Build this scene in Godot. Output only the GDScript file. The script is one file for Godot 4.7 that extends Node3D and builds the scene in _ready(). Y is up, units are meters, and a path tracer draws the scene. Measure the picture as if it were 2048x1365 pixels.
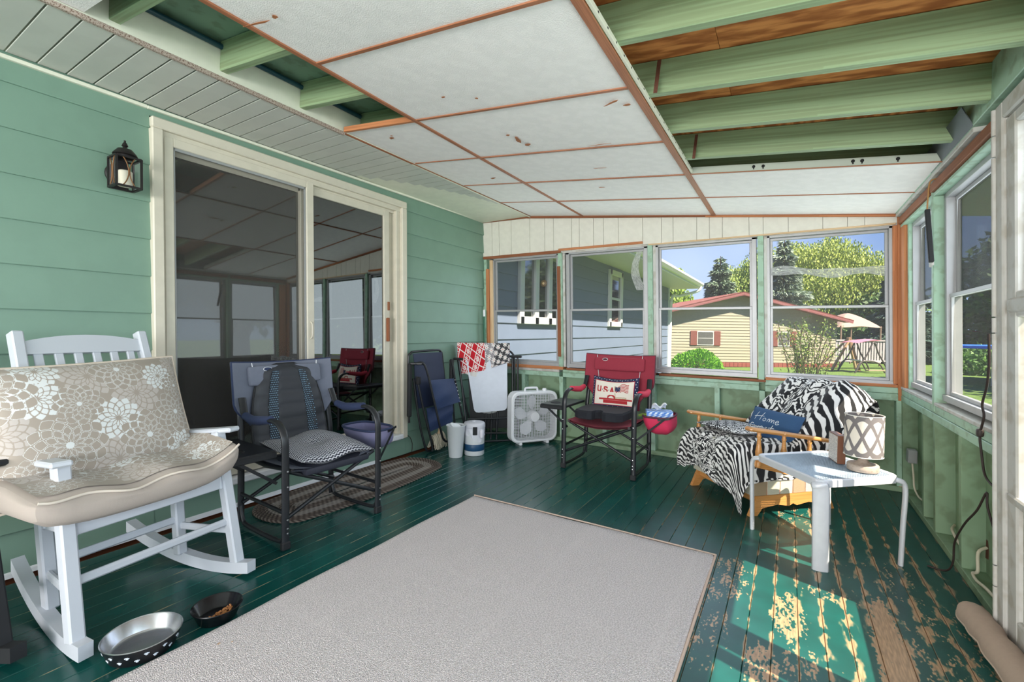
extends Node3D
# A screened porch on the side of a green-sided house. World axes: x runs from the house wall out to the
# window wall, y is up from the porch floor, z runs along the porch (the far end wall is at -z). Metres.

const LEAN := 0.0155   # the porch floor falls away from the house by this much, so the house wall leans in its axes
const RACK := 0.03     # the window walls have racked towards the house
var XW := Transform3D(Basis(Vector3(1, 0, 0), Vector3(-RACK, 1, 0), Vector3(0, 0, 1)), Vector3.ZERO)
var XL := Transform3D(Basis(Vector3(1, 0, 0), Vector3(-LEAN, 1, 0), Vector3(0, 0, 1)), Vector3.ZERO)
var rng := RandomNumberGenerator.new()
var used := {}
var M := {}
var TX := {}


class MB:
	var v := PackedVector3Array()
	var n := PackedVector3Array()
	var t := PackedVector2Array()
	var xf := Transform3D()

	func tri(a: Vector3, b: Vector3, c: Vector3, na: Vector3, nb: Vector3, nc: Vector3, ua := Vector2.ZERO, ub := Vector2.ZERO, uc := Vector2.ZERO) -> void:
		if (b - a).cross(c - a).dot(na + nb + nc) > 0.0:
			v.push_back(a); v.push_back(c); v.push_back(b)
			n.push_back(na); n.push_back(nc); n.push_back(nb)
			t.push_back(ua); t.push_back(uc); t.push_back(ub)
		else:
			v.push_back(a); v.push_back(b); v.push_back(c)
			n.push_back(na); n.push_back(nb); n.push_back(nc)
			t.push_back(ua); t.push_back(ub); t.push_back(uc)

	func quad(a: Vector3, b: Vector3, c: Vector3, d: Vector3, mid: Vector3, ua := Vector2.ZERO, ub := Vector2.ZERO, uc := Vector2.ZERO, ud := Vector2.ZERO) -> void:
		a = xf * a; b = xf * b; c = xf * c; d = xf * d
		var m := (c - a).cross(d - b).normalized()
		if m.dot((a + b + c + d) * 0.25 - xf * mid) < 0.0:
			m = -m
		tri(a, b, c, m, m, m, ua, ub, uc)
		tri(a, c, d, m, m, m, ua, uc, ud)

	func flat3(a: Vector3, b: Vector3, c: Vector3, mid: Vector3, ua := Vector2.ZERO, ub := Vector2.ZERO, uc := Vector2.ZERO) -> void:
		a = xf * a; b = xf * b; c = xf * c
		var m := (b - a).cross(c - a).normalized()
		if m.dot((a + b + c) / 3.0 - xf * mid) < 0.0:
			m = -m
		tri(a, b, c, m, m, m, ua, ub, uc)

	# a box; e > 0 chamfers its edges. Texture coordinates are metres along its own axes.
	func box(c: Vector3, s: Vector3, e := 0.0, b := Basis()) -> MB:
		var h := s * 0.5
		e = minf(e, minf(h.x, minf(h.y, h.z)) * 0.9)
		for ax in 3:
			var a1 := (ax + 1) % 3
			var a2 := (ax + 2) % 3
			if ax == 1:
				a1 = 0; a2 = 2
			elif ax == 2:
				a1 = 0; a2 = 1
			for sg in [-1.0, 1.0]:
				var q := []
				var w := []
				for k in [[-1.0, -1.0], [1.0, -1.0], [1.0, 1.0], [-1.0, 1.0]]:
					var p := Vector3.ZERO
					p[ax] = sg * h[ax]
					p[a1] = k[0] * (h[a1] - e)
					p[a2] = k[1] * (h[a2] - e)
					q.append(c + b * p)
					w.append(Vector2(p[a1] + h[a1], p[a2] + h[a2]) if h[a1] >= h[a2] else Vector2(p[a2] + h[a2], p[a1] + h[a1]))
				quad(q[0], q[1], q[2], q[3], c, w[0], w[1], w[2], w[3])
		if e > 0.0:
			for ax in 3:
				var a1 := (ax + 1) % 3
				var a2 := (ax + 2) % 3
				for s1 in [-1.0, 1.0]:
					for s2 in [-1.0, 1.0]:
						var q := []
						for k in [[0, -1.0], [0, 1.0], [1, 1.0], [1, -1.0]]:
							var p := Vector3.ZERO
							p[ax] = k[1] * (h[ax] - e)
							p[a1] = s1 * (h[a1] - (e if k[0] else 0.0))
							p[a2] = s2 * (h[a2] - (0.0 if k[0] else e))
							q.append(c + b * p)
						quad(q[0], q[1], q[2], q[3], c, Vector2(0, 0), Vector2(s[ax], 0), Vector2(s[ax], e), Vector2(0, e))
			for sx in [-1.0, 1.0]:
				for sy in [-1.0, 1.0]:
					for sz in [-1.0, 1.0]:
						var p := Vector3(sx * h.x, sy * h.y, sz * h.z)
						var i := Vector3(sx * e, sy * e, sz * e)
						flat3(c + b * (p - Vector3(0, i.y, i.z)), c + b * (p - Vector3(i.x, 0, i.z)), c + b * (p - Vector3(i.x, i.y, 0)), c)
		return self

	# a box from a to b, w wide and h tall
	func beam(a: Vector3, b: Vector3, w: float, h: float, e := 0.0, up := Vector3.UP) -> MB:
		var x := (b - a).normalized()
		if absf(x.dot(up)) > 0.98:
			up = Vector3(0, 0, 1)
		var z := x.cross(up).normalized()
		return box((a + b) * 0.5, Vector3(a.distance_to(b), h, w), e, Basis(x, z.cross(x), z))

	func slab(lo: Vector3, hi: Vector3, e := 0.0) -> MB:
		return box((lo + hi) * 0.5, (hi - lo).abs(), e)

	# a flat outline carried along w
	func ext(poly: Array, o: Vector3, ux: Vector3, uy: Vector3, w: Vector3) -> MB:
		var pts := []
		var mid := Vector2.ZERO
		for p in poly:
			pts.append(o + ux * p.x + uy * p.y)
			mid += p
		mid /= poly.size()
		var cc := PackedVector2Array(poly)
		var hand := 1.0 if Geometry2D.is_polygon_clockwise(cc) else -1.0
		for k in [0.0, 1.0]:
			var idx := Geometry2D.triangulate_polygon(cc)
			for i in range(0, idx.size(), 3):
				flat3(pts[idx[i]] + w * k, pts[idx[i + 1]] + w * k, pts[idx[i + 2]] + w * k, pts[idx[i]] + w * 0.5, poly[idx[i]], poly[idx[i + 1]], poly[idx[i + 2]])
		var run := w.length()
		var at := 0.0
		for i in pts.size():
			var j := (i + 1) % pts.size()
			var d: Vector2 = poly[j] - poly[i]
			var out := Vector2(-d.y, d.x).normalized() * hand
			var m: Vector3 = (pts[i] + pts[j]) * 0.5 + w * 0.5 - (ux * out.x + uy * out.y) * 0.01
			quad(pts[i], pts[j], pts[j] + w, pts[i] + w, m, Vector2(0, at), Vector2(0, at + d.length()), Vector2(run, at + d.length()), Vector2(run, at))
			at += d.length()
		return self

	# a round bar along points; r is a number or one number per point; flat squashes it along its own normal
	func tube(p: Array, r, sides := 8, closed := false, squash := 1.0, hint := Vector3.UP) -> MB:
		var cnt := p.size()
		var rings := []
		var norms := []
		var side := Vector3.ZERO
		var along := 0.0
		var len := []
		for i in cnt:
			var a: Vector3 = p[(i - 1 + cnt) % cnt] if closed else p[maxi(i - 1, 0)]
			var b: Vector3 = p[(i + 1) % cnt] if closed else p[mini(i + 1, cnt - 1)]
			var d := (b - a).normalized()
			if i == 0:
				side = d.cross(hint)
				if side.length() < 0.05:
					side = d.cross(Vector3(0, 0, 1) if absf(hint.z) < 0.9 else Vector3(1, 0, 0))
			side = (side - d * side.dot(d)).normalized()
			var up := side.cross(d)
			var rad: float = r[i] if r is Array else r
			var ring := []
			var nr := []
			for k in sides:
				var an := TAU * k / sides
				ring.append(p[i] + side * cos(an) * rad + up * sin(an) * rad * squash)
				nr.append((xf.basis * (side * cos(an) + up * sin(an) / squash)).normalized())
			rings.append(ring)
			norms.append(nr)
			if i:
				along += p[i].distance_to(p[i - 1])
			len.append(along)
		for i in (cnt if closed else cnt - 1):
			var j := (i + 1) % cnt
			for k in sides:
				var l := (k + 1) % sides
				var a: Vector3 = xf * rings[i][k]
				var b: Vector3 = xf * rings[i][l]
				var c: Vector3 = xf * rings[j][l]
				var d: Vector3 = xf * rings[j][k]
				var u0 := float(k) / sides
				var u1 := float(k + 1) / sides
				tri(a, b, c, norms[i][k], norms[i][l], norms[j][l], Vector2(len[i], u0), Vector2(len[i], u1), Vector2(len[j], u1))
				tri(a, c, d, norms[i][k], norms[j][l], norms[j][k], Vector2(len[i], u0), Vector2(len[j], u1), Vector2(len[j], u0))
		if not closed:
			for e in [0, cnt - 1]:
				var q: int = 1 if e == 0 else cnt - 2
				for k in range(1, sides - 1):
					flat3(rings[e][0], rings[e][k], rings[e][k + 1], p[q])
		return self

	# a turned shape: points of (radius, height)
	func lathe(prof: Array, o: Vector3, seg := 24, b := Basis(), sx := 1.0) -> MB:
		var sn := []
		for i in prof.size() - 1:
			var d: Vector2 = prof[i + 1] - prof[i]
			sn.append(Vector2(d.y, -d.x).normalized())
		for i in prof.size() - 1:
			var n0: Vector2 = sn[i]
			var n1: Vector2 = sn[i]
			if i > 0 and sn[i - 1].dot(sn[i]) > 0.6:
				n0 = (sn[i - 1] + sn[i]).normalized()
			if i < sn.size() - 1 and sn[i + 1].dot(sn[i]) > 0.6:
				n1 = (sn[i + 1] + sn[i]).normalized()
			for k in seg:
				var q := []
				var m := []
				for w in [[i, k, n0], [i, k + 1, n0], [i + 1, k + 1, n1], [i + 1, k, n1]]:
					var an: float = TAU * w[1] / seg
					var pr: Vector2 = prof[w[0]]
					q.append(xf * (o + b * Vector3(cos(an) * pr.x * sx, pr.y, sin(an) * pr.x)))
					m.append((xf.basis * (b * Vector3(cos(an) * w[2].x / sx, w[2].y, sin(an) * w[2].x))).normalized())
				var ua := Vector2(float(k) / seg, prof[i].y)
				var ub := Vector2(float(k + 1) / seg, prof[i].y)
				var uc := Vector2(float(k + 1) / seg, prof[i + 1].y)
				var ud := Vector2(float(k) / seg, prof[i + 1].y)
				if prof[i].x > 0.0:
					tri(q[0], q[1], q[2], m[0], m[1], m[2], ua, ub, uc)
				if prof[i + 1].x > 0.0:
					tri(q[0], q[2], q[3], m[0], m[2], m[3], ua, uc, ud)
		return self

	# a smooth sheet or closed skin: f(u, v) with u, v from 0 to 1
	func skin(f: Callable, nu: int, nv: int, wu := false, wv := false, flip := false, lo := Vector2.ZERO, hi := Vector2.ONE) -> MB:
		var g := []
		for i in nu + 1:
			var row := PackedVector3Array()
			for j in nv + 1:
				row.push_back(xf * f.call(float(i) / nu, float(j) / nv))
			g.append(row)
		var nm := []
		for i in nu + 1:
			var row := PackedVector3Array()
			for j in nv + 1:
				var a: Vector3 = g[nu - 1 if wu and i == 0 else maxi(i - 1, 0)][j]
				var b: Vector3 = g[1 if wu and i == nu else mini(i + 1, nu)][j]
				var c: Vector3 = g[i][nv - 1 if wv and j == 0 else maxi(j - 1, 0)]
				var d: Vector3 = g[i][1 if wv and j == nv else mini(j + 1, nv)]
				var m := (b - a).cross(d - c).normalized()
				row.push_back(-m if flip else m)
			nm.append(row)
		for i in nu:
			for j in nv:
				var q := [Vector2(i, j), Vector2(i + 1, j), Vector2(i + 1, j + 1), Vector2(i, j + 1)]
				var p := []
				var m := []
				var uv := []
				for w in q:
					p.append(g[w.x][w.y]); m.append(nm[w.x][w.y])
					uv.append(lo + Vector2(w.x / nu, w.y / nv) * (hi - lo))
				tri(p[0], p[1], p[2], m[0], m[1], m[2], uv[0], uv[1], uv[2])
				tri(p[0], p[2], p[3], m[0], m[2], m[3], uv[0], uv[2], uv[3])
		return self

	# a stuffed pillow, w by h, d thick, in the x-y plane of b; the front carries 0..1 texture coordinates
	func pillow(c: Vector3, b: Basis, w: float, h: float, d: float, k := 18, pinch := 0.07, warp = null) -> MB:
		for sd in [1.0, -1.0]:
			var f := func(u: float, vv: float) -> Vector3:
				var s := u * 2.0 - 1.0
				var q := vv * 2.0 - 1.0
				var th := sqrt(maxf(0.0, (1.0 - pow(absf(s), 3.0)) * (1.0 - pow(absf(q), 3.0))))
				var p := Vector3(s * w * 0.5 * (1.0 - pinch * (1.0 - q * q)), q * h * 0.5 * (1.0 - pinch * (1.0 - s * s)), sd * d * 0.5 * th)
				if warp != null:
					p = warp.call(p)
				return c + b * p
			skin(f, k, k, false, false, sd < 0.0, Vector2(0, 1), Vector2(1, 0))
		return self

	# a box with rounded edges of radius r; warp may bend it
	func soft(c: Vector3, s: Vector3, r: float, b := Basis(), k := 6, warp = null) -> MB:
		r = minf(r, minf(s.x, minf(s.y, s.z)) * 0.499)
		var h := s * 0.5
		var inner := h - Vector3(r, r, r)
		for ax in 3:
			for sg in [-1.0, 1.0]:
				var f := func(u: float, w: float) -> Vector3:
					var p := Vector3.ZERO
					p[ax] = sg * h[ax]
					p[(ax + 1) % 3] = (u * 2.0 - 1.0) * h[(ax + 1) % 3]
					p[(ax + 2) % 3] = (w * 2.0 - 1.0) * h[(ax + 2) % 3]
					var q := p.clamp(-inner, inner)
					p = q + (p - q).normalized() * r
					if warp != null:
						p = warp.call(p)
					return c + b * p
				skin(f, k, k, false, false, sg < 0.0)
		return self

	func plan(x0: float, z0: float, w: float, d: float) -> MB:
		for i in v.size():
			t[i] = Vector2((v[i].x - x0) / w, (v[i].z - z0) / d)
		return self

	func mesh() -> ArrayMesh:
		var a := []
		a.resize(Mesh.ARRAY_MAX)
		a[Mesh.ARRAY_VERTEX] = v
		a[Mesh.ARRAY_NORMAL] = n
		a[Mesh.ARRAY_TEX_UV] = t
		var m := ArrayMesh.new()
		if v.size():
			m.add_surface_from_arrays(Mesh.PRIMITIVE_TRIANGLES, a)
		return m


func mb(x := Transform3D()) -> MB:
	var m := MB.new()
	m.xf = x
	return m


func numbered(called: String) -> String:
	used[called] = used.get(called, -1) + 1
	return called if used[called] == 0 else "%s_%03d" % [called, used[called]]


func part(called: String, m, mat: Material, parent: Node, label := "") -> MeshInstance3D:
	var o := MeshInstance3D.new()
	o.name = called
	o.mesh = m.mesh() if m is MB else m
	o.material_override = mat
	if label:
		o.set_meta("label", label)
	parent.add_child(o, true)
	return o


func tag(o: Node, label: String, category: String, group := "", kind := "") -> Node:
	o.set_meta("label", label)
	o.set_meta("category", category)
	if group:
		o.set_meta("group", group)
	if kind:
		o.set_meta("kind", kind)
	return o


func thing(called: String, label: String, category: String, at := Vector3.ZERO, turn := 0.0, group := "") -> Node3D:
	var o := Node3D.new()
	o.name = numbered(called)
	add_child(o)
	o.position = at
	o.rotation.y = turn
	tag(o, label, category, group)
	return o


func single(called: String, m, mat: Material, label: String, category: String, group := "", at := Vector3.ZERO, turn := 0.0) -> MeshInstance3D:
	var o := MeshInstance3D.new()
	o.name = numbered(called)
	o.mesh = m.mesh() if m is MB else m
	o.material_override = mat
	add_child(o)
	o.position = at
	o.rotation.y = turn
	tag(o, label, category, group)
	return o


func setting(called: String, label: String, category: String) -> Node3D:
	var o := Node3D.new()
	o.name = called
	add_child(o)
	tag(o, label, category, "", "structure")
	return o


func copy_of(o: Node3D, label := "") -> Node3D:
	var c := o.duplicate()
	c.name = numbered(String(o.name))
	add_child(c)
	if label:
		c.set_meta("label", label)
	return c


func spline(p: Array, per := 6) -> Array:
	var out := []
	for i in p.size() - 1:
		var a: Vector3 = p[maxi(i - 1, 0)]
		var d: Vector3 = p[mini(i + 2, p.size() - 1)]
		for k in per:
			out.append(p[i].cubic_interpolate(p[i + 1], a, d, float(k) / per))
	out.append(p[-1])
	return out


func arc(c: Vector3, x: Vector3, y: Vector3, r: float, a0: float, a1: float, k := 8) -> Array:
	var out := []
	for i in k + 1:
		var an := deg_to_rad(lerpf(a0, a1, float(i) / k))
		out.append(c + x * cos(an) * r + y * sin(an) * r)
	return out


func rgb(r: float, g: float, b: float) -> Color:
	return Color(r / 255.0, g / 255.0, b / 255.0)


func mat(col: Color, rough := 0.6, o := {}) -> StandardMaterial3D:
	var m := StandardMaterial3D.new()
	m.albedo_color = col
	m.roughness = rough
	m.metallic = o.get("metal", 0.0)
	m.metallic_specular = o.get("spec", 0.5)
	if o.has("tex"):
		m.albedo_texture = o.tex
	if o.has("uv"):
		m.uv1_scale = Vector3(o.uv.x, o.uv.y, 1)
	if o.has("tri"):
		m.uv1_triplanar = true
		m.uv1_world_triplanar = o.get("world", false)
		m.uv1_scale = Vector3.ONE * o.tri
	if o.has("bump"):
		m.heightmap_enabled = true
		m.heightmap_texture = o.bump
		m.heightmap_scale = o.get("relief", 0.1)
	if col.a < 1.0:
		m.transparency = BaseMaterial3D.TRANSPARENCY_ALPHA
	if o.has("coat"):
		m.clearcoat_enabled = true
		m.clearcoat = o.coat
		m.clearcoat_roughness = 0.2
	if o.has("rim"):
		m.rim_enabled = true
		m.rim = o.rim
	if o.has("back"):
		m.backlight_enabled = true
		m.backlight = o.back
	return m


# a tile that fades between two colours along noise; stretch > 1 draws the grain out along u
func blotch(sd: int, c0: Color, c1: Color, freq := 0.02, stretch := 1, lo := 0.3, hi := 0.7, size := 256, oct := 4) -> ImageTexture:
	var f := FastNoiseLite.new()
	f.seed = sd
	f.noise_type = FastNoiseLite.TYPE_SIMPLEX
	f.frequency = freq
	f.fractal_octaves = oct
	var im := f.get_seamless_image(maxi(size / stretch, 16), size)
	im.convert(Image.FORMAT_L8)
	if stretch > 1:
		im.resize(size, size, Image.INTERPOLATE_CUBIC)
	var src := im.get_data()
	var dst := PackedByteArray()
	dst.resize(size * size * 3)
	for i in size * size:
		var k := smoothstep(lo, hi, src[i] / 255.0)
		dst[i * 3] = int(lerpf(c0.r, c1.r, k) * 255.0)
		dst[i * 3 + 1] = int(lerpf(c0.g, c1.g, k) * 255.0)
		dst[i * 3 + 2] = int(lerpf(c0.b, c1.b, k) * 255.0)
	return ImageTexture.create_from_image(Image.create_from_data(size, size, false, Image.FORMAT_RGB8, dst))


func grain(sd: int, c0: Color, c1: Color, lo := 0.25, hi := 0.75) -> ImageTexture:
	return blotch(sd, c0, c1, 0.06, 16, lo, hi, 256, 4)


# paint an image with a function of (x, y) from 0 to 1 giving a colour
func painted(w: int, h: int, f: Callable) -> ImageTexture:
	var im := Image.create(w, h, false, Image.FORMAT_RGB8)
	for y in h:
		for x in w:
			im.set_pixel(x, y, f.call((x + 0.5) / w, (y + 0.5) / h))
	return ImageTexture.create_from_image(im)


func _ready() -> void:
	rng.seed = 7
	look()
	materials()
	shell()
	door_slider()
	end_wall()
	window_wall()
	overhead()
	furniture()
	outside()


func look() -> void:
	var cam := Camera3D.new()
	cam.name = "camera"
	add_child(cam)
	var yaw := atan(554.0 / 910.0)
	var pitch := atan(14.5 / 910.0)
	cam.transform = Transform3D(Basis(Vector3(0, 0, 1), LEAN) * Basis(Vector3.UP, yaw) * Basis(Vector3.RIGHT, -pitch), Vector3(2.985, 1.15, 0.0))
	cam.fov = rad_to_deg(2.0 * atan(682.5 / 910.0))
	cam.near = 0.02
	cam.far = 400.0
	cam.current = true
	var sky := ProceduralSkyMaterial.new()
	sky.sky_top_color = Color(0.22, 0.50, 0.93)
	sky.sky_horizon_color = Color(0.78, 0.89, 0.99)
	sky.sky_curve = 0.16
	sky.ground_bottom_color = Color(0.25, 0.32, 0.18)
	sky.ground_horizon_color = Color(0.5, 0.58, 0.45)
	sky.sun_angle_max = 3.0
	sky.sky_energy_multiplier = SKY
	var clouds := FastNoiseLite.new()
	clouds.seed = 21
	clouds.frequency = 0.006
	clouds.fractal_octaves = 5
	var ci := clouds.get_seamless_image(1024, 256)
	ci.convert(Image.FORMAT_L8)
	var cd := ci.get_data()
	var co := PackedByteArray()
	co.resize(1024 * 512 * 4)
	for y in 256:
		for x in 1024:
			var k := smoothstep(0.5, 0.9, cd[y * 1024 + x] / 255.0)
			var i := (y * 1024 + x) * 4
			co[i] = 255; co[i + 1] = 255; co[i + 2] = 255
			co[i + 3] = int(70.0 * k)
	sky.sky_cover = ImageTexture.create_from_image(Image.create_from_data(1024, 512, false, Image.FORMAT_RGBA8, co))
	var env := Environment.new()
	env.background_mode = Environment.BG_SKY
	env.sky = Sky.new()
	env.sky.sky_material = sky
	env.tonemap_mode = Environment.TONE_MAPPER_LINEAR
	env.tonemap_exposure = EXPOSURE
	env.sdfgi_enabled = true
	env.ssao_enabled = true
	env.ssil_enabled = true
	var we := WorldEnvironment.new()
	we.name = "environment"
	we.environment = env
	add_child(we)
	var sun := DirectionalLight3D.new()
	sun.name = "sun"
	add_child(sun)
	sun.look_at_from_position(Vector3.ZERO, -Vector3(1.0, 1.387, 0.34), Vector3.UP)
	sun.light_color = Color(1.0, 0.95, 0.86)
	sun.light_energy = SUN
	sun.light_angular_distance = 0.55
	sun.shadow_enabled = true
	# added fill lights in openings here and behind the camera, brighter than the sky
	for a in FILL_LIGHTS:
		var l := AreaLight3D.new()
		l.name = a[0]
		add_child(l)
		l.position = a[1]
		l.rotation_degrees = a[2]
		l.area_size = a[3]
		l.light_color = a[5]
		l.light_energy = a[4]
		l.shadow_enabled = true


const SKY := 0.85
const SUN := 3.7
const EXPOSURE := 1.28
const FILL_LIGHTS := [  # unseen lamps added at the openings to raise the interior, not real daylight
	["fill_light_rear_end", Vector3(1.8, 1.4, 4.55), Vector3(0, 0, 0), Vector2(3.3, 1.15), 27.0, Color(1.0, 0.985, 0.98)],
	["fill_light_side_near", Vector3(3.70, 1.4, -0.6), Vector3(0, 90, 0), Vector2(1.6, 1.15), 1.9, Color(0.91, 0.96, 1.0)],
	["fill_light_side_middle", Vector3(3.70, 1.4, 1.4), Vector3(0, 90, 0), Vector2(1.8, 1.15), 3.2, Color(0.91, 0.96, 1.0)],
	["fill_light_side_last", Vector3(3.70, 1.4, 3.4), Vector3(0, 90, 0), Vector2(1.8, 1.15), 7.0, Color(0.91, 0.96, 1.0)],
	["fill_light_end_window_1", Vector3(0.51, 1.37, -4.345), Vector3(0, 180, 0), Vector2(0.72, 1.05), 0.36, Color(0.92, 0.97, 1.0)],
	["fill_light_end_window_2", Vector3(1.42, 1.37, -4.345), Vector3(0, 180, 0), Vector2(0.72, 1.05), 0.36, Color(0.92, 0.97, 1.0)],
	["fill_light_end_window_3", Vector3(2.33, 1.37, -4.345), Vector3(0, 180, 0), Vector2(0.72, 1.05), 0.36, Color(0.92, 0.97, 1.0)],
	["fill_light_end_window_4", Vector3(3.22, 1.37, -4.345), Vector3(0, 180, 0), Vector2(0.72, 1.05), 0.36, Color(0.92, 0.97, 1.0)],
	["fill_light_corner_window", Vector3(3.745, 1.36, -3.83), Vector3(0, 90, 0), Vector2(0.62, 1.05), 0.30, Color(0.92, 0.97, 1.0)],
	["fill_light_door_side_window", Vector3(3.745, 1.36, -2.95), Vector3(0, 90, 0), Vector2(0.8, 1.05), 0.38, Color(0.92, 0.97, 1.0)],
	["fill_light_porch_door", Vector3(3.675, 1.25, -1.98), Vector3(0, 90, 0), Vector2(0.56, 1.25), 0.6, Color(0.92, 0.97, 1.0)],
]


const PITCH := 0.0847
const SEAM0 := 2.8729
const GREEN := Color(0.06, 0.285, 0.265)


func raw_noise(sd: int, w: int, h: int, freq: float, oct: int, sx := 1, sy := 1) -> PackedByteArray:
	var f := FastNoiseLite.new()
	f.seed = sd
	f.noise_type = FastNoiseLite.TYPE_SIMPLEX
	f.frequency = freq
	f.fractal_octaves = oct
	var im := f.get_image(w / sx, h / sy)
	im.convert(Image.FORMAT_L8)
	if sx > 1 or sy > 1:
		im.resize(w, h, Image.INTERPOLATE_BILINEAR)
	return im.get_data()


# painted boards: green paint worn to bare wood along the seams and in patches
func floor_paint(x0: float, z0: float, wm: float, dm: float, w: int, h: int, worn: bool) -> ImageTexture:
	var na := raw_noise(3, w, h, 0.05, 4, 1, 3)
	var nb := raw_noise(5, w, h, 0.16, 3, 1, 2)
	var ng := raw_noise(9, w, h, 0.3, 2, 1, 8)
	var nw := raw_noise(11, w, h, 0.012, 3)
	var out := PackedByteArray()
	out.resize(w * h * 3)
	var tone := []
	for k in 64:
		tone.append(0.93 + 0.14 * rng.randf())
	var spots := []
	if worn:
		# x, z, half width, half length, strength
		spots = [[3.335, -1.95, 0.05, 0.48, 1.5], [2.76, -2.34, 0.09, 0.2, 0.62], [2.72, -1.95, 0.09, 0.3, 0.5], [3.01, -2.15, 0.06, 0.16, 0.85], [2.93, -1.72, 0.055, 0.16, 0.9],
			[3.05, -1.82, 0.06, 0.12, 0.6], [3.16, -2.42, 0.1, 0.06, 0.5], [3.42, -2.6, 0.14, 0.3, 0.34], [3.5, -2.1, 0.12, 0.5, 0.46], [3.62, -1.95, 0.1, 0.4, 0.6], [3.05, -3.3, 0.1, 0.2, 0.4],
			[2.5, -3.6, 0.12, 0.12, 0.42], [2.45, -3.2, 0.08, 0.12, 0.36], [3.2, -4.1, 0.3, 0.12, 0.36], [2.4, -3.95, 0.1, 0.1, 0.4], [3.2, -1.5, 0.25, 0.25, 0.5]]
	for j in h:
		var z := z0 + dm * (j + 0.5) / h
		for i in w:
			var x := x0 + wm * (i + 0.5) / w
			var p := j * w + i
			var q := (x - SEAM0) / PITCH
			var k := roundf(q)
			var s := absf(q - k) * PITCH
			var a := na[p] / 255.0
			var b := nb[p] / 255.0
			var wide := 0.0016
			if worn:
				wide = 0.0018 + 0.015 * smoothstep(2.72, 3.35, x) * smoothstep(-4.6, -2.6, z - (x - 3.0) * 0.8)
			var bare := 1.0 - smoothstep(0.0, 1.0, s / maxf(wide * (0.05 + 3.0 * maxf(0.0, a - (0.3 if worn else 0.46))), 0.0005) - 0.55)
			var lift := 0.0
			for sp in spots:
				var dx: float = (x - sp[0]) / sp[2]
				var dz: float = (z - sp[1]) / sp[3]
				var r := dx * dx + dz * dz
				if r < 2.2:
					lift = maxf(lift, sp[4] * (1.0 - smoothstep(0.55, 2.2, r)))
			var f := 0.5 * a + 0.5 * b
			bare = maxf(bare, smoothstep(0.0, 0.05, f - (0.86 - 0.46 * lift - (0.05 * smoothstep(2.5, 3.0, x) if worn else 0.0))))
			var g := ng[p] / 255.0
			var wood := 0.78 + 0.34 * g
			var grey := smoothstep(3.45, 3.7, x) * 0.6
			var wr := lerpf(0.69, 0.50, grey) * wood
			var wg := lerpf(0.55, 0.44, grey) * wood
			var wb := lerpf(0.42, 0.38, grey) * wood
			var tn: float = tone[int(floorf(q)) & 63] * (0.9 + 0.2 * nw[p] / 255.0)
			out[p * 3] = int(clampf(lerpf(GREEN.r * tn, wr, bare), 0.0, 1.0) * 255.0)
			out[p * 3 + 1] = int(clampf(lerpf(GREEN.g * tn, wg, bare), 0.0, 1.0) * 255.0)
			out[p * 3 + 2] = int(clampf(lerpf(GREEN.b * tn, wb, bare), 0.0, 1.0) * 255.0)
	return ImageTexture.create_from_image(Image.create_from_data(w, h, false, Image.FORMAT_RGB8, out))


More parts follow.
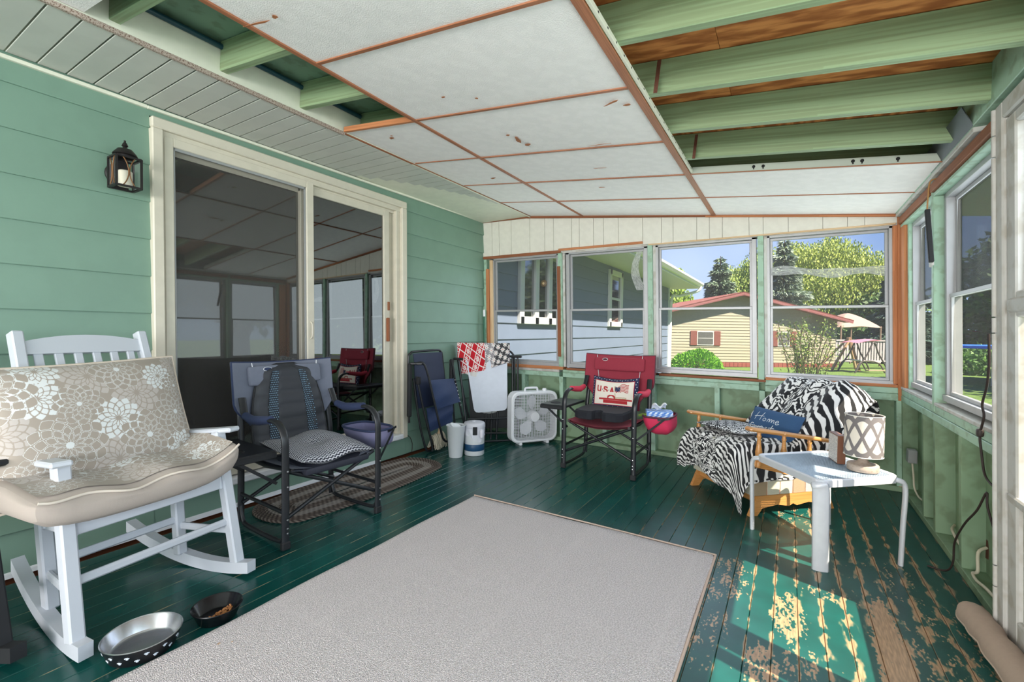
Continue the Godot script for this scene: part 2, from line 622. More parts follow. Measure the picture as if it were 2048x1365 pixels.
func materials() -> void:
	TX.pebble = blotch(31, Color.BLACK, Color.WHITE, 0.09, 1, 0.3, 0.7, 512, 2)
	TX.fine = blotch(32, Color.BLACK, Color.WHITE, 0.22, 1, 0.25, 0.75, 512, 2)
	TX.soft = blotch(33, Color(0.982, 0.982, 0.982), Color.WHITE, 0.015, 1, 0.3, 0.7)
	TX.dirty = blotch(34, Color(0.90, 0.885, 0.86), Color.WHITE, 0.02, 1, 0.2, 0.5, 256, 5)
	TX.grain = grain(35, Color(0.90, 0.885, 0.86), Color.WHITE)
	TX.line = grain(36, Color.BLACK, Color.WHITE)
	TX.weave = painted(64, 64, func(x, y): var k := 0.5 + 0.25 * sin(x * TAU * 16) + 0.25 * sin(y * TAU * 16); return Color(k, k, k))
	M.floor_worn = mat(Color.WHITE, 0.34, {"tex": floor_paint(2.3, -4.4, 1.45, 3.2, 580, 1280, true), "bump": TX.line, "relief": 0.0})
	M.floor = mat(Color.WHITE, 0.24, {"tex": floor_paint(0.0, -4.4, 2.35, 4.2, 940, 840, false)})
	for k in ["floor", "floor_worn"]:
		M[k].heightmap_enabled = false
	M.siding = mat(rgb(118, 148, 131), 0.5, {"tex": TX.soft, "tri": 0.8})
	M.soffit = mat(rgb(198, 198, 190), 0.45, {"tex": TX.soft, "tri": 1.0})
	M.tile = mat(rgb(246, 241, 239), 0.85, {"tex": TX.soft, "tri": 2.6, "bump": TX.pebble, "relief": 0.05})
	M.batten = mat(rgb(166, 106, 74), 0.6, {"tex": TX.grain, "uv": Vector2(2, 8)})
	M.rafter = mat(rgb(142, 164, 126), 0.55, {"tex": TX.grain, "uv": Vector2(0.8, 3)})
	M.ply = mat(Color.WHITE, 0.65, {"tex": blotch(41, rgb(150, 84, 38), rgb(206, 134, 74), 0.03, 4, 0.2, 0.8, 512, 5), "uv": Vector2(0.9, 1.1)})
	M.deck_green = mat(rgb(120, 152, 130), 0.6, {"tex": TX.dirty, "tri": 1.5})
	M.fascia = mat(rgb(222, 222, 204), 0.55, {"tex": TX.soft, "tri": 2.0})
	M.cream = mat(rgb(208, 201, 184), 0.5, {"tex": TX.soft, "tri": 2.0})
	M.mint = mat(rgb(158, 190, 168), 0.55, {"tex": TX.dirty, "tri": 1.7})
	M.sage = mat(rgb(126, 152, 122), 0.6, {"tex": TX.dirty, "tri": 0.9})
	M.gable = mat(rgb(220, 217, 206), 0.7, {"tex": TX.soft, "uv": Vector2(3, 3)})
	M.alu = mat(rgb(170, 170, 172), 0.42, {"metal": 0.3, "tex": TX.soft, "tri": 2.0})
	M.oldwhite = mat(rgb(196, 194, 190), 0.65, {"tex": blotch(44, rgb(232, 227, 220), Color.WHITE, 0.02, 1, 0.15, 0.6, 256, 5), "tri": 1.5})
	M.raw = mat(rgb(196, 128, 84), 0.7, {"tex": TX.grain, "uv": Vector2(1.2, 3)})
	M.pale = mat(rgb(222, 190, 152), 0.7, {"tex": TX.grain, "uv": Vector2(1.5, 10)})
	M.brown = mat(rgb(146, 88, 56), 0.7, {"tex": TX.grain, "uv": Vector2(2, 10)})
	M.glass = mat(Color(1, 1, 1, 0.03), 0.02, {"spec": 0.06})
	M.mirror = mat(Color(0.45, 0.46, 0.46), 0.02, {"metal": 1.0})
	M.mesh = mat(Color(0.36, 0.352, 0.335, 0.34), 0.9)
	M.mesh_sash = mat(Color(0.34, 0.35, 0.37, 0.55), 0.9)
	M.black = mat(rgb(30, 32, 36), 0.38, {"spec": 0.5})
	M.blackmat = mat(rgb(26, 27, 30), 0.7)
	M.rust = mat(rgb(92, 52, 36), 0.75, {"tex": TX.dirty, "tri": 8.0})
	M.steel = mat(rgb(190, 192, 196), 0.25, {"metal": 0.9})
	M.white = mat(rgb(226, 228, 230), 0.45)
	M.whiteplastic = mat(rgb(222, 224, 226), 0.5)
	M.grey = mat(rgb(150, 152, 152), 0.6)
	M.cable = mat(rgb(206, 198, 176), 0.55)
	M.dark = mat(rgb(14, 14, 14), 0.8)


# the floor boards and the house wall with its lapped siding
func shell() -> void:
	var fl := setting("floor", "dark green painted plank porch floor, worn to bare wood near the window wall", "floor")
	var k := -33
	while true:
		var xa := SEAM0 + PITCH * k
		k += 1
		if xa > 3.7:
			break
		var a := maxf(xa + 0.0009, 0.004)
		var b := minf(xa + PITCH - 0.0009, 3.8)
		var m := mb().slab(Vector3(a, -0.028, -4.42), Vector3(b, 0.0, 4.7), 0.0016)
		var far: bool = (a + b) * 0.5 > 2.32
		m.plan(2.3 if far else 0.0, -4.4, 1.45 if far else 2.35, 3.2 if far else 4.2)
		part("plank", m, M.floor_worn if far else M.floor, fl)
	part("subfloor", mb().slab(Vector3(-0.2, -0.12, -4.42), Vector3(3.8, -0.034, 4.7)), M.brown, fl)
	var wl := setting("wall_left", "house wall of mint green lapped siding beside the sliding door", "wall")
	part("sheathing", mb(XL).slab(Vector3(-0.3, -0.5, -4.45), Vector3(-0.075, 3.0, 4.7)), M.dark, wl)
	for i in 12:
		var y := 2.233 - 0.2035 * i if i < 11 else 0.0
		var top := 2.42 if i == 0 else y + 0.2335
		if i == 11:
			top = 0.225
		var prof := [Vector2(-0.02, y), Vector2(0.0, y), Vector2(0.002, y + 0.003), Vector2(-0.012, top), Vector2(-0.02, top)]
		var runs := [[-4.33, -3.05], [-1.112, 4.6]]
		for r in runs:
			part("siding_board", mb(XL).ext(prof, Vector3(0, 0, r[0]), Vector3.RIGHT, Vector3.UP, Vector3(0, 0, r[1] - r[0])), M.siding, wl)
	part("siding_board", mb(XL).ext([Vector2(-0.02, 2.30), Vector2(-0.002, 2.30), Vector2(-0.012, 2.42), Vector2(-0.02, 2.42)], Vector3(0, 0, -3.05), Vector3.RIGHT, Vector3.UP, Vector3(0, 0, 1.938)), M.siding, wl)
	part("siding_board", mb(XL).ext([Vector2(-0.02, 0.0), Vector2(0.0, 0.0), Vector2(-0.009, 0.156), Vector2(-0.02, 0.156)], Vector3(0, 0, -3.05), Vector3.RIGHT, Vector3.UP, Vector3(0, 0, 1.938)), M.siding, wl)
	var base := mb().ext([Vector2(0.001, 0.002), Vector2(0.02, 0.002), Vector2(0.016, 0.02), Vector2(0.004, 0.026)], Vector3(0, 0, -2.72), Vector3.RIGHT, Vector3.UP, Vector3(0, 0, 7.2))
	var bs := setting("baseboard_left", "thin white strip along the foot of the green house wall", "baseboard")
	part("strip", base, M.white, bs)
	# the end of the porch behind the camera: low wall, posts and open window row
	var wf := setting("wall_front", "low green end wall with window posts behind the camera", "wall")
	part("panel", mb().slab(Vector3(-0.05, -0.1, 4.6), Vector3(3.8, 0.75, 4.7)), M.sage, wf)
	part("header", mb().slab(Vector3(-0.05, 2.0, 4.6), Vector3(3.8, 2.75, 4.7)), M.gable, wf)
	for x in [0.03, 0.95, 1.9, 2.8, 3.68]:
		part("post", mb().slab(Vector3(x - 0.03, 0.75, 4.6), Vector3(x + 0.03, 2.0, 4.7)), M.mint, wf)


func door_slider() -> void:
	var d := setting("door_1", "cream framed sliding patio door with a screen panel over the left half", "door")
	# casing with mitred look: head, two jambs
	part("casing", mb(XL).slab(Vector3(-0.03, 2.238, -3.05), Vector3(0.032, 2.296, -1.112), 0.006), M.cream, d)
	part("casing", mb(XL).slab(Vector3(-0.03, 0.155, -1.166), Vector3(0.032, 2.238, -1.112), 0.006), M.cream, d)
	part("casing", mb(XL).slab(Vector3(-0.03, 0.155, -3.05), Vector3(0.032, 2.238, -2.99), 0.006), M.cream, d)
	part("head_track", mb(XL).slab(Vector3(-0.06, 2.20, -2.99), Vector3(0.004, 2.238, -1.166)).slab(Vector3(-0.06, 2.18, -2.99), Vector3(-0.03, 2.2, -1.166)), M.cream, d)
	part("inner_jamb", mb(XL).slab(Vector3(-0.07, 0.2, -2.99), Vector3(0.0, 2.22, -2.946), 0.003).slab(Vector3(-0.07, 0.2, -2.946), Vector3(-0.06, 2.2, -2.89)), M.cream, d)
	part("inner_jamb", mb(XL).slab(Vector3(-0.07, 0.2, -1.176), Vector3(-0.02, 2.22, -1.166), 0.002), M.cream, d)
	part("threshold", mb(XL).slab(Vector3(-0.07, 0.155, -2.99), Vector3(0.045, 0.2, -1.166), 0.008), M.white, d)
	part("dark_backing", mb(XL).slab(Vector3(-0.074, 0.2, -2.99), Vector3(-0.066, 2.24, -1.166)), M.dark, d)  # door-wide dark sheet in place of the dark room behind
	# the sliding panel on the right
	var p := mb(XL)
	p.slab(Vector3(-0.062, 0.2, -2.89), Vector3(-0.028, 2.19, -2.826), 0.004)
	p.slab(Vector3(-0.062, 2.135, -2.826), Vector3(-0.028, 2.19, -2.03), 0.004)
	p.slab(Vector3(-0.062, 0.2, -2.826), Vector3(-0.028, 0.3, -2.03), 0.004)
	p.slab(Vector3(-0.062, 0.2, -2.09), Vector3(-0.028, 2.19, -2.03), 0.004)
	var pn := part("sliding_panel", p, M.cream, d)
	part("pane", mb(XL).slab(Vector3(-0.05, 0.3, -2.826), Vector3(-0.044, 2.136, -2.09)), M.mirror, pn)
	var lt := part("latch", mb(XL).slab(Vector3(-0.028, 1.035, -2.872), Vector3(-0.006, 1.245, -2.85), 0.003).slab(Vector3(-0.028, 1.04, -2.885), Vector3(-0.022, 1.24, -2.846), 0.002), M.brown, pn, "brown wooden latch plate")
	part("keeper", mb(XL).slab(Vector3(-0.028, 1.31, -2.886), Vector3(-0.018, 1.385, -2.862), 0.003), M.brown, pn)
	# fixed panel behind the screen
	var q := mb(XL)
	q.slab(Vector3(-0.064, 0.2, -2.1), Vector3(-0.05, 0.28, -1.176))
	q.slab(Vector3(-0.064, 2.13, -2.1), Vector3(-0.05, 2.2, -1.176))
	q.slab(Vector3(-0.064, 0.2, -2.1), Vector3(-0.05, 2.2, -2.05))
	q.slab(Vector3(-0.064, 0.2, -1.23), Vector3(-0.05, 2.2, -1.176))
	var fp := part("fixed_panel", q, M.cream, d)
	part("pane", mb(XL).slab(Vector3(-0.06, 0.28, -2.05), Vector3(-0.056, 2.13, -1.23)), M.mirror, fp)
	# the screen panel in front
	var s := mb(XL)
	s.slab(Vector3(-0.02, 0.21, -1.224), Vector3(0.006, 2.216, -1.176), 0.004)
	s.slab(Vector3(-0.02, 0.21, -2.116), Vector3(0.006, 2.216, -2.058), 0.004)
	s.slab(Vector3(-0.02, 2.165, -2.058), Vector3(0.006, 2.216, -1.224), 0.004)
	s.slab(Vector3(-0.02, 0.21, -2.058), Vector3(0.006, 0.28, -1.224), 0.004)
	var sp := part("screen_panel", s, M.cream, d)
	part("screen", mb(XL).skin(func(u, v): return Vector3(-0.0105, lerpf(0.28, 2.165, v), lerpf(-2.058, -1.224, u)), 1, 1), M.mesh, sp, "dark grey insect screen")
	part("spline_bead", mb(XL).slab(Vector3(-0.014, 0.28, -1.234), Vector3(-0.004, 2.165, -1.224)).slab(Vector3(-0.014, 0.28, -2.058), Vector3(-0.004, 2.165, -2.046)).slab(Vector3(-0.014, 2.15, -2.058), Vector3(-0.004, 2.165, -1.224)), M.grey, sp)
	var xh := XL
	part("pull_handle", mb(xh).tube(spline([Vector3(0.006, 1.19, -2.085), Vector3(0.022, 1.175, -2.085), Vector3(0.024, 1.13, -2.085), Vector3(0.022, 1.085, -2.085), Vector3(0.006, 1.07, -2.085)], 3), 0.006, 6), M.cream, sp)


# one aluminium double-hung window: opening lo..hi in the plane, glass depth g. axis "b" = end wall, "r" = side wall
func hung(called: String, label: String, axis: String, lo: Vector2, hi: Vector2, out: float, rail: float, screen: bool) -> Node3D:
	var w := setting(called, label, "window")
	var box := func(m: MB, a: Vector2, b: Vector2, d0: float, d1: float) -> void:
		if axis == "b":
			m.slab(Vector3(a.x, a.y, -4.31 - d0), Vector3(b.x, b.y, -4.31 - d1), 0.002)
		else:
			m.slab(Vector3(3.717 + d0, a.y, a.x), Vector3(3.717 + d1, b.y, b.x), 0.002)
	var f := 0.035
	var m := mb(XW)
	box.call(m, lo, Vector2(lo.x + f, hi.y), out - 0.035, out + 0.03)
	box.call(m, Vector2(hi.x - f, lo.y), hi, out - 0.035, out + 0.03)
	box.call(m, Vector2(lo.x, hi.y - f), hi, out - 0.035, out + 0.03)
	box.call(m, lo, Vector2(hi.x, lo.y + f), out - 0.045, out + 0.03)
	part("frame", m, M.alu, w)
	var a := lo + Vector2(f, f)
	var b := hi - Vector2(f, f)
	for up in 2:
		var s := mb(XW)
		var y0: float = rail + 0.004 if up else a.y
		var y1: float = b.y if up else rail + 0.02
		var dd := 0.012 if up else -0.012
		var e := 0.02
		box.call(s, Vector2(a.x, y0), Vector2(a.x + e, y1), out + dd - 0.008, out + dd + 0.008)
		box.call(s, Vector2(b.x - e, y0), Vector2(b.x, y1), out + dd - 0.008, out + dd + 0.008)
		box.call(s, Vector2(a.x, y0), Vector2(b.x, y0 + e), out + dd - 0.01, out + dd + 0.01)
		box.call(s, Vector2(a.x, y1 - e), Vector2(b.x, y1), out + dd - 0.01, out + dd + 0.01)
		var sash := part("sash", s, M.alu, w)
		var g := mb(XW)
		if axis == "b":
			g.slab(Vector3(a.x + e, y0 + e, -4.31 - out - dd - 0.0015), Vector3(b.x - e, y1 - e, -4.31 - out - dd + 0.0015))
		else:
			g.slab(Vector3(3.717 + out + dd - 0.0015, y0 + e, a.x + e), Vector3(3.717 + out + dd + 0.0015, y1 - e, b.x - e))
		part("pane", g, M.glass, sash)
		if up and screen:
			var c := mb(XW)
			c.slab(Vector3(3.717 + out + 0.026, y0, a.x), Vector3(3.717 + out + 0.0265, b.y, b.x))
			part("insect_screen", c, M.mesh_sash, w)
	return w


func end_wall() -> void:
	var w := setting("wall_back", "end wall: open green studs below, boarded white gable above four windows", "wall")
	var Z := -4.31
	part("sole_plate", mb(XW).slab(Vector3(0.0, 0.0, Z - 0.09), Vector3(3.72, 0.04, Z), 0.003), M.sage, w)
	part("back_panel", mb(XW).slab(Vector3(-0.02, -0.3, Z - 0.11), Vector3(3.82, 0.76, Z - 0.088)), M.sage, w)
	for x in [0.022, 0.53, 0.985, 1.452, 1.925, 2.479, 2.825, 3.71]:
		part("stud", mb(XW).slab(Vector3(x - 0.021, 0.04, Z - 0.088), Vector3(x + 0.021, 0.672, Z - 0.002), 0.002), M.mint, w)
	for i in 3:
		var x0: float = [0.02, 1.006, 1.945][i]
		var x1: float = [0.965, 1.906, 2.803][i]
		part("rail", mb(XW).slab(Vector3(x0, 0.668, Z - 0.088), Vector3(x1, 0.716, Z), 0.003), M.mint, w)
		part("rail", mb(XW).slab(Vector3(x0, 0.717, Z - 0.088), Vector3(x1, 0.745, Z - 0.003), 0.003), M.mint if i else M.oldwhite, w)
		part("sill_strip", mb(XW).slab(Vector3(x0 + 0.04, 0.745, Z - 0.1), Vector3(x1 + 0.05, 0.776 if i == 0 else 0.766, Z + (0.014 if i == 0 else 0.004)), 0.003), M.raw if i == 0 else M.brown, w)
	part("rail", mb(XW).slab(Vector3(2.847, 0.668, Z - 0.088), Vector3(3.7, 0.718, Z), 0.003), M.mint, w)
	part("rail", mb(XW).slab(Vector3(2.847, 0.72, Z - 0.088), Vector3(3.7, 0.765, Z - 0.002), 0.003), M.mint, w)
	part("sill_strip", mb(XW).slab(Vector3(2.85, 0.765, Z - 0.1), Vector3(3.7, 0.787, Z + 0.003), 0.003), M.raw, w)
	# posts between the windows
	for p in [[0.985, M.mint], [1.912, M.mint], [2.82, M.mint]]:
		part("post", mb(XW).slab(Vector3(p[0] - 0.022, 0.74, Z - 0.09), Vector3(p[0] + 0.022, 1.97, Z), 0.003), p[1], w)
		part("stop_strip", mb(XW).slab(Vector3(p[0] + 0.023, 0.775, Z - 0.09), Vector3(p[0] + 0.048, 1.955, Z - 0.022), 0.002), M.oldwhite, w)
	part("stop_strip", mb(XW).slab(Vector3(0.957, 0.88, Z - 0.01), Vector3(0.992, 1.82, Z + 0.012), 0.003), M.brown, w)
	part("stop_strip", mb(XW).slab(Vector3(0.06, 0.78, Z - 0.02), Vector3(0.097, 1.845, Z + 0.012), 0.003), M.raw, w)
	part("stop_strip", mb(XW).slab(Vector3(0.1, 0.78, Z - 0.06), Vector3(0.138, 1.945, Z - 0.004), 0.003), M.pale, w)
	part("post", mb(XW).slab(Vector3(0.0, 0.74, Z - 0.09), Vector3(0.06, 1.97, Z - 0.006), 0.003), M.mint, w)
	part("post", mb(XW).slab(Vector3(3.70, 0.0, Z - 0.1), Vector3(3.80, 2.05, Z - 0.002), 0.003), M.raw, w)
	part("stop_strip", mb(XW).slab(Vector3(3.674, 0.79, Z - 0.07), Vector3(3.7, 1.955, Z - 0.004), 0.003), M.raw, w)
	# header over the windows, and the boarded gable
	part("header_strip", mb(XW).slab(Vector3(0.03, 1.956, Z - 0.01), Vector3(1.0, 1.985, Z + 0.02), 0.003), M.brown, w)
	part("header_strip", mb(XW).slab(Vector3(0.98, 1.978, Z - 0.01), Vector3(1.85, 2.0, Z + 0.02), 0.003), M.raw, w)
	part("header_strip", mb(XW).slab(Vector3(1.9, 1.96, Z - 0.01), Vector3(3.69, 1.972, Z + 0.008), 0.002), M.pale, w)
	part("header", mb(XW).slab(Vector3(0.0, 1.955, Z - 0.1), Vector3(3.8, 2.7, Z - 0.012)), M.oldwhite, w)
	var cuts := [0.0, 0.145, 0.24, 0.4, 0.635, 0.815, 0.918, 1.125, 1.208, 1.36, 1.464, 1.613, 1.848, 2.02, 2.124, 2.326, 2.43, 2.534, 2.738, 2.842, 3.02, 3.25, 3.405, 3.51, 3.7]
	for i in cuts.size() - 1:
		var xa: float = cuts[i] + 0.0018
		var xb: float = cuts[i + 1] - 0.0018
		var yt := func(x: float) -> float: return 2.405 if x < 0.61 else 2.46 - 0.1125 * x + 0.01
		part("gable_board", mb(XW).ext([Vector2(xa, 1.972), Vector2(xb, 1.972), Vector2(xb, yt.call(xb)), Vector2(xa, yt.call(xa))], Vector3(0, 0, Z - 0.012), Vector3.RIGHT, Vector3.UP, Vector3(0, 0, 0.012)), M.gable, w)
	part("crown_strip", mb(XW).beam(Vector3(0.01, 2.385, Z + 0.012), Vector3(0.615, 2.374, Z + 0.012), 0.022, 0.026, 0.003), M.brown, w)
	part("crown_strip", mb(XW).beam(Vector3(0.61, 2.372, Z + 0.012), Vector3(2.4, 2.176, Z + 0.012), 0.022, 0.026, 0.003), M.brown, w)
	part("crown_strip", mb(XW).beam(Vector3(2.4, 2.176, Z + 0.012), Vector3(3.7, 2.028, Z + 0.012), 0.022, 0.03, 0.003), M.raw, w)
	var names := ["end wall window at the house corner, a neighbour's triple window seen through it", "end wall window behind the red camp chair, with a blue house beyond", "end wall window showing a spruce and a shuttered house", "end wall window above the zebra throw, showing a willow"]
	var spans := [[0.112, 0.972], [1.045, 1.885], [1.948, 2.79], [2.852, 3.69]]
	for i in 4:
		hung("window_%d" % (i + 1), names[i], "b", Vector2(spans[i][0], 0.775), Vector2(spans[i][1], 1.975), 0.06, 1.355, false)
	# strips of clear patching tape on two panes
	var tape := mat(Color(0.86, 0.87, 0.87, 0.55), 0.5, {"tex": blotch(51, Color(0.72, 0.72, 0.72), Color.WHITE, 0.06, 2, 0.3, 0.7)})
	var ts := func(u: float, v: float) -> Vector3:
		var x := lerpf(2.895, 3.64, u)
		return Vector3(x, 1.665 - 0.04 * u + 0.012 * sin(u * 9.0) + (v - 0.5) * (0.062 + 0.015 * sin(u * 14.0)), Z - 0.058 - 0.004 * sin(u * 20.0 + v * 3.0))
	single("tape_strip", mb(XW).skin(ts, 24, 4), tape, "wrinkled clear tape stuck across the pane over the zebra throw", "tape", "tape on window panes")
	var t2 := func(u: float, v: float) -> Vector3:
		var y := lerpf(1.92, 1.55, u)
		return Vector3(1.80 - 0.06 * sin(u * 3.0) + 0.03 * u + (v - 0.5) * (0.05 + 0.05 * u), y, Z - 0.058 - 0.004 * sin(u * 18.0 + v * 4.0))
	single("tape_strip", mb(XW).skin(t2, 18, 4), tape, "curled strip of clear tape hanging in the upper corner of a pane", "tape", "tape on window panes")
	var dsc := thing("suction_thermometer", "small round brown dial stuck on the corner window pane", "thermometer", XW * Vector3(0.775, 1.655, Z - 0.05))
	part("dial", mb().lathe([Vector2(0, 0.0), Vector2(0.035, 0.0), Vector2(0.037, 0.006), Vector2(0.03, 0.012), Vector2(0.014, 0.012), Vector2(0, 0.012)], Vector3.ZERO, 20, Basis(Vector3.RIGHT, PI / 2)), mat(rgb(98, 82, 60), 0.5), dsc)
	part("hub", mb().lathe([Vector2(0.013, 0.01), Vector2(0.012, 0.02), Vector2(0, 0.022)], Vector3.ZERO, 14, Basis(Vector3.RIGHT, PI / 2)), mat(rgb(176, 152, 110), 0.4), dsc)


func window_wall() -> void:
	var w := setting("wall_right", "window wall: open green studs below the windows, racked and peeling", "wall")
	var X := 3.717
	var door0 := -2.44
	var door1 := -1.52
	for r in [[-4.32, door0], [door1, 4.6]]:
		part("sole_plate", mb(XW).slab(Vector3(X, 0.0, r[0]), Vector3(X + 0.09, 0.04, r[1]), 0.003), M.sage, w)
		part("back_panel", mb(XW).slab(Vector3(X + 0.086, -0.3, r[0]), Vector3(X + 0.105, 0.76, r[1])), M.sage, w)
		part("sill_board", mb(XW).slab(Vector3(X - 0.002, 0.755, r[0]), Vector3(X + 0.1, 0.775, r[1]), 0.003), M.oldwhite, w)
		part("rail", mb(XW).slab(Vector3(X, 0.668, r[0]), Vector3(X + 0.088, 0.71, r[1]), 0.003), M.mint, w)
		part("rail", mb(XW).slab(Vector3(X + 0.002, 0.712, r[0]), Vector3(X + 0.088, 0.754, r[1]), 0.003), M.mint, w)
	for z in [-4.3, -3.70, -3.44, -2.985, -2.475, -1.49, -1.0, -0.5, 0.0, 0.5, 1.0, 1.5, 2.0, 2.5, 3.0, 3.5, 4.0, 4.5]:
		part("stud", mb(XW).slab(Vector3(X + 0.001, 0.04, z - 0.02), Vector3(X + 0.088, 0.67, z + 0.02), 0.002), M.sage, w)
	for z in [-3.44, -1.45, -0.5, 0.4, 1.35, 2.3, 3.2, 4.1, 4.56]:
		part("post", mb(XW).slab(Vector3(X - 0.003, 0.72, z - 0.02), Vector3(X + 0.1, 1.97, z + 0.02), 0.003), M.mint, w)
	part("post", mb(XW).slab(Vector3(X + 0.0, 0.775, -4.3), Vector3(X + 0.1, 1.97, -4.2), 0.003), M.raw, w)
	part("stop_strip", mb(XW).slab(Vector3(X + 0.02, 0.775, -4.2), Vector3(X + 0.1, 1.96, -4.165), 0.003), M.mint, w)
	part("stop_strip", mb(XW).slab(Vector3(X + 0.05, 0.775, -3.42), Vector3(X + 0.1, 1.96, -3.395), 0.003), M.oldwhite, w)
	for r in [[-4.32, -2.5], [-2.5, 4.6]]:
		part("header", mb(XW).slab(Vector3(X + 0.02, 1.945, r[0]), Vector3(X + 0.11, 2.4, r[1])), M.mint, w)
	part("header_lip", mb(XW).slab(Vector3(X - 0.002, 1.93, -4.3), Vector3(X + 0.09, 1.95, -2.45), 0.003), M.mint, w)
	part("brown_strip", mb(XW).slab(Vector3(X - 0.016, 1.952, -4.28), Vector3(X + 0.02, 1.998, -3.47), 0.003), M.brown, w)
	part("brown_strip", mb(XW).slab(Vector3(X - 0.016, 1.952, -3.42), Vector3(X + 0.02, 1.998, -2.5), 0.003), M.brown, w)
	part("white_strip", mb(XW).slab(Vector3(X - 0.03, 2.01, -4.3), Vector3(X + 0.02, 2.036, -2.66), 0.003), M.oldwhite, w)
	var fs := mb(XW).ext([Vector2(-0.07, 2.115), Vector2(-0.035, 2.03), Vector2(-0.032, 2.031), Vector2(-0.067, 2.117)], Vector3(X, 0, -3.3), Vector3.RIGHT, Vector3.UP, Vector3(0, 0, 0.66))
	part("flashing", fs, mat(rgb(96, 102, 106), 0.5, {"metal": 0.5}), w, "bent grey metal flashing")
	hung("window_5", "side window in the far corner, screened above", "r", Vector2(-4.19, 0.79), Vector2(-3.47, 1.94), 0.075, 1.36, true)
	hung("window_6", "side window beside the door, screened above", "r", Vector2(-3.405, 0.79), Vector2(-2.5, 1.94), 0.075, 1.36, true)
	# door in the window wall
	var d := setting("door_2", "weathered grey porch door with two glazed panels in the window wall", "door")
	part("casing", mb(XW).slab(Vector3(X - 0.03, 0.0, -2.432), Vector3(X + 0.11, 2.01, -2.356), 0.006), M.oldwhite, d)
	part("casing", mb(XW).slab(Vector3(X - 0.03, 0.0, -1.6), Vector3(X + 0.11, 2.01, -1.52), 0.006), M.oldwhite, d)
	part("casing", mb(XW).slab(Vector3(X - 0.03, 1.945, -2.356), Vector3(X + 0.11, 2.01, -1.6), 0.006), M.oldwhite, d)
	var hinge := mb(XW)
	for y in [[0.02, 0.2], [0.205, 0.28], [0.285, 1.16], [1.165, 1.22], [1.225, 1.82], [1.825, 1.9], [1.905, 2.0]]:
		hinge.tube([Vector3(X - 0.033, y[0], -2.42), Vector3(X - 0.033, y[1], -2.42)], 0.008, 8)
	part("hinge", hinge, M.oldwhite, d)
	var lf := mb(XW)
	lf.slab(Vector3(X - 0.02, 0.03, -2.354), Vector3(X + 0.02, 1.943, -2.275), 0.006)
	lf.slab(Vector3(X - 0.02, 0.03, -1.68), Vector3(X + 0.02, 1.943, -1.602), 0.006)
	lf.slab(Vector3(X - 0.02, 1.9, -2.275), Vector3(X + 0.02, 1.943, -1.68), 0.006)
	lf.slab(Vector3(X - 0.028, 1.236, -2.33), Vector3(X + 0.02, 1.288, -1.63), 0.008)
	lf.slab(Vector3(X - 0.02, 1.22, -2.275), Vector3(X + 0.018, 1.31, -1.68), 0.004)
	lf.slab(Vector3(X - 0.026, 0.552, -2.34), Vector3(X + 0.02, 0.585, -1.62), 0.006)
	lf.slab(Vector3(X - 0.02, 0.03, -2.275), Vector3(X + 0.02, 0.15, -1.68), 0.006)
	var leaf := part("door_leaf", lf, M.oldwhite, d)
	part("panel", mb(XW).slab(Vector3(X - 0.004, 0.12, -2.28), Vector3(X + 0.01, 0.56, -1.67)), M.oldwhite, leaf)
	part("pane", mb(XW).slab(Vector3(X - 0.001, 0.58, -2.277), Vector3(X + 0.002, 1.24, -1.678)), M.glass, leaf)
	part("pane", mb(XW).slab(Vector3(X - 0.001, 1.29, -2.277), Vector3(X + 0.002, 1.905, -1.678)), M.glass, leaf)
	part("insect_screen", mb(XW).slab(Vector3(X + 0.014, 1.29, -2.277), Vector3(X + 0.0145, 1.905, -1.678)), M.mesh_sash, leaf)
	part("threshold", mb(XW).slab(Vector3(X - 0.03, 0.0, -2.356), Vector3(X + 0.11, 0.028, -1.6), 0.006), M.grey, d)


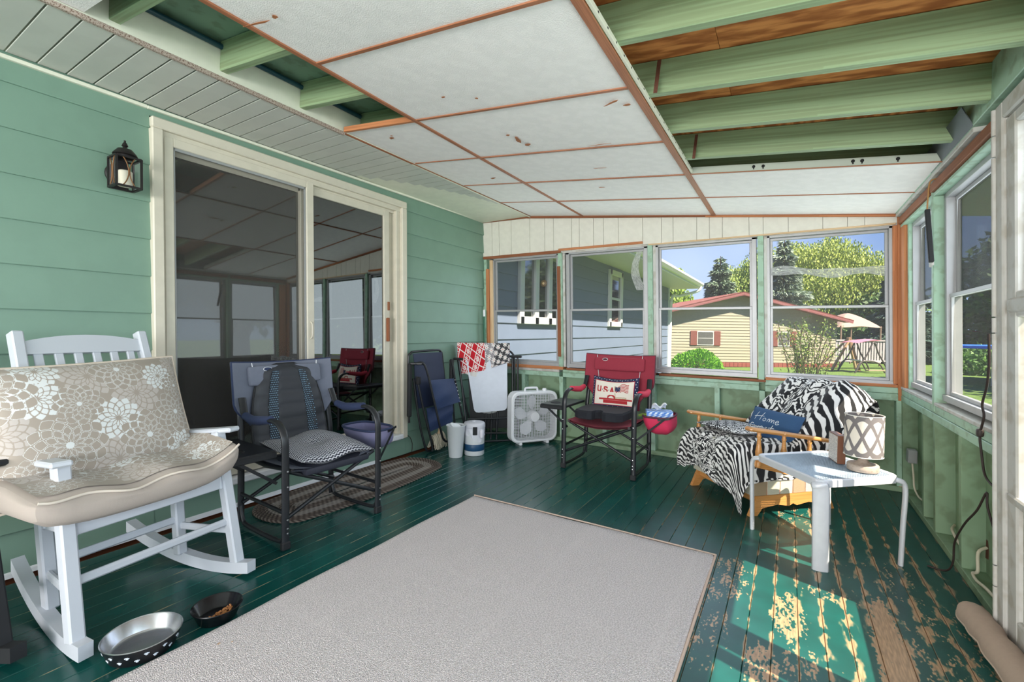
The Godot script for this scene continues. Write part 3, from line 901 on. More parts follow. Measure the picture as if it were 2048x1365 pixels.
func overhead() -> void:
	var c := setting("ceiling", "porch ceiling: white tiles with brown battens, partly open to green rafters", "ceiling")
	var Y := func(x: float, o := 0.0) -> float: return 2.44 - 0.1125 * x + o
	# vinyl soffit under the house eave, one ribbed strip after another
	var z := 4.6
	var pitch := 0.1015
	while z > -4.31:
		var a := maxf(z - pitch, -4.31)
		var y0 := 2.352 + 0.042 * smoothstep(-1.0, -4.3, z) + 0.016 * smoothstep(-1.2, 0.2, z)
		var y1 := 2.357 + 0.016 * smoothstep(-1.8, -4.3, z)
		var m := mb()
		m.beam(Vector3(-0.03, y0 + 0.006, (a + z) * 0.5 + 0.004), Vector3(0.575, y1 + 0.006, (a + z) * 0.5 + 0.004), z - a - 0.006, 0.006, 0.0015)
		part("soffit_strip", m, M.soffit, c)
		z -= pitch
	part("soffit_backing", mb().beam(Vector3(-0.05, 2.375, 0.15), Vector3(0.58, 2.378, 0.15), 9.0, 0.006), M.fascia, c)
	part("wall_channel", mb(XL).slab(Vector3(-0.012, 2.332, -1.1), Vector3(0.012, 2.350, 4.6), 0.002), M.fascia, c)
	part("wall_channel", mb().beam(Vector3(-0.03, 2.339, -1.1), Vector3(-0.03, 2.382, -4.3), 0.02, 0.016, 0.002), M.fascia, c)
	part("edge_channel", mb().beam(Vector3(0.582, 2.356, 4.6), Vector3(0.582, 2.362, -1.9), 0.018, 0.02, 0.002), mat(rgb(176, 160, 148), 0.6, {"tex": blotch(61, rgb(120, 84, 66), Color.WHITE, 0.09, 1, 0.2, 0.42, 256, 5), "tri": 5.0}), c)
	part("edge_channel", mb().beam(Vector3(0.585, 2.364, -1.9), Vector3(0.585, 2.372, -4.3), 0.012, 0.008, 0.001), M.brown, c)
	part("fascia_board", mb().slab(Vector3(0.572, 2.362, -4.31), Vector3(0.59, 2.515, 4.6), 0.002), M.fascia, c)
	# rafters every 0.42 m
	for i in range(-15, 7):
		var zr := -1.612 - 0.423 * i
		if zr < -4.25 or zr > 4.5:
			continue
		part("rafter", mb().beam(Vector3(0.592, Y.call(0.592, 0.09), zr), Vector3(3.69, Y.call(3.69, 0.09), zr), 0.04, 0.14, 0.003), M.rafter, c)
	# roof boards: painted green near the house, bare plywood outside
	part("roof_board", mb().beam(Vector3(0.2, Y.call(0.2, 0.17), 0.15), Vector3(1.22, Y.call(1.22, 0.17), 0.15), 9.1, 0.016), M.deck_green, c)
	for r in [[4.7, 0.92], [0.918, -0.3], [-0.302, -1.52], [-1.522, -2.74], [-2.742, -4.42]]:
		for s in [[1.222, 2.72], [2.722, 4.25]]:
			part("roof_board", mb().beam(Vector3(s[0], Y.call(s[0], 0.17), (r[0] + r[1]) * 0.5), Vector3(s[1], Y.call(s[1], 0.17), (r[0] + r[1]) * 0.5), r[0] - r[1], 0.016), M.ply, c)
	part("roof_cover", mb().beam(Vector3(-0.6, Y.call(-0.6, 0.2), 0.1), Vector3(4.27, Y.call(4.27, 0.2), 0.1), 9.4, 0.03), M.blackmat, c)
	part("eave_board", mb().slab(Vector3(4.2, 1.99, -4.5), Vector3(4.225, 2.14, 4.75)), M.white, c)
	part("eave_lining", mb().beam(Vector3(3.78, 2.05, 0.1), Vector3(4.2, 2.0, 0.1), 9.2, 0.01), M.white, c)
	# ceiling tiles
	var rows := [-4.285, -3.69, -3.107, -2.515, -1.89, -1.272, -0.67, -0.07, 0.53, 1.13, 1.73, 2.33, 2.93, 3.53, 4.13, 4.6]
	var cols := [[0.597, 1.182], [1.192, 2.398], [2.412, 3.63]]
	for k in 3:
		for i in rows.size() - 1:
			var za: float = rows[i]
			var zb: float = rows[i + 1]
			if k == 0 and za > -2.0 and zb < -0.6:
				continue
			if k == 2 and za > -3.2:
				continue
			var x0: float = cols[k][0]
			var x1: float = cols[k][1]
			var sag := rng.randf_range(0.002, 0.008)
			var m := mb()
			for sd in [0.0, 0.009]:
				var f := func(u: float, v: float) -> Vector3:
					var x := lerpf(x0, x1, u)
					return Vector3(x, Y.call(x, sd - sag * sin(u * PI) * sin(v * PI)), lerpf(za + 0.003, zb - 0.003, v))
				m.skin(f, 8, 4, false, false, sd > 0.0, Vector2.ZERO, Vector2(x1 - x0, zb - za))
			m.beam(Vector3(x0, Y.call(x0, 0.0045), za + 0.003), Vector3(x1, Y.call(x1, 0.0045), za + 0.003), 0.0004, 0.009)
			m.beam(Vector3(x0, Y.call(x0, 0.0045), zb - 0.003), Vector3(x1, Y.call(x1, 0.0045), zb - 0.003), 0.0004, 0.009)
			part("ceiling_tile", m, M.tile, c)
	for i in rows.size():
		var zz: float = rows[i]
		part("batten", mb().beam(Vector3(1.2, Y.call(1.2, -0.003), zz), Vector3(2.39, Y.call(2.39, -0.003), zz), 0.018, 0.006, 0.001), M.batten, c)
		if zz < -2.0:
			part("batten", mb().beam(Vector3(0.6, Y.call(0.6, -0.002), zz), Vector3(1.18, Y.call(1.18, -0.002), zz), 0.012, 0.005, 0.001), M.batten, c)
		if zz < -3.1:
			part("batten", mb().beam(Vector3(2.41, Y.call(2.41, -0.002), zz), Vector3(3.63, Y.call(3.63, -0.002), zz), 0.012, 0.005, 0.001), M.batten, c)
	part("batten", mb().beam(Vector3(1.188, Y.call(1.188, -0.004), 4.6), Vector3(1.188, Y.call(1.188, -0.004), -4.29), 0.022, 0.008, 0.001), M.batten, c)
	part("batten", mb().beam(Vector3(2.405, Y.call(2.405, -0.004), 4.6), Vector3(2.405, Y.call(2.405, -0.004), -4.29), 0.034, 0.008, 0.001), M.batten, c)
	part("batten", mb().beam(Vector3(0.6, Y.call(0.6, 0.008), -1.892), Vector3(1.18, Y.call(1.18, 0.008), -1.892), 0.02, 0.03, 0.001), M.raw, c)
	# perforated white edge of the hanging grid, and its keyholed cross bar
	var hb := part("grid_bar", mb().beam(Vector3(2.43, Y.call(2.43, 0.012), 4.6), Vector3(2.43, Y.call(2.43, 0.012), -3.1), 0.012, 0.02, 0.001), M.fascia, c)
	var hole := mb().slab(Vector3(-0.0005, -0.003, -0.004), Vector3(0.0005, 0.003, 0.004)).mesh()
	for i in 28:
		var o := part("bar_hole", hole, M.dark, hb)
		o.position = Vector3(2.4365, Y.call(2.43, 0.012), -0.6 - i * 0.09)
	var cb := part("cross_bar", mb().beam(Vector3(2.43, Y.call(2.43, 0.02), -3.1), Vector3(3.62, Y.call(3.62, 0.02), -3.1), 0.006, 0.04, 0.001), mat(rgb(172, 178, 166), 0.5), c)
	for x in [2.78, 2.83, 3.26, 3.30, 3.45]:
		part("keyhole", mb().lathe([Vector2(0, 0), Vector2(0.009, 0), Vector2(0.009, 0.002), Vector2(0, 0.002)], Vector3(x, Y.call(x, 0.022), -3.096), 10, Basis(Vector3.RIGHT, PI / 2)).slab(Vector3(x - 0.003, Y.call(x, 0.006), -3.0965), Vector3(x + 0.003, Y.call(x, 0.02), -3.094)), M.dark, cb)
	# rusty hanger straps nailed to two rafters
	for a in [[2.49, -2.0, 0.12], [2.5, -2.845, 0.1]]:
		var x: float = a[0]
		part("hanger_strap", mb().beam(Vector3(x, Y.call(x, 0.14), a[1] + 0.018), Vector3(x - 0.012, Y.call(x, 0.0), a[1] + 0.03), 0.016, 0.003, 0.0, Vector3(0, 0, 1)), M.rust, c)
	# dark teal pipe running along the top of the fascia between the rafters
	part("pipe", mb().tube([Vector3(0.612, 2.50, 1.8), Vector3(0.612, 2.50, -2.0)], 0.013, 8), mat(rgb(18, 62, 74), 0.4), c)
	part("ledger", mb().slab(Vector3(3.62, 2.03, -4.3), Vector3(3.72, 2.2, 4.6), 0.003), M.mint, c)
	# torn spots in the tile facing: bare brown board showing
	var torn := mat(rgb(176, 112, 72), 0.8, {"tex": TX.grain, "uv": Vector2(3, 8)})
	var chip := func(x: float, zz: float, l: float, ww: float, an: float) -> void:
		var m := mb()
		var ring := []
		for i in 11:
			var k := TAU * i / 11.0
			var r := 0.6 + 0.5 * rng.randf()
			ring.append(Vector2(cos(k) * l * 0.5 * r, sin(k) * ww * 0.5 * r).rotated(an))
		var o := Vector3(x, Y.call(x, -0.0075 if x > 1.2 and x < 2.4 else -0.003), zz)
		m.ext(ring, o, Vector3(1, -0.1125, 0).normalized(), Vector3(0, 0, 1), Vector3(0, -0.0012, 0))
		part("torn_spot", m, torn, c)
	for a in [[1.62, -2.28, 0.11, 0.03, 1.3], [1.60, -2.2, 0.03, 0.02, 0.4], [1.64, -2.36, 0.05, 0.03, 0.7], [2.28, -1.99, 0.12, 0.014, 0.5], [2.34, -2.03, 0.04, 0.02, 0.2], [1.9, -2.86, 0.12, 0.008, 0.05], [0.83, -2.06, 0.05, 0.022, 0.3], [0.86, -2.03, 0.02, 0.012, 0.0],
		[1.0, -2.95, 0.06, 0.02, 0.4], [1.25, -0.98, 0.16, 0.012, -0.1], [1.36, -0.98, 0.03, 0.022, 0.2], [1.55, -1.7, 0.03, 0.012, 0.1], [1.7, -1.76, 0.02, 0.015, 0.0], [1.75, -3.3, 0.06, 0.012, 0.0], [2.05, -2.46, 0.18, 0.006, 0.1], [3.0, -3.9, 0.05, 0.01, 0.0], [2.95, -1.6, 0.02, 0.01, 0.0]]:
		if a[0] < 2.4 or a[1] < -3.1:
			chip.call(a[0], a[1], a[2], a[3], a[4])


# ---- printed and woven surfaces -------------------------------------------------------------------------------

func stroke(im: Image, pts: Array, r: float, col: Color) -> void:
	for i in pts.size() - 1:
		var a: Vector2 = pts[i]
		var b: Vector2 = pts[i + 1]
		var k := maxi(1, int(a.distance_to(b)))
		for j in k + 1:
			var p := a.lerp(b, float(j) / k)
			im.fill_rect(Rect2i(int(p.x - r), int(p.y - r), maxi(1, int(2 * r)), maxi(1, int(2 * r))), col)


func curve2(pts: Array, per := 8) -> Array:
	var out := []
	for i in pts.size() - 1:
		for k in per:
			out.append(pts[i].cubic_interpolate(pts[i + 1], pts[maxi(i - 1, 0)], pts[mini(i + 2, pts.size() - 1)], float(k) / per))
	out.append(pts[-1])
	return out


# dahlia heads in white and pale taupe on taupe cloth
func flower_cloth() -> ImageTexture:
	var base := rgb(160, 149, 137)
	var ink := rgb(212, 214, 213)
	var dim := rgb(182, 173, 166)
	# x, y, radius, kind (0 white outline, 1 white petals, 2 pale petals)
	var fl := [[0.28, 0.66, 0.25, 0], [0.68, 0.7, 0.23, 0], [0.88, 0.54, 0.2, 0], [0.6, 0.1, 0.2, 0], [0.04, 0.2, 0.24, 0], [0.36, 0.36, 0.17, 0], [0.92, 0.3, 0.13, 0], [0.1, 0.85, 0.16, 0], [0.92, 0.95, 0.15, 0],
		[0.19, 0.28, 0.16, 1], [0.53, 0.52, 0.18, 1], [0.82, 0.2, 0.13, 1], [0.87, 0.83, 0.14, 1], [0.23, 0.06, 0.14, 1],
		[0.44, 0.14, 0.19, 2], [0.66, 0.33, 0.19, 2], [0.03, 0.5, 0.18, 2], [0.5, 0.84, 0.2, 2], [0.96, 0.1, 0.12, 2]]
	return painted(512, 384, func(x: float, y: float) -> Color:
		var c := base
		for pass_no in [2, 1, 0]:
			for f in fl:
				if f[3] != pass_no:
					continue
				var d := Vector2((x - f[0]) * 1.33, y - f[1])
				var r: float = d.length() / f[2]
				if r > 1.0:
					continue
				if r < 0.1:
					c = ink if pass_no == 0 else c
					continue
				for ring in 4:
					# four staggered wreaths of pointed petals, the inner ones lying over the outer
					var k := 3 - ring
					var cnt := 12.0
					var an := fposmod((d.angle() / TAU + 0.5) * cnt + 0.5 * (k % 2), 1.0) - 0.5
					var q := (r - 0.08 - 0.2 * k) / 0.3 - 0.5
					if absf(q) >= 0.5:
						continue
					var wq := 0.47 * (1.0 - pow(absf(q) * 2.0, 1.35))
					if wq <= 0.0 or absf(an) > wq:
						continue
					var e := absf(an) / wq
					var rim := 0.05 / (wq * (0.35 + r))
					if pass_no == 0:
						c = ink if e > 1.0 - rim or absf(q) > 0.43 else base
					elif e < 0.84:
						c = ink if pass_no == 1 else dim
		return c)


func zebra_cloth() -> ImageTexture:
	var n := raw_noise(71, 512, 512, 0.012, 3)
	var m := raw_noise(72, 512, 512, 0.022, 2)
	var im := Image.create(512, 512, false, Image.FORMAT_RGB8)
	for y in 512:
		for x in 512:
			var a := n[y * 512 + x] / 255.0
			var b := m[y * 512 + x] / 255.0
			var fold := absf(fposmod(x / 200.0 + a * 0.5, 2.0) - 1.0) * 110.0
			var s := sin((y + fold + b * 12.0 + a * 40.0) * TAU / 29.0) + (b - 0.5) * 1.3
			var k := smoothstep(-0.12, 0.12, s - 0.05)
			im.set_pixel(x, y, rgb(22, 22, 26).lerp(rgb(226, 224, 222), k))
	return ImageTexture.create_from_image(im)


func fair_isle() -> ImageTexture:
	var red := rgb(186, 20, 36)
	var pale := rgb(232, 226, 222)
	var coal := rgb(62, 60, 64)
	return painted(384, 256, func(x: float, y: float) -> Color:
		var grey := x > 0.52
		var u := x * 9.0 + y * 3.0
		var v := y * 6.0 - x * 4.5
		var fu := fposmod(u, 2.0)
		var fv := fposmod(v, 2.0)
		var cell := Vector2(fposmod(u, 1.0) - 0.5, fposmod(v, 1.0) - 0.5)
		var lat := absf(cell.x) > 0.43 or absf(cell.y) > 0.43
		if grey:
			var r := cell.length()
			var star := absf(sin(cell.angle() * 4.0)) * 0.34
			if r < 0.46 and r > 0.06 and r < 0.12 + star:
				return pale
			if r < 0.07:
				return red
			return coal if x > 0.7 else rgb(150, 146, 150)
		if lat:
			return pale
		if fu > 1.0 and fv < 2.0 and int(floorf(u)) % 2 != 0:
			var r := cell.length()
			var star := absf(sin(cell.angle() * 4.0)) * 0.3
			if r < 0.4 and r > 0.06 and r < 0.1 + star:
				return pale
		return red)


func usa_print() -> ImageTexture:
	var w := 384
	var h := 272
	var im := Image.create(w, h, false, Image.FORMAT_RGB8)
	im.fill(rgb(226, 218, 206))
	var navy := rgb(36, 42, 76)
	var red := rgb(172, 42, 48)
	var b := 26
	for r in [Rect2i(0, 0, w, b), Rect2i(0, h - b, w, b), Rect2i(0, 0, b, h), Rect2i(w - b, 0, b, h)]:
		im.fill_rect(r, navy)
	for r in [Rect2i(b, b, w - 2 * b, 5), Rect2i(b, h - b - 5, w - 2 * b, 5), Rect2i(b, b, 5, h - 2 * b), Rect2i(w - b - 5, b, 5, h - 2 * b)]:
		im.fill_rect(r, red)
	for i in 17:
		for yy in [10, h - 16]:
			im.fill_rect(Rect2i(10 + i * 22, yy + (4 if i % 2 else -4), 5, 5), Color.WHITE)
	for i in 12:
		for xx in [10, w - 16]:
			im.fill_rect(Rect2i(xx + (4 if i % 2 else -4), 12 + i * 21, 5, 5), Color.WHITE)
	var P := func(a: Array) -> Array:
		var o := []
		for q in a:
			o.append(Vector2(q[0], q[1]))
		return o
	stroke(im, curve2(P.call([[56, 78], [56, 108], [62, 122], [76, 122], [82, 108], [82, 78]])), 5, red)
	stroke(im, curve2(P.call([[138, 84], [128, 77], [114, 82], [114, 94], [128, 100], [140, 108], [138, 120], [122, 124], [110, 116]])), 5, red)
	stroke(im, P.call([[166, 126], [180, 80], [194, 126]]), 5, red)
	stroke(im, P.call([[172, 112], [188, 112]]), 4, red)
	im.fill_rect(Rect2i(95, 98, 7, 7), navy)
	im.fill_rect(Rect2i(150, 98, 7, 7), navy)
	stroke(im, P.call([[202, 66], [212, 190]]), 2, rgb(150, 128, 78))
	for i in 12:
		var y0 := 70.0 + i * 6.0
		var pts := []
		for k in 14:
			pts.append(Vector2(208 + k * 8, y0 + 10.0 * sin(k * 0.6 + 0.4) - k * 1.6))
		stroke(im, pts, 3, red if i % 2 == 0 else rgb(228, 220, 208))
	for k in 7:
		for j in 7:
			im.fill_rect(Rect2i(206 + k * 6, 68 + j * 5 + int(6 * sin(k * 0.5)), 6, 6), navy)
	for k in 9:
		im.fill_rect(Rect2i(210 + (k * 17) % 38, 74 + (k * 11) % 28, 2, 2), Color.WHITE)
	stroke(im, P.call([[150, 190], [150, 176], [166, 166], [190, 166], [204, 178], [206, 192]]), 5, red)
	stroke(im, P.call([[80, 196], [340, 196]]), 7, red)
	stroke(im, P.call([[210, 182], [300, 178]]), 2, rgb(150, 128, 78))
	stroke(im, P.call([[210, 190], [300, 187]]), 2, rgb(150, 128, 78))
	im.fill_rect(Rect2i(110, 204, 200, 26), red)
	return ImageTexture.create_from_image(im)


func home_print() -> ImageTexture:
	var im := Image.create(384, 256, false, Image.FORMAT_RGB8)
	im.fill(rgb(52, 84, 122))
	for y in 256:
		for x in 384:
			var k := 0.95 + 0.07 * sin(y * 1.7) + 0.04 * sin(x * 2.3 + y)
			im.set_pixel(x, y, rgb(50 * k, 84 * k, 124 * k))
	var ink := rgb(226, 228, 230)
	var P := func(a: Array) -> Array:
		var o := []
		for q in a:
			o.append(Vector2(q[0], q[1]))
		return curve2(o, 6)
	stroke(im, P.call([[86, 46], [78, 66], [72, 104]]), 1.6, ink)
	stroke(im, P.call([[132, 44], [122, 70], [116, 106]]), 1.6, ink)
	stroke(im, P.call([[62, 82], [100, 76], [140, 72]]), 1.6, ink)
	stroke(im, P.call([[150, 84], [140, 92], [146, 106], [160, 102], [162, 90], [150, 84]]), 1.6, ink)
	stroke(im, P.call([[176, 106], [180, 88], [190, 86], [192, 106], [198, 88], [208, 86], [210, 106], [216, 90], [226, 88], [228, 108]]), 1.6, ink)
	stroke(im, P.call([[242, 98], [260, 94], [256, 84], [244, 88], [240, 102], [250, 112], [268, 104]]), 1.6, ink)
	stroke(im, P.call([[78, 138], [62, 134], [54, 146], [70, 156], [78, 168], [64, 178], [48, 172]]), 2.4, ink)
	stroke(im, P.call([[94, 148], [94, 170], [106, 172], [112, 152], [114, 172], [128, 170], [130, 148]]), 2.4, ink)
	stroke(im, P.call([[144, 164], [160, 160], [158, 148], [146, 150], [142, 168], [156, 176], [172, 168]]), 2.4, ink)
	stroke(im, P.call([[180, 164], [196, 160], [194, 148], [182, 150], [178, 168], [192, 176], [208, 168]]), 2.4, ink)
	stroke(im, P.call([[232, 124], [224, 150], [222, 172], [234, 178], [250, 166]]), 2.4, ink)
	stroke(im, P.call([[208, 146], [246, 142]]), 2.0, ink)
	stroke(im, P.call([[70, 206], [62, 236]]), 1.6, ink)
	stroke(im, P.call([[110, 206], [104, 236]]), 1.6, ink)
	stroke(im, P.call([[56, 222], [116, 218]]), 1.6, ink)
	stroke(im, P.call([[134, 220], [124, 228], [132, 238], [146, 230], [134, 220]]), 1.6, ink)
	stroke(im, P.call([[160, 238], [166, 222], [176, 222], [178, 238], [186, 222], [196, 222], [198, 238]]), 1.6, ink)
	stroke(im, P.call([[212, 232], [228, 228], [222, 220], [210, 228], [218, 240], [236, 234]]), 1.6, ink)
	return ImageTexture.create_from_image(im)


func frame(fwd: Vector3, up := Vector3.UP) -> Basis:
	var z := fwd.normalized()
	var x := up.cross(z).normalized()
	return Basis(x, z.cross(x), z)


# ---- the things in the porch -----------------------------------------------------------------------------------

func furniture() -> void:
	M.beige = mat(rgb(172, 160, 150), 0.9, {"bump": TX.weave, "relief": 0.02, "uv": Vector2(12, 12), "rim": 0.2})
	M.flower = mat(Color.WHITE, 0.9, {"tex": flower_cloth(), "rim": 0.15})
	M.zebra = mat(Color.WHITE, 0.95, {"tex": zebra_cloth(), "rim": 0.3, "uv": Vector2(1, 1)})
	M.navy = mat(rgb(38, 50, 82), 0.75, {"rim": 0.2, "tex": TX.soft, "tri": 6.0})
	M.slate = mat(rgb(108, 113, 128), 0.8, {"rim": 0.2, "tex": TX.soft, "tri": 6.0})
	M.maroon = mat(rgb(150, 44, 62), 0.8, {"rim": 0.2, "tex": TX.soft, "tri": 6.0})
	M.crimson = mat(rgb(206, 46, 84), 0.8, {"rim": 0.2})
	M.oak = mat(rgb(206, 146, 84), 0.4, {"tex": TX.grain, "uv": Vector2(2, 10), "coat": 0.3})
	rugs()
	rockers()
	camp_chairs()
	corner_stack()
	glider()
	side_table()
	small_things()


func rugs() -> void:
	var pile := blotch(81, rgb(200, 194, 194), rgb(238, 233, 234), 0.12, 1, 0.15, 0.8, 512, 4)
	var rg := mat(Color(1.0, 0.978, 0.97), 0.97, {"tex": pile, "uv": Vector2(1.1, 1.1), "bump": TX.fine, "relief": 0.5, "rim": 0.3})
	var m := mb()
	var f := func(u: float, v: float) -> Vector3:
		var edge := 1.0 - smoothstep(0.0, 0.012, minf(minf(u, 1.0 - u), v))
		return Vector3(lerpf(1.155, 2.69, u) + 0.004 * sin(v * 30.0), 0.015 - 0.0145 * edge * edge, lerpf(-2.535, 0.9, v) + 0.004 * sin(u * 17.0))
	m.skin(f, 90, 90, false, false, true, Vector2.ZERO, Vector2(1.535, 3.435) * 1.6)
	var r := thing("area_rug", "large plain beige cut-pile rug with a few faint stains in the middle of the floor", "rug", Vector3.ZERO)
	part("pile", m, rg, r)
	part("binding", mb().tube([Vector3(2.69, 0.006, -2.53), Vector3(2.692, 0.006, -1.5), Vector3(2.69, 0.006, 0.88)], 0.006, 6).tube([Vector3(1.155, 0.006, -2.535), Vector3(2.0, 0.006, -2.538), Vector3(2.69, 0.006, -2.53)], 0.005, 6), mat(rgb(200, 176, 160), 0.9), r)
	var stain := mat(rgb(190, 160, 132), 0.97, {"tex": TX.dirty, "tri": 9.0})
	var spot := func(x: float, z: float, rad: float) -> void:
		var ring := []
		for i in 13:
			ring.append(Vector2(cos(TAU * i / 13.0), sin(TAU * i / 13.0)) * rad * (0.55 + 0.6 * rng.randf()))
		part("stain", mb().ext(ring, Vector3(x, 0.0144, z), Vector3.RIGHT, Vector3(0, 0, 1), Vector3(0, 0.0012, 0)), stain, r)
	for a in [[1.27, -0.83, 0.006], [1.30, -0.86, 0.004]]:
		spot.call(a[0], a[1], a[2])
	# braided oval runner: rings of plaited cord
	var br := thing("braided_rug", "oval braided rug in brown and oatmeal lying in front of the sliding door", "rug", Vector3(0.33, 0.0, -2.26))
	var cols := [[rgb(96, 82, 74), rgb(138, 122, 110)], [rgb(92, 78, 70), rgb(168, 152, 138)], [rgb(166, 154, 144), rgb(196, 186, 176)]]
	for i in 13:
		var hw := 0.272 - i * 0.0205
		var hl := 0.735 - i * 0.0205
		var pts := []
		for k in 72:
			var an := TAU * k / 72.0
			var c := cos(an)
			var s := sin(an)
			pts.append(Vector3(signf(c) * pow(absf(c), 0.9) * hw, 0.008, s * hw + signf(s) * (hl - hw) * minf(1.0, absf(s) * 1.6)))
		var pr: Array = cols[[1, 0, 0, 1, 2, 2, 2, 1, 1, 0, 1, 2, 2][i]]
		var tx := painted(64, 16, func(x, y): return pr[0] if fposmod(x * 2.0 + y * 2.0 + i * 0.37, 1.0) < 0.5 else pr[1])
		part("braid", mb().tube(pts, 0.0118, 8, true, 0.68), mat(Color.WHITE, 0.95, {"tex": tx, "uv": Vector2(16, 1), "bump": TX.fine, "relief": 0.2}), br)


func rocking_chair(called: String, label: String, m: Material, at: Vector3, turn: float) -> Node3D:
	var r := thing(called, label, "rocking chair", at, turn)
	for s in [-1.0, 1.0]:
		var top := []
		var bot := []
		for k in 15:
			var f := lerpf(-0.39, 0.345, k / 14.0)
			var y := (f - 0.13) * (f - 0.13) / 2.3
			var l: float = s * lerpf(0.205, 0.305, k / 14.0)
			bot.append(Vector3(l, y, f))
			top.append(Vector3(l, y + 0.052, f))
		var rk := mb()
		for k in 14:
			for q in [[bot[k], bot[k + 1], top[k + 1], top[k]]]:
				var o := Vector3(0.021, 0, 0)
				var mid: Vector3 = (q[0] + q[2]) * 0.5
				rk.quad(q[0] - o, q[1] - o, q[2] - o, q[3] - o, mid)
				rk.quad(q[0] + o, q[1] + o, q[2] + o, q[3] + o, mid)
				rk.quad(q[3] - o, q[2] - o, q[2] + o, q[3] + o, mid)
				rk.quad(q[0] - o, q[1] - o, q[1] + o, q[0] + o, mid)
		for k in [0, 14]:
			var o := Vector3(0.021, 0, 0)
			rk.quad(bot[k] - o, bot[k] + o, top[k] + o, top[k] - o, top[7])
		part("rocker", rk, m, r)
		part("leg", mb().beam(Vector3(s * 0.297, 0.05, 0.262), Vector3(s * 0.285, 0.655, 0.145), 0.046, 0.046, 0.006, Vector3(0, 0, 1)), m, r)
		part("leg", mb().beam(Vector3(s * 0.235, 0.055, -0.05), Vector3(s * 0.24, 0.43, -0.095), 0.044, 0.044, 0.006, Vector3(0, 0, 1)), m, r)
		part("back_post", mb().beam(Vector3(s * 0.235, 0.36, -0.07), Vector3(s * 0.222, 1.115, -0.345), 0.038, 0.05, 0.005, Vector3(0, 0, 1)), m, r)
		part("arm", mb().beam(Vector3(s * 0.312, 0.668, 0.225), Vector3(s * 0.25, 0.618, -0.2), 0.06, 0.022, 0.006), m, r)
		part("side_rail", mb().beam(Vector3(s * 0.27, 0.425, 0.2), Vector3(s * 0.232, 0.39, -0.1), 0.022, 0.06, 0.004), m, r)
		part("stretcher", mb().beam(Vector3(s * 0.287, 0.2, 0.225), Vector3(s * 0.238, 0.19, -0.062), 0.02, 0.032, 0.006), m, r)
	part("front_rail", mb().beam(Vector3(-0.285, 0.43, 0.185), Vector3(0.285, 0.43, 0.185), 0.022, 0.07, 0.004), m, r)
	part("stretcher", mb().beam(Vector3(-0.28, 0.24, 0.215), Vector3(0.28, 0.24, 0.215), 0.022, 0.034, 0.008), m, r)
	part("stretcher", mb().beam(Vector3(-0.235, 0.22, -0.07), Vector3(0.235, 0.22, -0.07), 0.022, 0.034, 0.008), m, r)
	for k in 7:
		var f := 0.17 - k * 0.042
		part("seat_slat", mb().beam(Vector3(-0.26, 0.455 - k * 0.006, f), Vector3(0.26, 0.455 - k * 0.006, f), 0.036, 0.014, 0.003), m, r)
	# crest rail with an arched top, and slats below it
	var up := Vector3(0, 0.755, -0.275).normalized()
	var o := Vector3(0, 0.36, -0.07)
	var arch := []
	for k in 13:
		var x := lerpf(-0.208, 0.208, k / 12.0)
		arch.append(Vector2(x, 0.755 + 0.028 * (1.0 - pow(x / 0.208, 2.0))))
	arch.append(Vector2(0.208, 0.70))
	arch.append(Vector2(-0.208, 0.70))
	part("crest_rail", mb().ext(arch, o + Vector3(0, 0, -0.012), Vector3.RIGHT, up, Vector3(0, 0.008, 0.022)), m, r)
	for k in 6:
		var x := -0.165 + k * 0.066
		part("slat", mb().beam(o + Vector3(x, 0, 0) + up * 0.05, o + Vector3(x, 0, 0) + up * 0.71, 0.03, 0.014, 0.003, Vector3(0, 0, 1)), m, r)
	part("lower_rail", mb().beam(o + Vector3(-0.22, 0.03, -0.01), o + Vector3(0.22, 0.03, -0.01), 0.02, 0.06, 0.004), m, r)
	return r


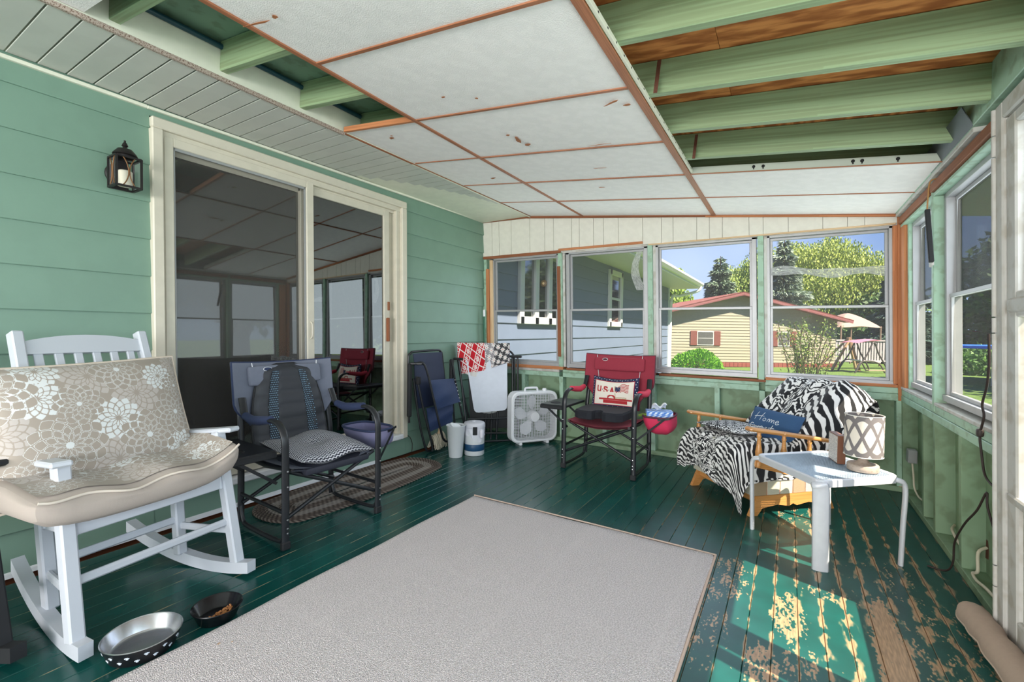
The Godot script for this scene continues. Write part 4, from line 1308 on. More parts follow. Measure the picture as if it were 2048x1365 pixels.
func rockers() -> void:
	var wm := mat(rgb(192, 196, 203), 0.42)
	rocking_chair("rocking_chair", "white painted wooden rocking chair with flowered cushions by the sliding door", wm, Vector3(0.598, 0, -0.80), deg_to_rad(98.5))
	rocking_chair("rocking_chair", "black rocking chair beside the white one, mostly out of view", M.blackmat, Vector3(0.52, 0, -0.064), deg_to_rad(101))
	var t := Transform3D(Basis(Vector3.UP, deg_to_rad(98.5)), Vector3(0.60, 0, -0.785))
	var sag := func(p: Vector3) -> Vector3:
		var l := p.x / 0.36
		var q := p
		q.y += 0.06 * l * l * l * l * (1.0 - 0.35 * smoothstep(0.1, -0.1, l)) + 0.010 * sin(p.x * 23.0) * smoothstep(-0.02, 0.06, p.y)
		q.z += (0.03 * (1.0 - l * l) - 0.009 * cos(p.x * 30.0) * smoothstep(-0.02, 0.06, p.y)) * smoothstep(0.1, 0.24, p.z)
		q.y -= 0.028 * smoothstep(0.0, 0.26, p.z) * smoothstep(-0.02, 0.06, p.y)
		return q
	var sc := thing("seat_cushion", "puffy beige seat cushion on the white rocking chair", "cushion", t * Vector3(-0.05, 0.528, 0.06), deg_to_rad(98.5))
	part("pad", mb().soft(Vector3.ZERO, Vector3(0.72, 0.135, 0.5), 0.058, Basis(), 14, sag), M.beige, sc)
	var topf := func(u: float, v: float) -> Vector3:
		var p := Vector3(lerpf(-0.33, 0.33, u), 0.0655, lerpf(-0.21, 0.205, v))
		return sag.call(p) + Vector3(0, 0.004, 0)
	part("flowered_top", mb().skin(topf, 16, 10, false, false, true), M.flower, sc, "taupe cloth printed with white dahlias")
	var pipe := []
	for k in 33:
		pipe.append(sag.call(Vector3(lerpf(-0.34, 0.34, k / 32.0), 0.055, 0.235)))
	part("piping", mb().tube(pipe, 0.005, 6), mat(rgb(212, 200, 186), 0.9), sc)
	var bc := thing("back_cushion", "large taupe back cushion printed with white dahlia flowers", "cushion", t * Vector3(-0.06, 0.745, -0.06), deg_to_rad(98.5))
	var b := Basis(Vector3.RIGHT, -0.33) * Basis(Vector3(0, 0, 1), 0.03)
	part("pad", mb().pillow(Vector3.ZERO, b, 0.68, 0.52, 0.2, 24, 0.03), M.flower, bc)
	var edge := []
	for k in 64:
		var q := k / 16.0
		var s := Vector2(fposmod(q, 1.0) * 2.0 - 1.0, -1)
		s = [Vector2(s.x, -1), Vector2(1, s.x), Vector2(-s.x, 1), Vector2(-1, -s.x)][int(q) % 4]
		edge.append(b * Vector3(s.x * 0.34 * (1.0 - 0.03 * (1.0 - s.y * s.y)), s.y * 0.26 * (1.0 - 0.03 * (1.0 - s.x * s.x)), 0))
	part("piping", mb().tube(edge, 0.006, 6, true), mat(rgb(206, 192, 176), 0.9), bc)
	var tie := func(u: float, v: float) -> Vector3:
		return Vector3(-0.34 + 0.02 * sin(u * 4.0) + (v - 0.5) * 0.09, 0.53 + 0.02 * sin(v * 3.0), lerpf(0.1, -0.16, u))
	single("cushion_tie", mb().skin(tie, 8, 4), M.flower, "loose flowered tie flap of the rocker cushion", "cushion tie", "", t.origin, deg_to_rad(98.5))


func camp_chair(label: String, cloth: Material, inner: Material, trim: Material, pouch: Material, pad: Material, at: Vector3, turn: float) -> Node3D:
	var c := thing("camp_chair", label, "camp chair", at, turn)
	var bm: Material = M.black
	var rv := mb().lathe([Vector2(0.0055, 0), Vector2(0.0045, 0.003), Vector2(0, 0.004)], Vector3.ZERO, 8).mesh()
	for s in [-1.0, 1.0]:
		var leg := [Vector3(s * 0.295, 0.03, 0.24), Vector3(s * 0.295, 0.3, 0.24), Vector3(s * 0.295, 0.53, 0.238)]
		leg.append_array(arc(Vector3(s * 0.295, 0.545, 0.128), Vector3(0, 0, 1), Vector3.UP, 0.108, 5, 90, 8))
		leg.append_array([Vector3(s * 0.295, 0.652, 0.08), Vector3(s * 0.295, 0.632, -0.05), Vector3(s * 0.293, 0.625, -0.15), Vector3(s * 0.29, 0.66, -0.2), Vector3(s * 0.285, 0.74, -0.235)])
		var lg := part("leg", mb().tube(leg, 0.021, 10, false, 0.55, Vector3.UP), bm, c)
		for y in [0.09, 0.115, 0.16, 0.33, 0.41]:
			var o := part("rivet", rv, M.steel, lg)
			o.position = Vector3(s * 0.295, y, 0.2525 + (0.008 if absf(y) > -1.0 else 0.0))
			o.rotation.x = PI / 2
		part("foot", mb().box(Vector3(s * 0.295, 0.022, 0.24), Vector3(0.046, 0.044, 0.03), 0.006), M.blackmat, c)
		part("leg", mb().tube([Vector3(s * 0.292, 0.03, -0.235), Vector3(s * 0.285, 0.5, -0.245), Vector3(s * 0.27, 0.925, -0.315)], 0.019, 10, false, 0.6), bm, c)
		part("floor_bar", mb().tube(spline([Vector3(s * 0.295, 0.06, 0.225), Vector3(s * 0.295, 0.028, 0.17), Vector3(s * 0.293, 0.024, -0.15), Vector3(s * 0.292, 0.05, -0.21), Vector3(s * 0.292, 0.12, -0.235)], 4), 0.012, 8), bm, c)
		part("side_bar", mb().tube([Vector3(s * 0.295, 0.19, 0.23), Vector3(s * 0.292, 0.19, -0.235)], 0.010, 6), bm, c)
		part("arm_pad", mb().tube([Vector3(s * 0.295, 0.655, 0.095), Vector3(s * 0.295, 0.64, 0.0), Vector3(s * 0.294, 0.63, -0.1), Vector3(s * 0.292, 0.645, -0.18)], [0.022, 0.026, 0.026, 0.022], 10), pad, c)
		for z in [0.215, -0.215]:
			part("cross_bar", mb().tube([Vector3(-s * 0.29, 0.14, z - 0.006 * s), Vector3(s * 0.27, 0.395, z + 0.01 * s)], 0.011, 8), bm, c)
		part("seat_bar", mb().tube([Vector3(s * 0.255, 0.40, 0.235), Vector3(s * 0.265, 0.385, 0.0), Vector3(s * 0.255, 0.39, -0.225)], 0.011, 8), bm, c)
	var seat := func(u: float, v: float) -> Vector3:
		var x := lerpf(-0.262, 0.262, u)
		return Vector3(x, 0.412 - 0.035 * sin(u * PI) - 0.01 * v, lerpf(0.24, -0.23, v))
	var seat2 := func(u: float, v: float) -> Vector3: return seat.call(u, v) - Vector3(0, 0.014, 0)
	part("seat", mb().skin(seat, 10, 6).skin(seat2, 10, 6), cloth, c)
	# winged back panel: wide at the top, cut in towards the arms
	var half := func(v: float) -> float: return lerpf(0.2, 0.315, smoothstep(0.12, 0.5, v))
	var back := func(u: float, v: float, o: float) -> Vector3:
		var s := u * 2.0 - 1.0
		var y := lerpf(0.46, 0.935, v) + 0.012 * (s * s - 0.5) * v
		return Vector3(s * half.call(v), y, -0.235 - 0.085 * v + 0.02 * s * s * v - 0.02 * (1.0 - s * s) + o)
	var bk := mb().skin(func(u, v): return back.call(u, v, 0.014), 18, 12).skin(func(u, v): return back.call(u, v, -0.016), 18, 12, false, false, true)
	for q in [0.0, 1.0]:
		bk.skin(func(u, v): return back.call(q, v, lerpf(-0.016, 0.014, u)), 1, 12, false, false, q > 0.5)
		bk.skin(func(u, v): return back.call(u, q, lerpf(-0.016, 0.014, v)), 18, 1, false, false, q < 0.5)
	var bp := part("back", bk, cloth, c)
	part("head_roll", mb().soft(Vector3(0, 0.855, -0.282), Vector3(0.46, 0.125, 0.045), 0.022, Basis(Vector3.RIGHT, -0.17), 8), inner, bp)
	for s in [-1.0, 1.0]:
		var ln := []
		for k in 9:
			var v := lerpf(1.0, 0.3, k / 8.0)
			ln.append(back.call(0.5 + s * lerpf(0.33, 0.27, k / 8.0), v, 0.022 + 0.016 * smoothstep(0.62, 0.7, v)))
		part("piping", mb().tube(ln, 0.0025, 5), M.whiteplastic, bp)
	var ed := []
	for k in 21:
		ed.append(back.call(0.0, k / 20.0, 0.004))
	for k in range(1, 20):
		ed.append(back.call(k / 20.0, 1.0, 0.004))
	for k in 21:
		ed.append(back.call(1.0, 1.0 - k / 20.0, 0.004))
	part("edge_binding", mb().tube(ed, 0.008, 6), trim, bp)
	var badge := part("badge", mb().lathe([Vector2(0.026, 0), Vector2(0.026, 0.002), Vector2(0, 0.002)], Vector3(-0.125, 0.895, -0.264), 20, Basis(Vector3.RIGHT, PI / 2 - 0.17).scaled_local(Vector3(1, 1, 0.5))), M.whiteplastic, bp)
	part("badge_field", mb().lathe([Vector2(0.023, 0.002), Vector2(0.023, 0.003), Vector2(0, 0.003)], Vector3(-0.125, 0.895, -0.264), 20, Basis(Vector3.RIGHT, PI / 2 - 0.17).scaled_local(Vector3(1, 1, 0.45))), trim, badge)
	# fold-out tray with cup ring
	var tr := part("tray", mb().box(Vector3(-0.43, 0.5, -0.035), Vector3(0.245, 0.02, 0.43), 0.006), M.black, c)
	part("tray_lip", mb().box(Vector3(-0.43, 0.487, 0.178), Vector3(0.245, 0.03, 0.012), 0.004).box(Vector3(-0.55, 0.487, -0.035), Vector3(0.012, 0.03, 0.43), 0.004), M.blackmat, tr)
	part("cup_ring", mb().lathe([Vector2(0.036, 0.0), Vector2(0.042, 0.003), Vector2(0.046, 0.0)], Vector3(-0.46, 0.511, 0.06), 22), M.blackmat, tr)
	part("cup_well", mb().lathe([Vector2(0, 0.0015), Vector2(0.037, 0.0015), Vector2(0.037, 0.0)], Vector3(-0.46, 0.5105, 0.06), 22), M.dark, tr)
	for z in [0.16, -0.2]:
		part("tray_strut", mb().beam(Vector3(-0.5, 0.485, z), Vector3(-0.298, 0.33, z), 0.008, 0.016), bm, c)
	# side pouch hung from a ring
	var ring := []
	for k in 24:
		var an := TAU * k / 24.0
		ring.append(Vector3(0.425 + 0.115 * signf(cos(an)) * pow(absf(cos(an)), 0.6), 0.485, -0.03 + 0.175 * signf(sin(an)) * pow(absf(sin(an)), 0.6)))
	part("pouch_ring", mb().tube(ring, 0.008, 6, true), trim, c)
	var bag := func(u: float, v: float) -> Vector3:
		var p: Vector3 = ring[int(roundf(u * 24.0)) % 24]
		var k := pow(v, 2.2)
		var q := p.lerp(Vector3(0.43, 0.36, -0.03), k)
		q.y = lerpf(0.485, 0.335, pow(sin(v * PI / 2.0), 0.8)) + 0.008 * sin(u * 40.0) * (1.0 - v)
		return q + Vector3(0.02, 0, 0.01) * sin(v * PI)
	part("pouch", mb().skin(bag, 24, 8, true, false), pouch, c)
	part("pouch_strut", mb().beam(Vector3(0.535, 0.485, 0.13), Vector3(0.45, 0.47, 0.15), 0.006, 0.014).beam(Vector3(0.5, 0.48, 0.15), Vector3(0.3, 0.3, 0.225), 0.006, 0.014), bm, c)
	return c


func camp_chairs() -> void:
	camp_chair("navy and slate folding camp chair with black tray, standing on the braided rug", M.slate, M.slate, M.navy, mat(rgb(120, 118, 150), 0.85), M.navy, Vector3(0.567, 0, -1.69), deg_to_rad(87))
	camp_chair("maroon folding camp chair with black tray in front of the end windows", M.maroon, M.maroon, mat(rgb(90, 44, 58), 0.8), M.crimson, mat(rgb(216, 60, 84), 0.8), Vector3(1.687, 0, -3.712), 0.0)
	var t := Transform3D(Basis(Vector3.UP, deg_to_rad(87)), Vector3(0.567, 0, -1.69))
	# black back rest with two patterned bands
	var br := thing("back_rest", "black ribbed back rest with teal dotted bands on the navy camp chair", "back rest", t * Vector3(0.0, 0.44, -0.2), deg_to_rad(87))
	var shape := func(u: float, v: float, o: float) -> Vector3:
		var s := u * 2.0 - 1.0
		var hw := 0.235 * (1.0 - 0.42 * pow(v, 3.0)) * (1.0 - 0.6 * smoothstep(0.93, 1.0, v))
		var th := sqrt(maxf(0.0, 1.0 - pow(absf(s), 4.0))) * (1.0 - smoothstep(0.95, 1.0, v) * 0.6)
		var rib := 0.006 * absf(sin(v * PI * 6.0)) * float(absf(s) < 0.36 or absf(s) > 0.6)
		return Vector3(s * hw, v * 0.50 - 0.02, -0.095 * v + o * (0.035 * th + rib))
	part("pad", mb().skin(func(u, v): return shape.call(u, v, 1.0), 30, 36).skin(func(u, v): return shape.call(u, v, -0.3), 20, 12, false, false, true), mat(rgb(44, 46, 52), 0.55, {"rim": 0.1}), br)
	var dots := painted(64, 64, func(x, y): return rgb(120, 150, 170) if Vector2(fposmod(x * 4.0 + 0.5 * float(int(y * 4.0) % 2), 1.0) - 0.5, fposmod(y * 4.0, 1.0) - 0.5).length() < 0.27 else rgb(20, 28, 40))
	for s in [0.24, 0.76]:
		var band := func(u: float, v: float) -> Vector3: return shape.call(s + (u - 0.5) * 0.13, v * 0.93, 1.0) + Vector3(0, 0, 0.003)
		part("band", mb().skin(band, 4, 24), mat(Color.WHITE, 0.7, {"tex": dots, "uv": Vector2(1.2, 9)}), br, "teal dotted mesh band")
	var rim := []
	for k in 21:
		rim.append(shape.call(0.0, k / 20.0, 0.3))
	for k in range(1, 20):
		rim.append(shape.call(k / 20.0, 1.0, 0.3))
	for k in 21:
		rim.append(shape.call(1.0, 1.0 - k / 20.0, 0.3))
	part("piping", mb().tube(rim, 0.007, 6), M.blackmat, br)
	var zig := painted(128, 128, func(x, y): return rgb(34, 36, 50) if fposmod(y * 16.0 + absf(fposmod(x * 10.0, 1.0) - 0.5) * 1.1, 1.0) < 0.5 else rgb(206, 206, 212))
	var dip := func(p: Vector3) -> Vector3: return p - Vector3(0, 0, 0.02 * exp(-(p.x * p.x + p.y * p.y) / 0.003)) + Vector3(0, 0, 0.012 * sin(p.x * 20.0))
	var sc := thing("seat_pad", "black and white zigzag tufted seat pad on the navy camp chair", "seat pad", t * Vector3(0.02, 0.447, 0.035), deg_to_rad(87))
	part("pad", mb().pillow(Vector3.ZERO, Basis(Vector3.RIGHT, -PI / 2 + 0.1), 0.47, 0.45, 0.075, 18, -0.03, dip), mat(Color.WHITE, 0.9, {"tex": zig, "uv": Vector2(2, 2)}), sc)
	var up := thing("lower_pad", "dark lower pad hanging under the zigzag seat pad", "seat pad", t * Vector3(0.02, 0.385, 0.1), deg_to_rad(87))
	part("pad", mb().soft(Vector3(0, 0.0, 0.0), Vector3(0.42, 0.05, 0.3), 0.022, Basis(Vector3.RIGHT, 0.1), 6), mat(rgb(40, 42, 54), 0.7), up)
	# on the maroon chair
	var u := Vector3(1.687, 0, -3.712)
	var pc := thing("usa_pillow", "small cream pillow printed USA with a flag, starry navy border", "pillow", u + Vector3(0.005, 0.612, -0.165), 0.03)
	var bow := func(p: Vector3) -> Vector3: return p - Vector3(0, 0.022 * (1.0 - pow(p.x / 0.2, 2.0)) * float(p.y > 0.0), 0)
	part("case", mb().pillow(Vector3.ZERO, Basis(Vector3.RIGHT, -0.2), 0.41, 0.285, 0.11, 20, 0.02, bow), mat(Color.WHITE, 0.9, {"tex": usa_print(), "rim": 0.1}), pc)
	# seat cushion cut away at the front middle
	var sq := thing("wedge_cushion", "thick black foam seat cushion with a cut-out front on the maroon chair", "cushion", u + Vector3(-0.012, 0.428, 0.045))
	var out := []
	for q in [Vector2(-0.2, -0.17), Vector2(0.2, -0.17), Vector2(0.215, 0.0), Vector2(0.205, 0.15), Vector2(0.16, 0.19), Vector2(0.08, 0.2), Vector2(0.045, 0.185), Vector2(0.035, 0.13), Vector2(0.0, 0.1), Vector2(-0.035, 0.13), Vector2(-0.045, 0.185), Vector2(-0.08, 0.2), Vector2(-0.16, 0.19), Vector2(-0.205, 0.15), Vector2(-0.215, 0.0)]:
		out.append(q)
	var foam := mb()
	var cen := Vector2(0, -0.02)
	for lv in [[0.0, 0.95, 0.006, 1.0], [0.006, 1.0, 0.058, 1.0], [0.058, 1.0, 0.072, 0.95]]:
		for i in out.size():
			var a: Vector2 = out[i]
			var b2: Vector2 = out[(i + 1) % out.size()]
			var p0: Vector2 = cen + (a - cen) * lv[1]
			var p1: Vector2 = cen + (b2 - cen) * lv[1]
			var p2: Vector2 = cen + (b2 - cen) * lv[3]
			var p3: Vector2 = cen + (a - cen) * lv[3]
			var nn := Vector2(b2.y - a.y, -(b2.x - a.x)).normalized()
			var md := (a + b2) * 0.5 - nn * 0.02
			foam.quad(Vector3(p0.x, lv[0], p0.y), Vector3(p1.x, lv[0], p1.y), Vector3(p2.x, lv[2], p2.y), Vector3(p3.x, lv[2], p3.y), Vector3(md.x, lv[0] + 0.002, md.y))
	var lid := []
	for q in out:
		lid.append(cen + (q - cen) * 0.95)
	foam.ext(lid, Vector3(0, 0.068, 0), Vector3.RIGHT, Vector3(0, 0, 1), Vector3(0, 0.004, 0))
	part("foam", foam, mat(rgb(24, 26, 34), 0.85, {"rim": 0.2}), sq)
	var tb := thing("tissue_box", "blue and white tissue box in the maroon chair's side pouch", "tissue box", u + Vector3(0.43, 0.47, 0.02), 0.35)
	var blue := painted(64, 64, func(x, y): return rgb(78, 130, 210).lerp(rgb(220, 232, 246), smoothstep(0.45, 0.6, 0.5 + 0.3 * sin(x * 20.0 + 4.0 * sin(y * 9.0)) * sin(y * 17.0))))
	part("box", mb().box(Vector3(0, 0.02, 0), Vector3(0.2, 0.075, 0.11), 0.003), mat(Color.WHITE, 0.5, {"tex": blue, "uv": Vector2(8, 8)}), tb)
	var tiss := func(a: float, b3: float) -> Vector3: return Vector3((a - 0.5) * 0.11, 0.057 + 0.05 * sin(b3 * 2.2) + 0.015 * sin(a * 9.0), (b3 - 0.5) * 0.09 + 0.02 * sin(a * 6.0))
	part("tissue", mb().skin(tiss, 10, 6), M.white, tb)
	single("green_packet", mb().soft(Vector3.ZERO, Vector3(0.1, 0.02, 0.06), 0.008, Basis(Vector3(0, 0, 1), 0.2), 4), mat(rgb(126, 156, 50), 0.6), "small lime green packet tucked into the maroon chair's side pouch", "packet", "", u + Vector3(0.33, 0.488, 0.05))


# a slack cloth panel between four corners
func sling(m: MB, a: Vector3, b: Vector3, c: Vector3, d: Vector3, out: Vector3, slack := 0.01, thick := 0.006) -> MB:
	for s in [0.0, 1.0]:
		var f := func(u: float, v: float) -> Vector3:
			return a.lerp(b, u).lerp(d.lerp(c, u), v) + out * (slack * sin(u * PI) * sin(v * PI) + 0.004 * sin(v * 11.0 + u * 3.0) - s * thick)
		m.skin(f, 10, 10, false, false, false)
	return m


func corner_stack() -> void:
	# folded zero-gravity lounger leaning on the house wall
	var n := thing("folded_lounger", "folded reclining lounger of navy sling cloth on black tubes, leaning on the green wall", "lounger")
	var nv := mat(rgb(34, 44, 70), 0.6, {"rim": 0.2})
	var nf := mat(rgb(38, 56, 94), 0.55, {"rim": 0.25})
	var out := Vector3(1, 0, 0.2).normalized()
	part("back_cloth", sling(mb(), Vector3(0.075, 0.925, -3.06), Vector3(0.075, 0.925, -3.46), Vector3(0.11, 0.42, -3.5), Vector3(0.11, 0.42, -3.09), out), nv, n)
	var fs := part("seat_cloth", sling(mb(), Vector3(0.19, 0.682, -3.15), Vector3(0.17, 0.665, -3.53), Vector3(0.20, 0.43, -3.60), Vector3(0.22, 0.405, -3.21), out, 0.02), nf, n)
	part("leg_cloth", sling(mb(), Vector3(0.16, 0.42, -3.15), Vector3(0.15, 0.43, -3.55), Vector3(0.16, 0.235, -3.53), Vector3(0.18, 0.20, -3.18), out), nf, n)
	var lace := mb().lathe([Vector2(0.006, 0), Vector2(0.004, 0.004), Vector2(0, 0.005)], Vector3.ZERO, 8, Basis(Vector3(0, 0, 1), -PI / 2)).mesh()
	for k in 8:
		for s in 2:
			var o := part("lace_eye", lace, M.steel, fs)
			o.position = (Vector3(0.2, 0.665, -3.145) if s == 0 else Vector3(0.182, 0.65, -3.535)) + Vector3(0.028, -0.255, -0.065) * (k / 7.0)
	var tubes := [[Vector3(0.07, 0.3, -3.02), Vector3(0.055, 0.85, -3.02), Vector3(0.055, 0.925, -3.05), Vector3(0.055, 0.94, -3.1), Vector3(0.055, 0.945, -3.4), Vector3(0.055, 0.93, -3.46), Vector3(0.055, 0.87, -3.49), Vector3(0.08, 0.5, -3.52)],
		[Vector3(0.14, 0.835, -3.02), Vector3(0.19, 0.82, -3.09), Vector3(0.23, 0.5, -3.17), Vector3(0.26, 0.2, -3.24), Vector3(0.26, 0.12, -3.28), Vector3(0.24, 0.085, -3.36), Vector3(0.2, 0.085, -3.47)],
		[Vector3(0.12, 0.72, -3.06), Vector3(0.15, 0.45, -3.11), Vector3(0.19, 0.1, -3.19), Vector3(0.19, 0.02, -3.2)],
		[Vector3(0.09, 0.7, -3.05), Vector3(0.12, 0.3, -3.1), Vector3(0.15, 0.06, -3.15), Vector3(0.15, 0.018, -3.2), Vector3(0.13, 0.016, -3.3), Vector3(0.1, 0.016, -3.52)],
		[Vector3(0.12, 0.84, -3.56), Vector3(0.15, 0.5, -3.62), Vector3(0.2, 0.1, -3.7), Vector3(0.2, 0.02, -3.71)],
		[Vector3(0.1, 0.72, -3.57), Vector3(0.12, 0.3, -3.6), Vector3(0.14, 0.02, -3.62)]]
	for t in tubes:
		part("frame_tube", mb().tube(spline(t, 5), 0.0105, 8), M.black, n)
	part("arm_rest", mb().box(Vector3(0.1, 0.6, -2.99), Vector3(0.035, 0.48, 0.045), 0.01), M.blackmat, n)
	part("arm_bracket", mb().beam(Vector3(0.09, 0.838, -3.0), Vector3(0.19, 0.838, -3.06), 0.03, 0.022, 0.006), M.black, n)
	part("arm_rest", mb().box(Vector3(0.1, 0.68, -3.58), Vector3(0.035, 0.34, 0.045), 0.01), M.blackmat, n)
	part("hinge_lock", mb().soft(Vector3(0.13, 0.68, -3.07), Vector3(0.04, 0.07, 0.04), 0.012, Basis(), 4), M.blackmat, n)
	# a second folded chair, black, behind the white table
	var b := thing("folded_chair", "folded black tube chair standing in the corner behind the white folding table", "folding chair")
	for t in [[Vector3(0.07, 0.84, -3.72), Vector3(0.12, 0.5, -3.75), Vector3(0.19, 0.06, -3.82), Vector3(0.2, 0.015, -3.83)],
		[Vector3(0.1, 0.83, -3.7), Vector3(0.16, 0.45, -3.70), Vector3(0.24, 0.02, -3.68)],
		[Vector3(0.5, 0.86, -4.1), Vector3(0.51, 0.5, -4.09), Vector3(0.53, 0.02, -4.05)],
		[Vector3(0.55, 0.86, -4.12), Vector3(0.56, 0.5, -4.12), Vector3(0.57, 0.02, -4.12)],
		[Vector3(0.28, 0.92, -4.0), Vector3(0.42, 0.93, -4.1), Vector3(0.48, 0.9, -4.13), Vector3(0.5, 0.8, -4.14), Vector3(0.52, 0.3, -4.13)],
		[Vector3(0.30, 0.42, -3.93), Vector3(0.33, 0.2, -3.86), Vector3(0.35, 0.03, -3.81)], [Vector3(0.35, 0.42, -3.96), Vector3(0.38, 0.2, -3.89), Vector3(0.41, 0.03, -3.84)], [Vector3(0.40, 0.42, -3.99), Vector3(0.43, 0.2, -3.92), Vector3(0.46, 0.03, -3.87)],
		[Vector3(0.22, 0.24, -3.7), Vector3(0.55, 0.25, -3.95)], [Vector3(0.24, 0.1, -3.69), Vector3(0.57, 0.1, -3.94)], [Vector3(0.36, 0.03, -3.70), Vector3(0.6, 0.03, -3.93)]]:
		part("frame_tube", mb().tube(spline(t, 4), 0.011, 8), M.black, b)
	part("sling_cloth", sling(mb(), Vector3(0.12, 0.8, -3.82), Vector3(0.46, 0.8, -4.06), Vector3(0.52, 0.14, -3.98), Vector3(0.2, 0.12, -3.78), Vector3(0.55, 0, 0.8), 0.0), M.blackmat, b)
	part("arm_rest", mb().beam(Vector3(0.03, 0.845, -3.7), Vector3(0.13, 0.845, -3.72), 0.04, 0.025, 0.008), M.blackmat, b)
	part("arm_rest", mb().beam(Vector3(0.48, 0.872, -4.08), Vector3(0.6, 0.872, -4.12), 0.04, 0.025, 0.008), M.blackmat, b)
	# white moulded table top, legs folded behind it
	var wt := thing("folding_table", "small white plastic folding table standing on end in the corner", "folding table")
	var a := Vector3(0.085, 0.965, -3.80)
	var bb := Vector3(0.475, 0.965, -4.03)
	var cc := Vector3(0.525, 0.325, -3.965)
	var dd := Vector3(0.235, 0.29, -3.795)
	var nrm := (bb - a).cross(dd - a).normalized()
	if nrm.z < 0.0:
		nrm = -nrm
	var tm := mb()
	var rim := []
	for q in [[dd, a, bb], [a, bb, cc], [bb, cc, dd], [cc, dd, a]]:
		for k in 4:
			var s := k / 3.0
			var e0: Vector3 = q[1] + (q[0] - q[1]).normalized() * 0.045
			var e1: Vector3 = q[1] + (q[2] - q[1]).normalized() * 0.045
			rim.append(e0.lerp(q[1], s).lerp(q[1].lerp(e1, s), s))
	var ctr := (a + bb + cc + dd) * 0.25
	for i in rim.size():
		var j := (i + 1) % rim.size()
		tm.flat3(ctr, rim[i], rim[j], ctr - nrm)
		tm.flat3(ctr - nrm * 0.03, rim[i] - nrm * 0.03, rim[j] - nrm * 0.03, ctr)
		tm.quad(rim[i], rim[j], rim[j] - nrm * 0.03, rim[i] - nrm * 0.03, ctr - nrm * 0.015)
	part("top", tm, mat(rgb(206, 212, 224), 0.55, {"tex": TX.soft, "tri": 3.0}), wt)
	part("leg_frame", mb().tube(spline([a - nrm * 0.05 + Vector3(0.03, -0.1, 0), dd - nrm * 0.05 + Vector3(0.03, 0.05, 0), cc - nrm * 0.05 + Vector3(-0.03, 0.05, 0), bb - nrm * 0.05 + Vector3(-0.03, -0.1, 0)], 4), 0.012, 8), M.grey, wt)
	# throw hung over the top edge of the table
	var bl := thing("nordic_throw", "red and grey fair-isle patterned throw hung over the white folding table", "throw blanket")
	var th := func(u: float, v: float) -> Vector3:
		var top := a.lerp(bb, lerpf(-0.16, 1.06, u)) + Vector3(0, 0.02, 0)
		var s := v - 0.32
		var w := 0.012 * sin(u * 13.0 + v * 4.0) + 0.008 * sin(u * 29.0)
		if s < 0.0:
			return top + nrm * (-0.055 + w * 0.4) + Vector3(0, s * 0.5 + 0.02, 0)
		var over := sin(clampf(s / 0.16, 0.0, 1.0) * PI)
		var hem := 0.31 - 0.16 * smoothstep(0.3, 1.0, u) - 0.03 * sin(u * 5.0)
		return top + nrm * (lerpf(-0.055, 0.035, smoothstep(0.0, 0.14, s)) + w) + Vector3(0, 0.03 * over - hem * smoothstep(0.06, 0.68, s), 0) + (bb - a) * 0.12 * s * (1.0 - u)
	part("cloth", mb().skin(th, 30, 24, false, false, false, Vector2.ZERO, Vector2(1, 1)), mat(Color.WHITE, 0.95, {"tex": fair_isle(), "rim": 0.25}), bl)
	var flap := func(u: float, v: float) -> Vector3: return th.call(0.1 + 0.56 * u, 1.0) + Vector3(0, -0.055 * v * sin(u * PI) + 0.01 * (1.0 - v), 0) - nrm * 0.006
	part("lining", mb().skin(flap, 14, 4), mat(rgb(214, 210, 206), 0.95, {"rim": 0.2}), bl, "off-white fleece lining turned out at the hem")
	# waste bin and pail
	var wb := thing("waste_bin", "tall white plastic waste bin with a tissue in it", "waste bin", Vector3(0.436, 0.0, -3.235))
	part("body", mb().lathe([Vector2(0, 0.0), Vector2(0.058, 0.0), Vector2(0.061, 0.006), Vector2(0.083, 0.275), Vector2(0.088, 0.28), Vector2(0.088, 0.288), Vector2(0.083, 0.288), Vector2(0.078, 0.27), Vector2(0.056, 0.01), Vector2(0, 0.01)], Vector3.ZERO, 32), M.whiteplastic, wb)
	var tis := func(u: float, v: float) -> Vector3: return Vector3(-0.02 + u * 0.075 + 0.02 * sin(v * 5.0), 0.225 + v * 0.09 * (1.0 - 0.55 * absf(u - 0.3)), 0.01 + 0.035 * sin(u * 4.0 + v))
	single("crumpled_tissue", mb().skin(tis, 8, 8), M.white, "crumpled white tissue sticking out of the tall waste bin", "tissue", "", Vector3(0.436, 0.0, -3.235))
	var pl := thing("lidded_pail", "white lidded pail with a blue band and a plastic liner bag", "pail", Vector3(0.522, 0.0, -3.40))
	part("body", mb().lathe([Vector2(0, 0.0), Vector2(0.088, 0.0), Vector2(0.093, 0.006), Vector2(0.093, 0.25), Vector2(0.0, 0.25)], Vector3.ZERO, 32), M.whiteplastic, pl)
	part("band", mb().lathe([Vector2(0.0935, 0.045), Vector2(0.0942, 0.046), Vector2(0.0942, 0.104), Vector2(0.0935, 0.105)], Vector3.ZERO, 32), mat(rgb(28, 72, 108), 0.45), pl, "dark blue band")
	part("lid", mb().lathe([Vector2(0.098, 0.25), Vector2(0.099, 0.254), Vector2(0.098, 0.285), Vector2(0.09, 0.296), Vector2(0.05, 0.3), Vector2(0, 0.3)], Vector3.ZERO, 32).soft(Vector3(0, 0.305, 0), Vector3(0.035, 0.016, 0.03), 0.007, Basis(), 4), mat(rgb(206, 206, 214), 0.5), pl)
	part("clip", mb().box(Vector3(0.062, 0.232, 0.075), Vector3(0.04, 0.075, 0.012), 0.004, Basis(Vector3.UP, 0.7)), M.blackmat, pl)
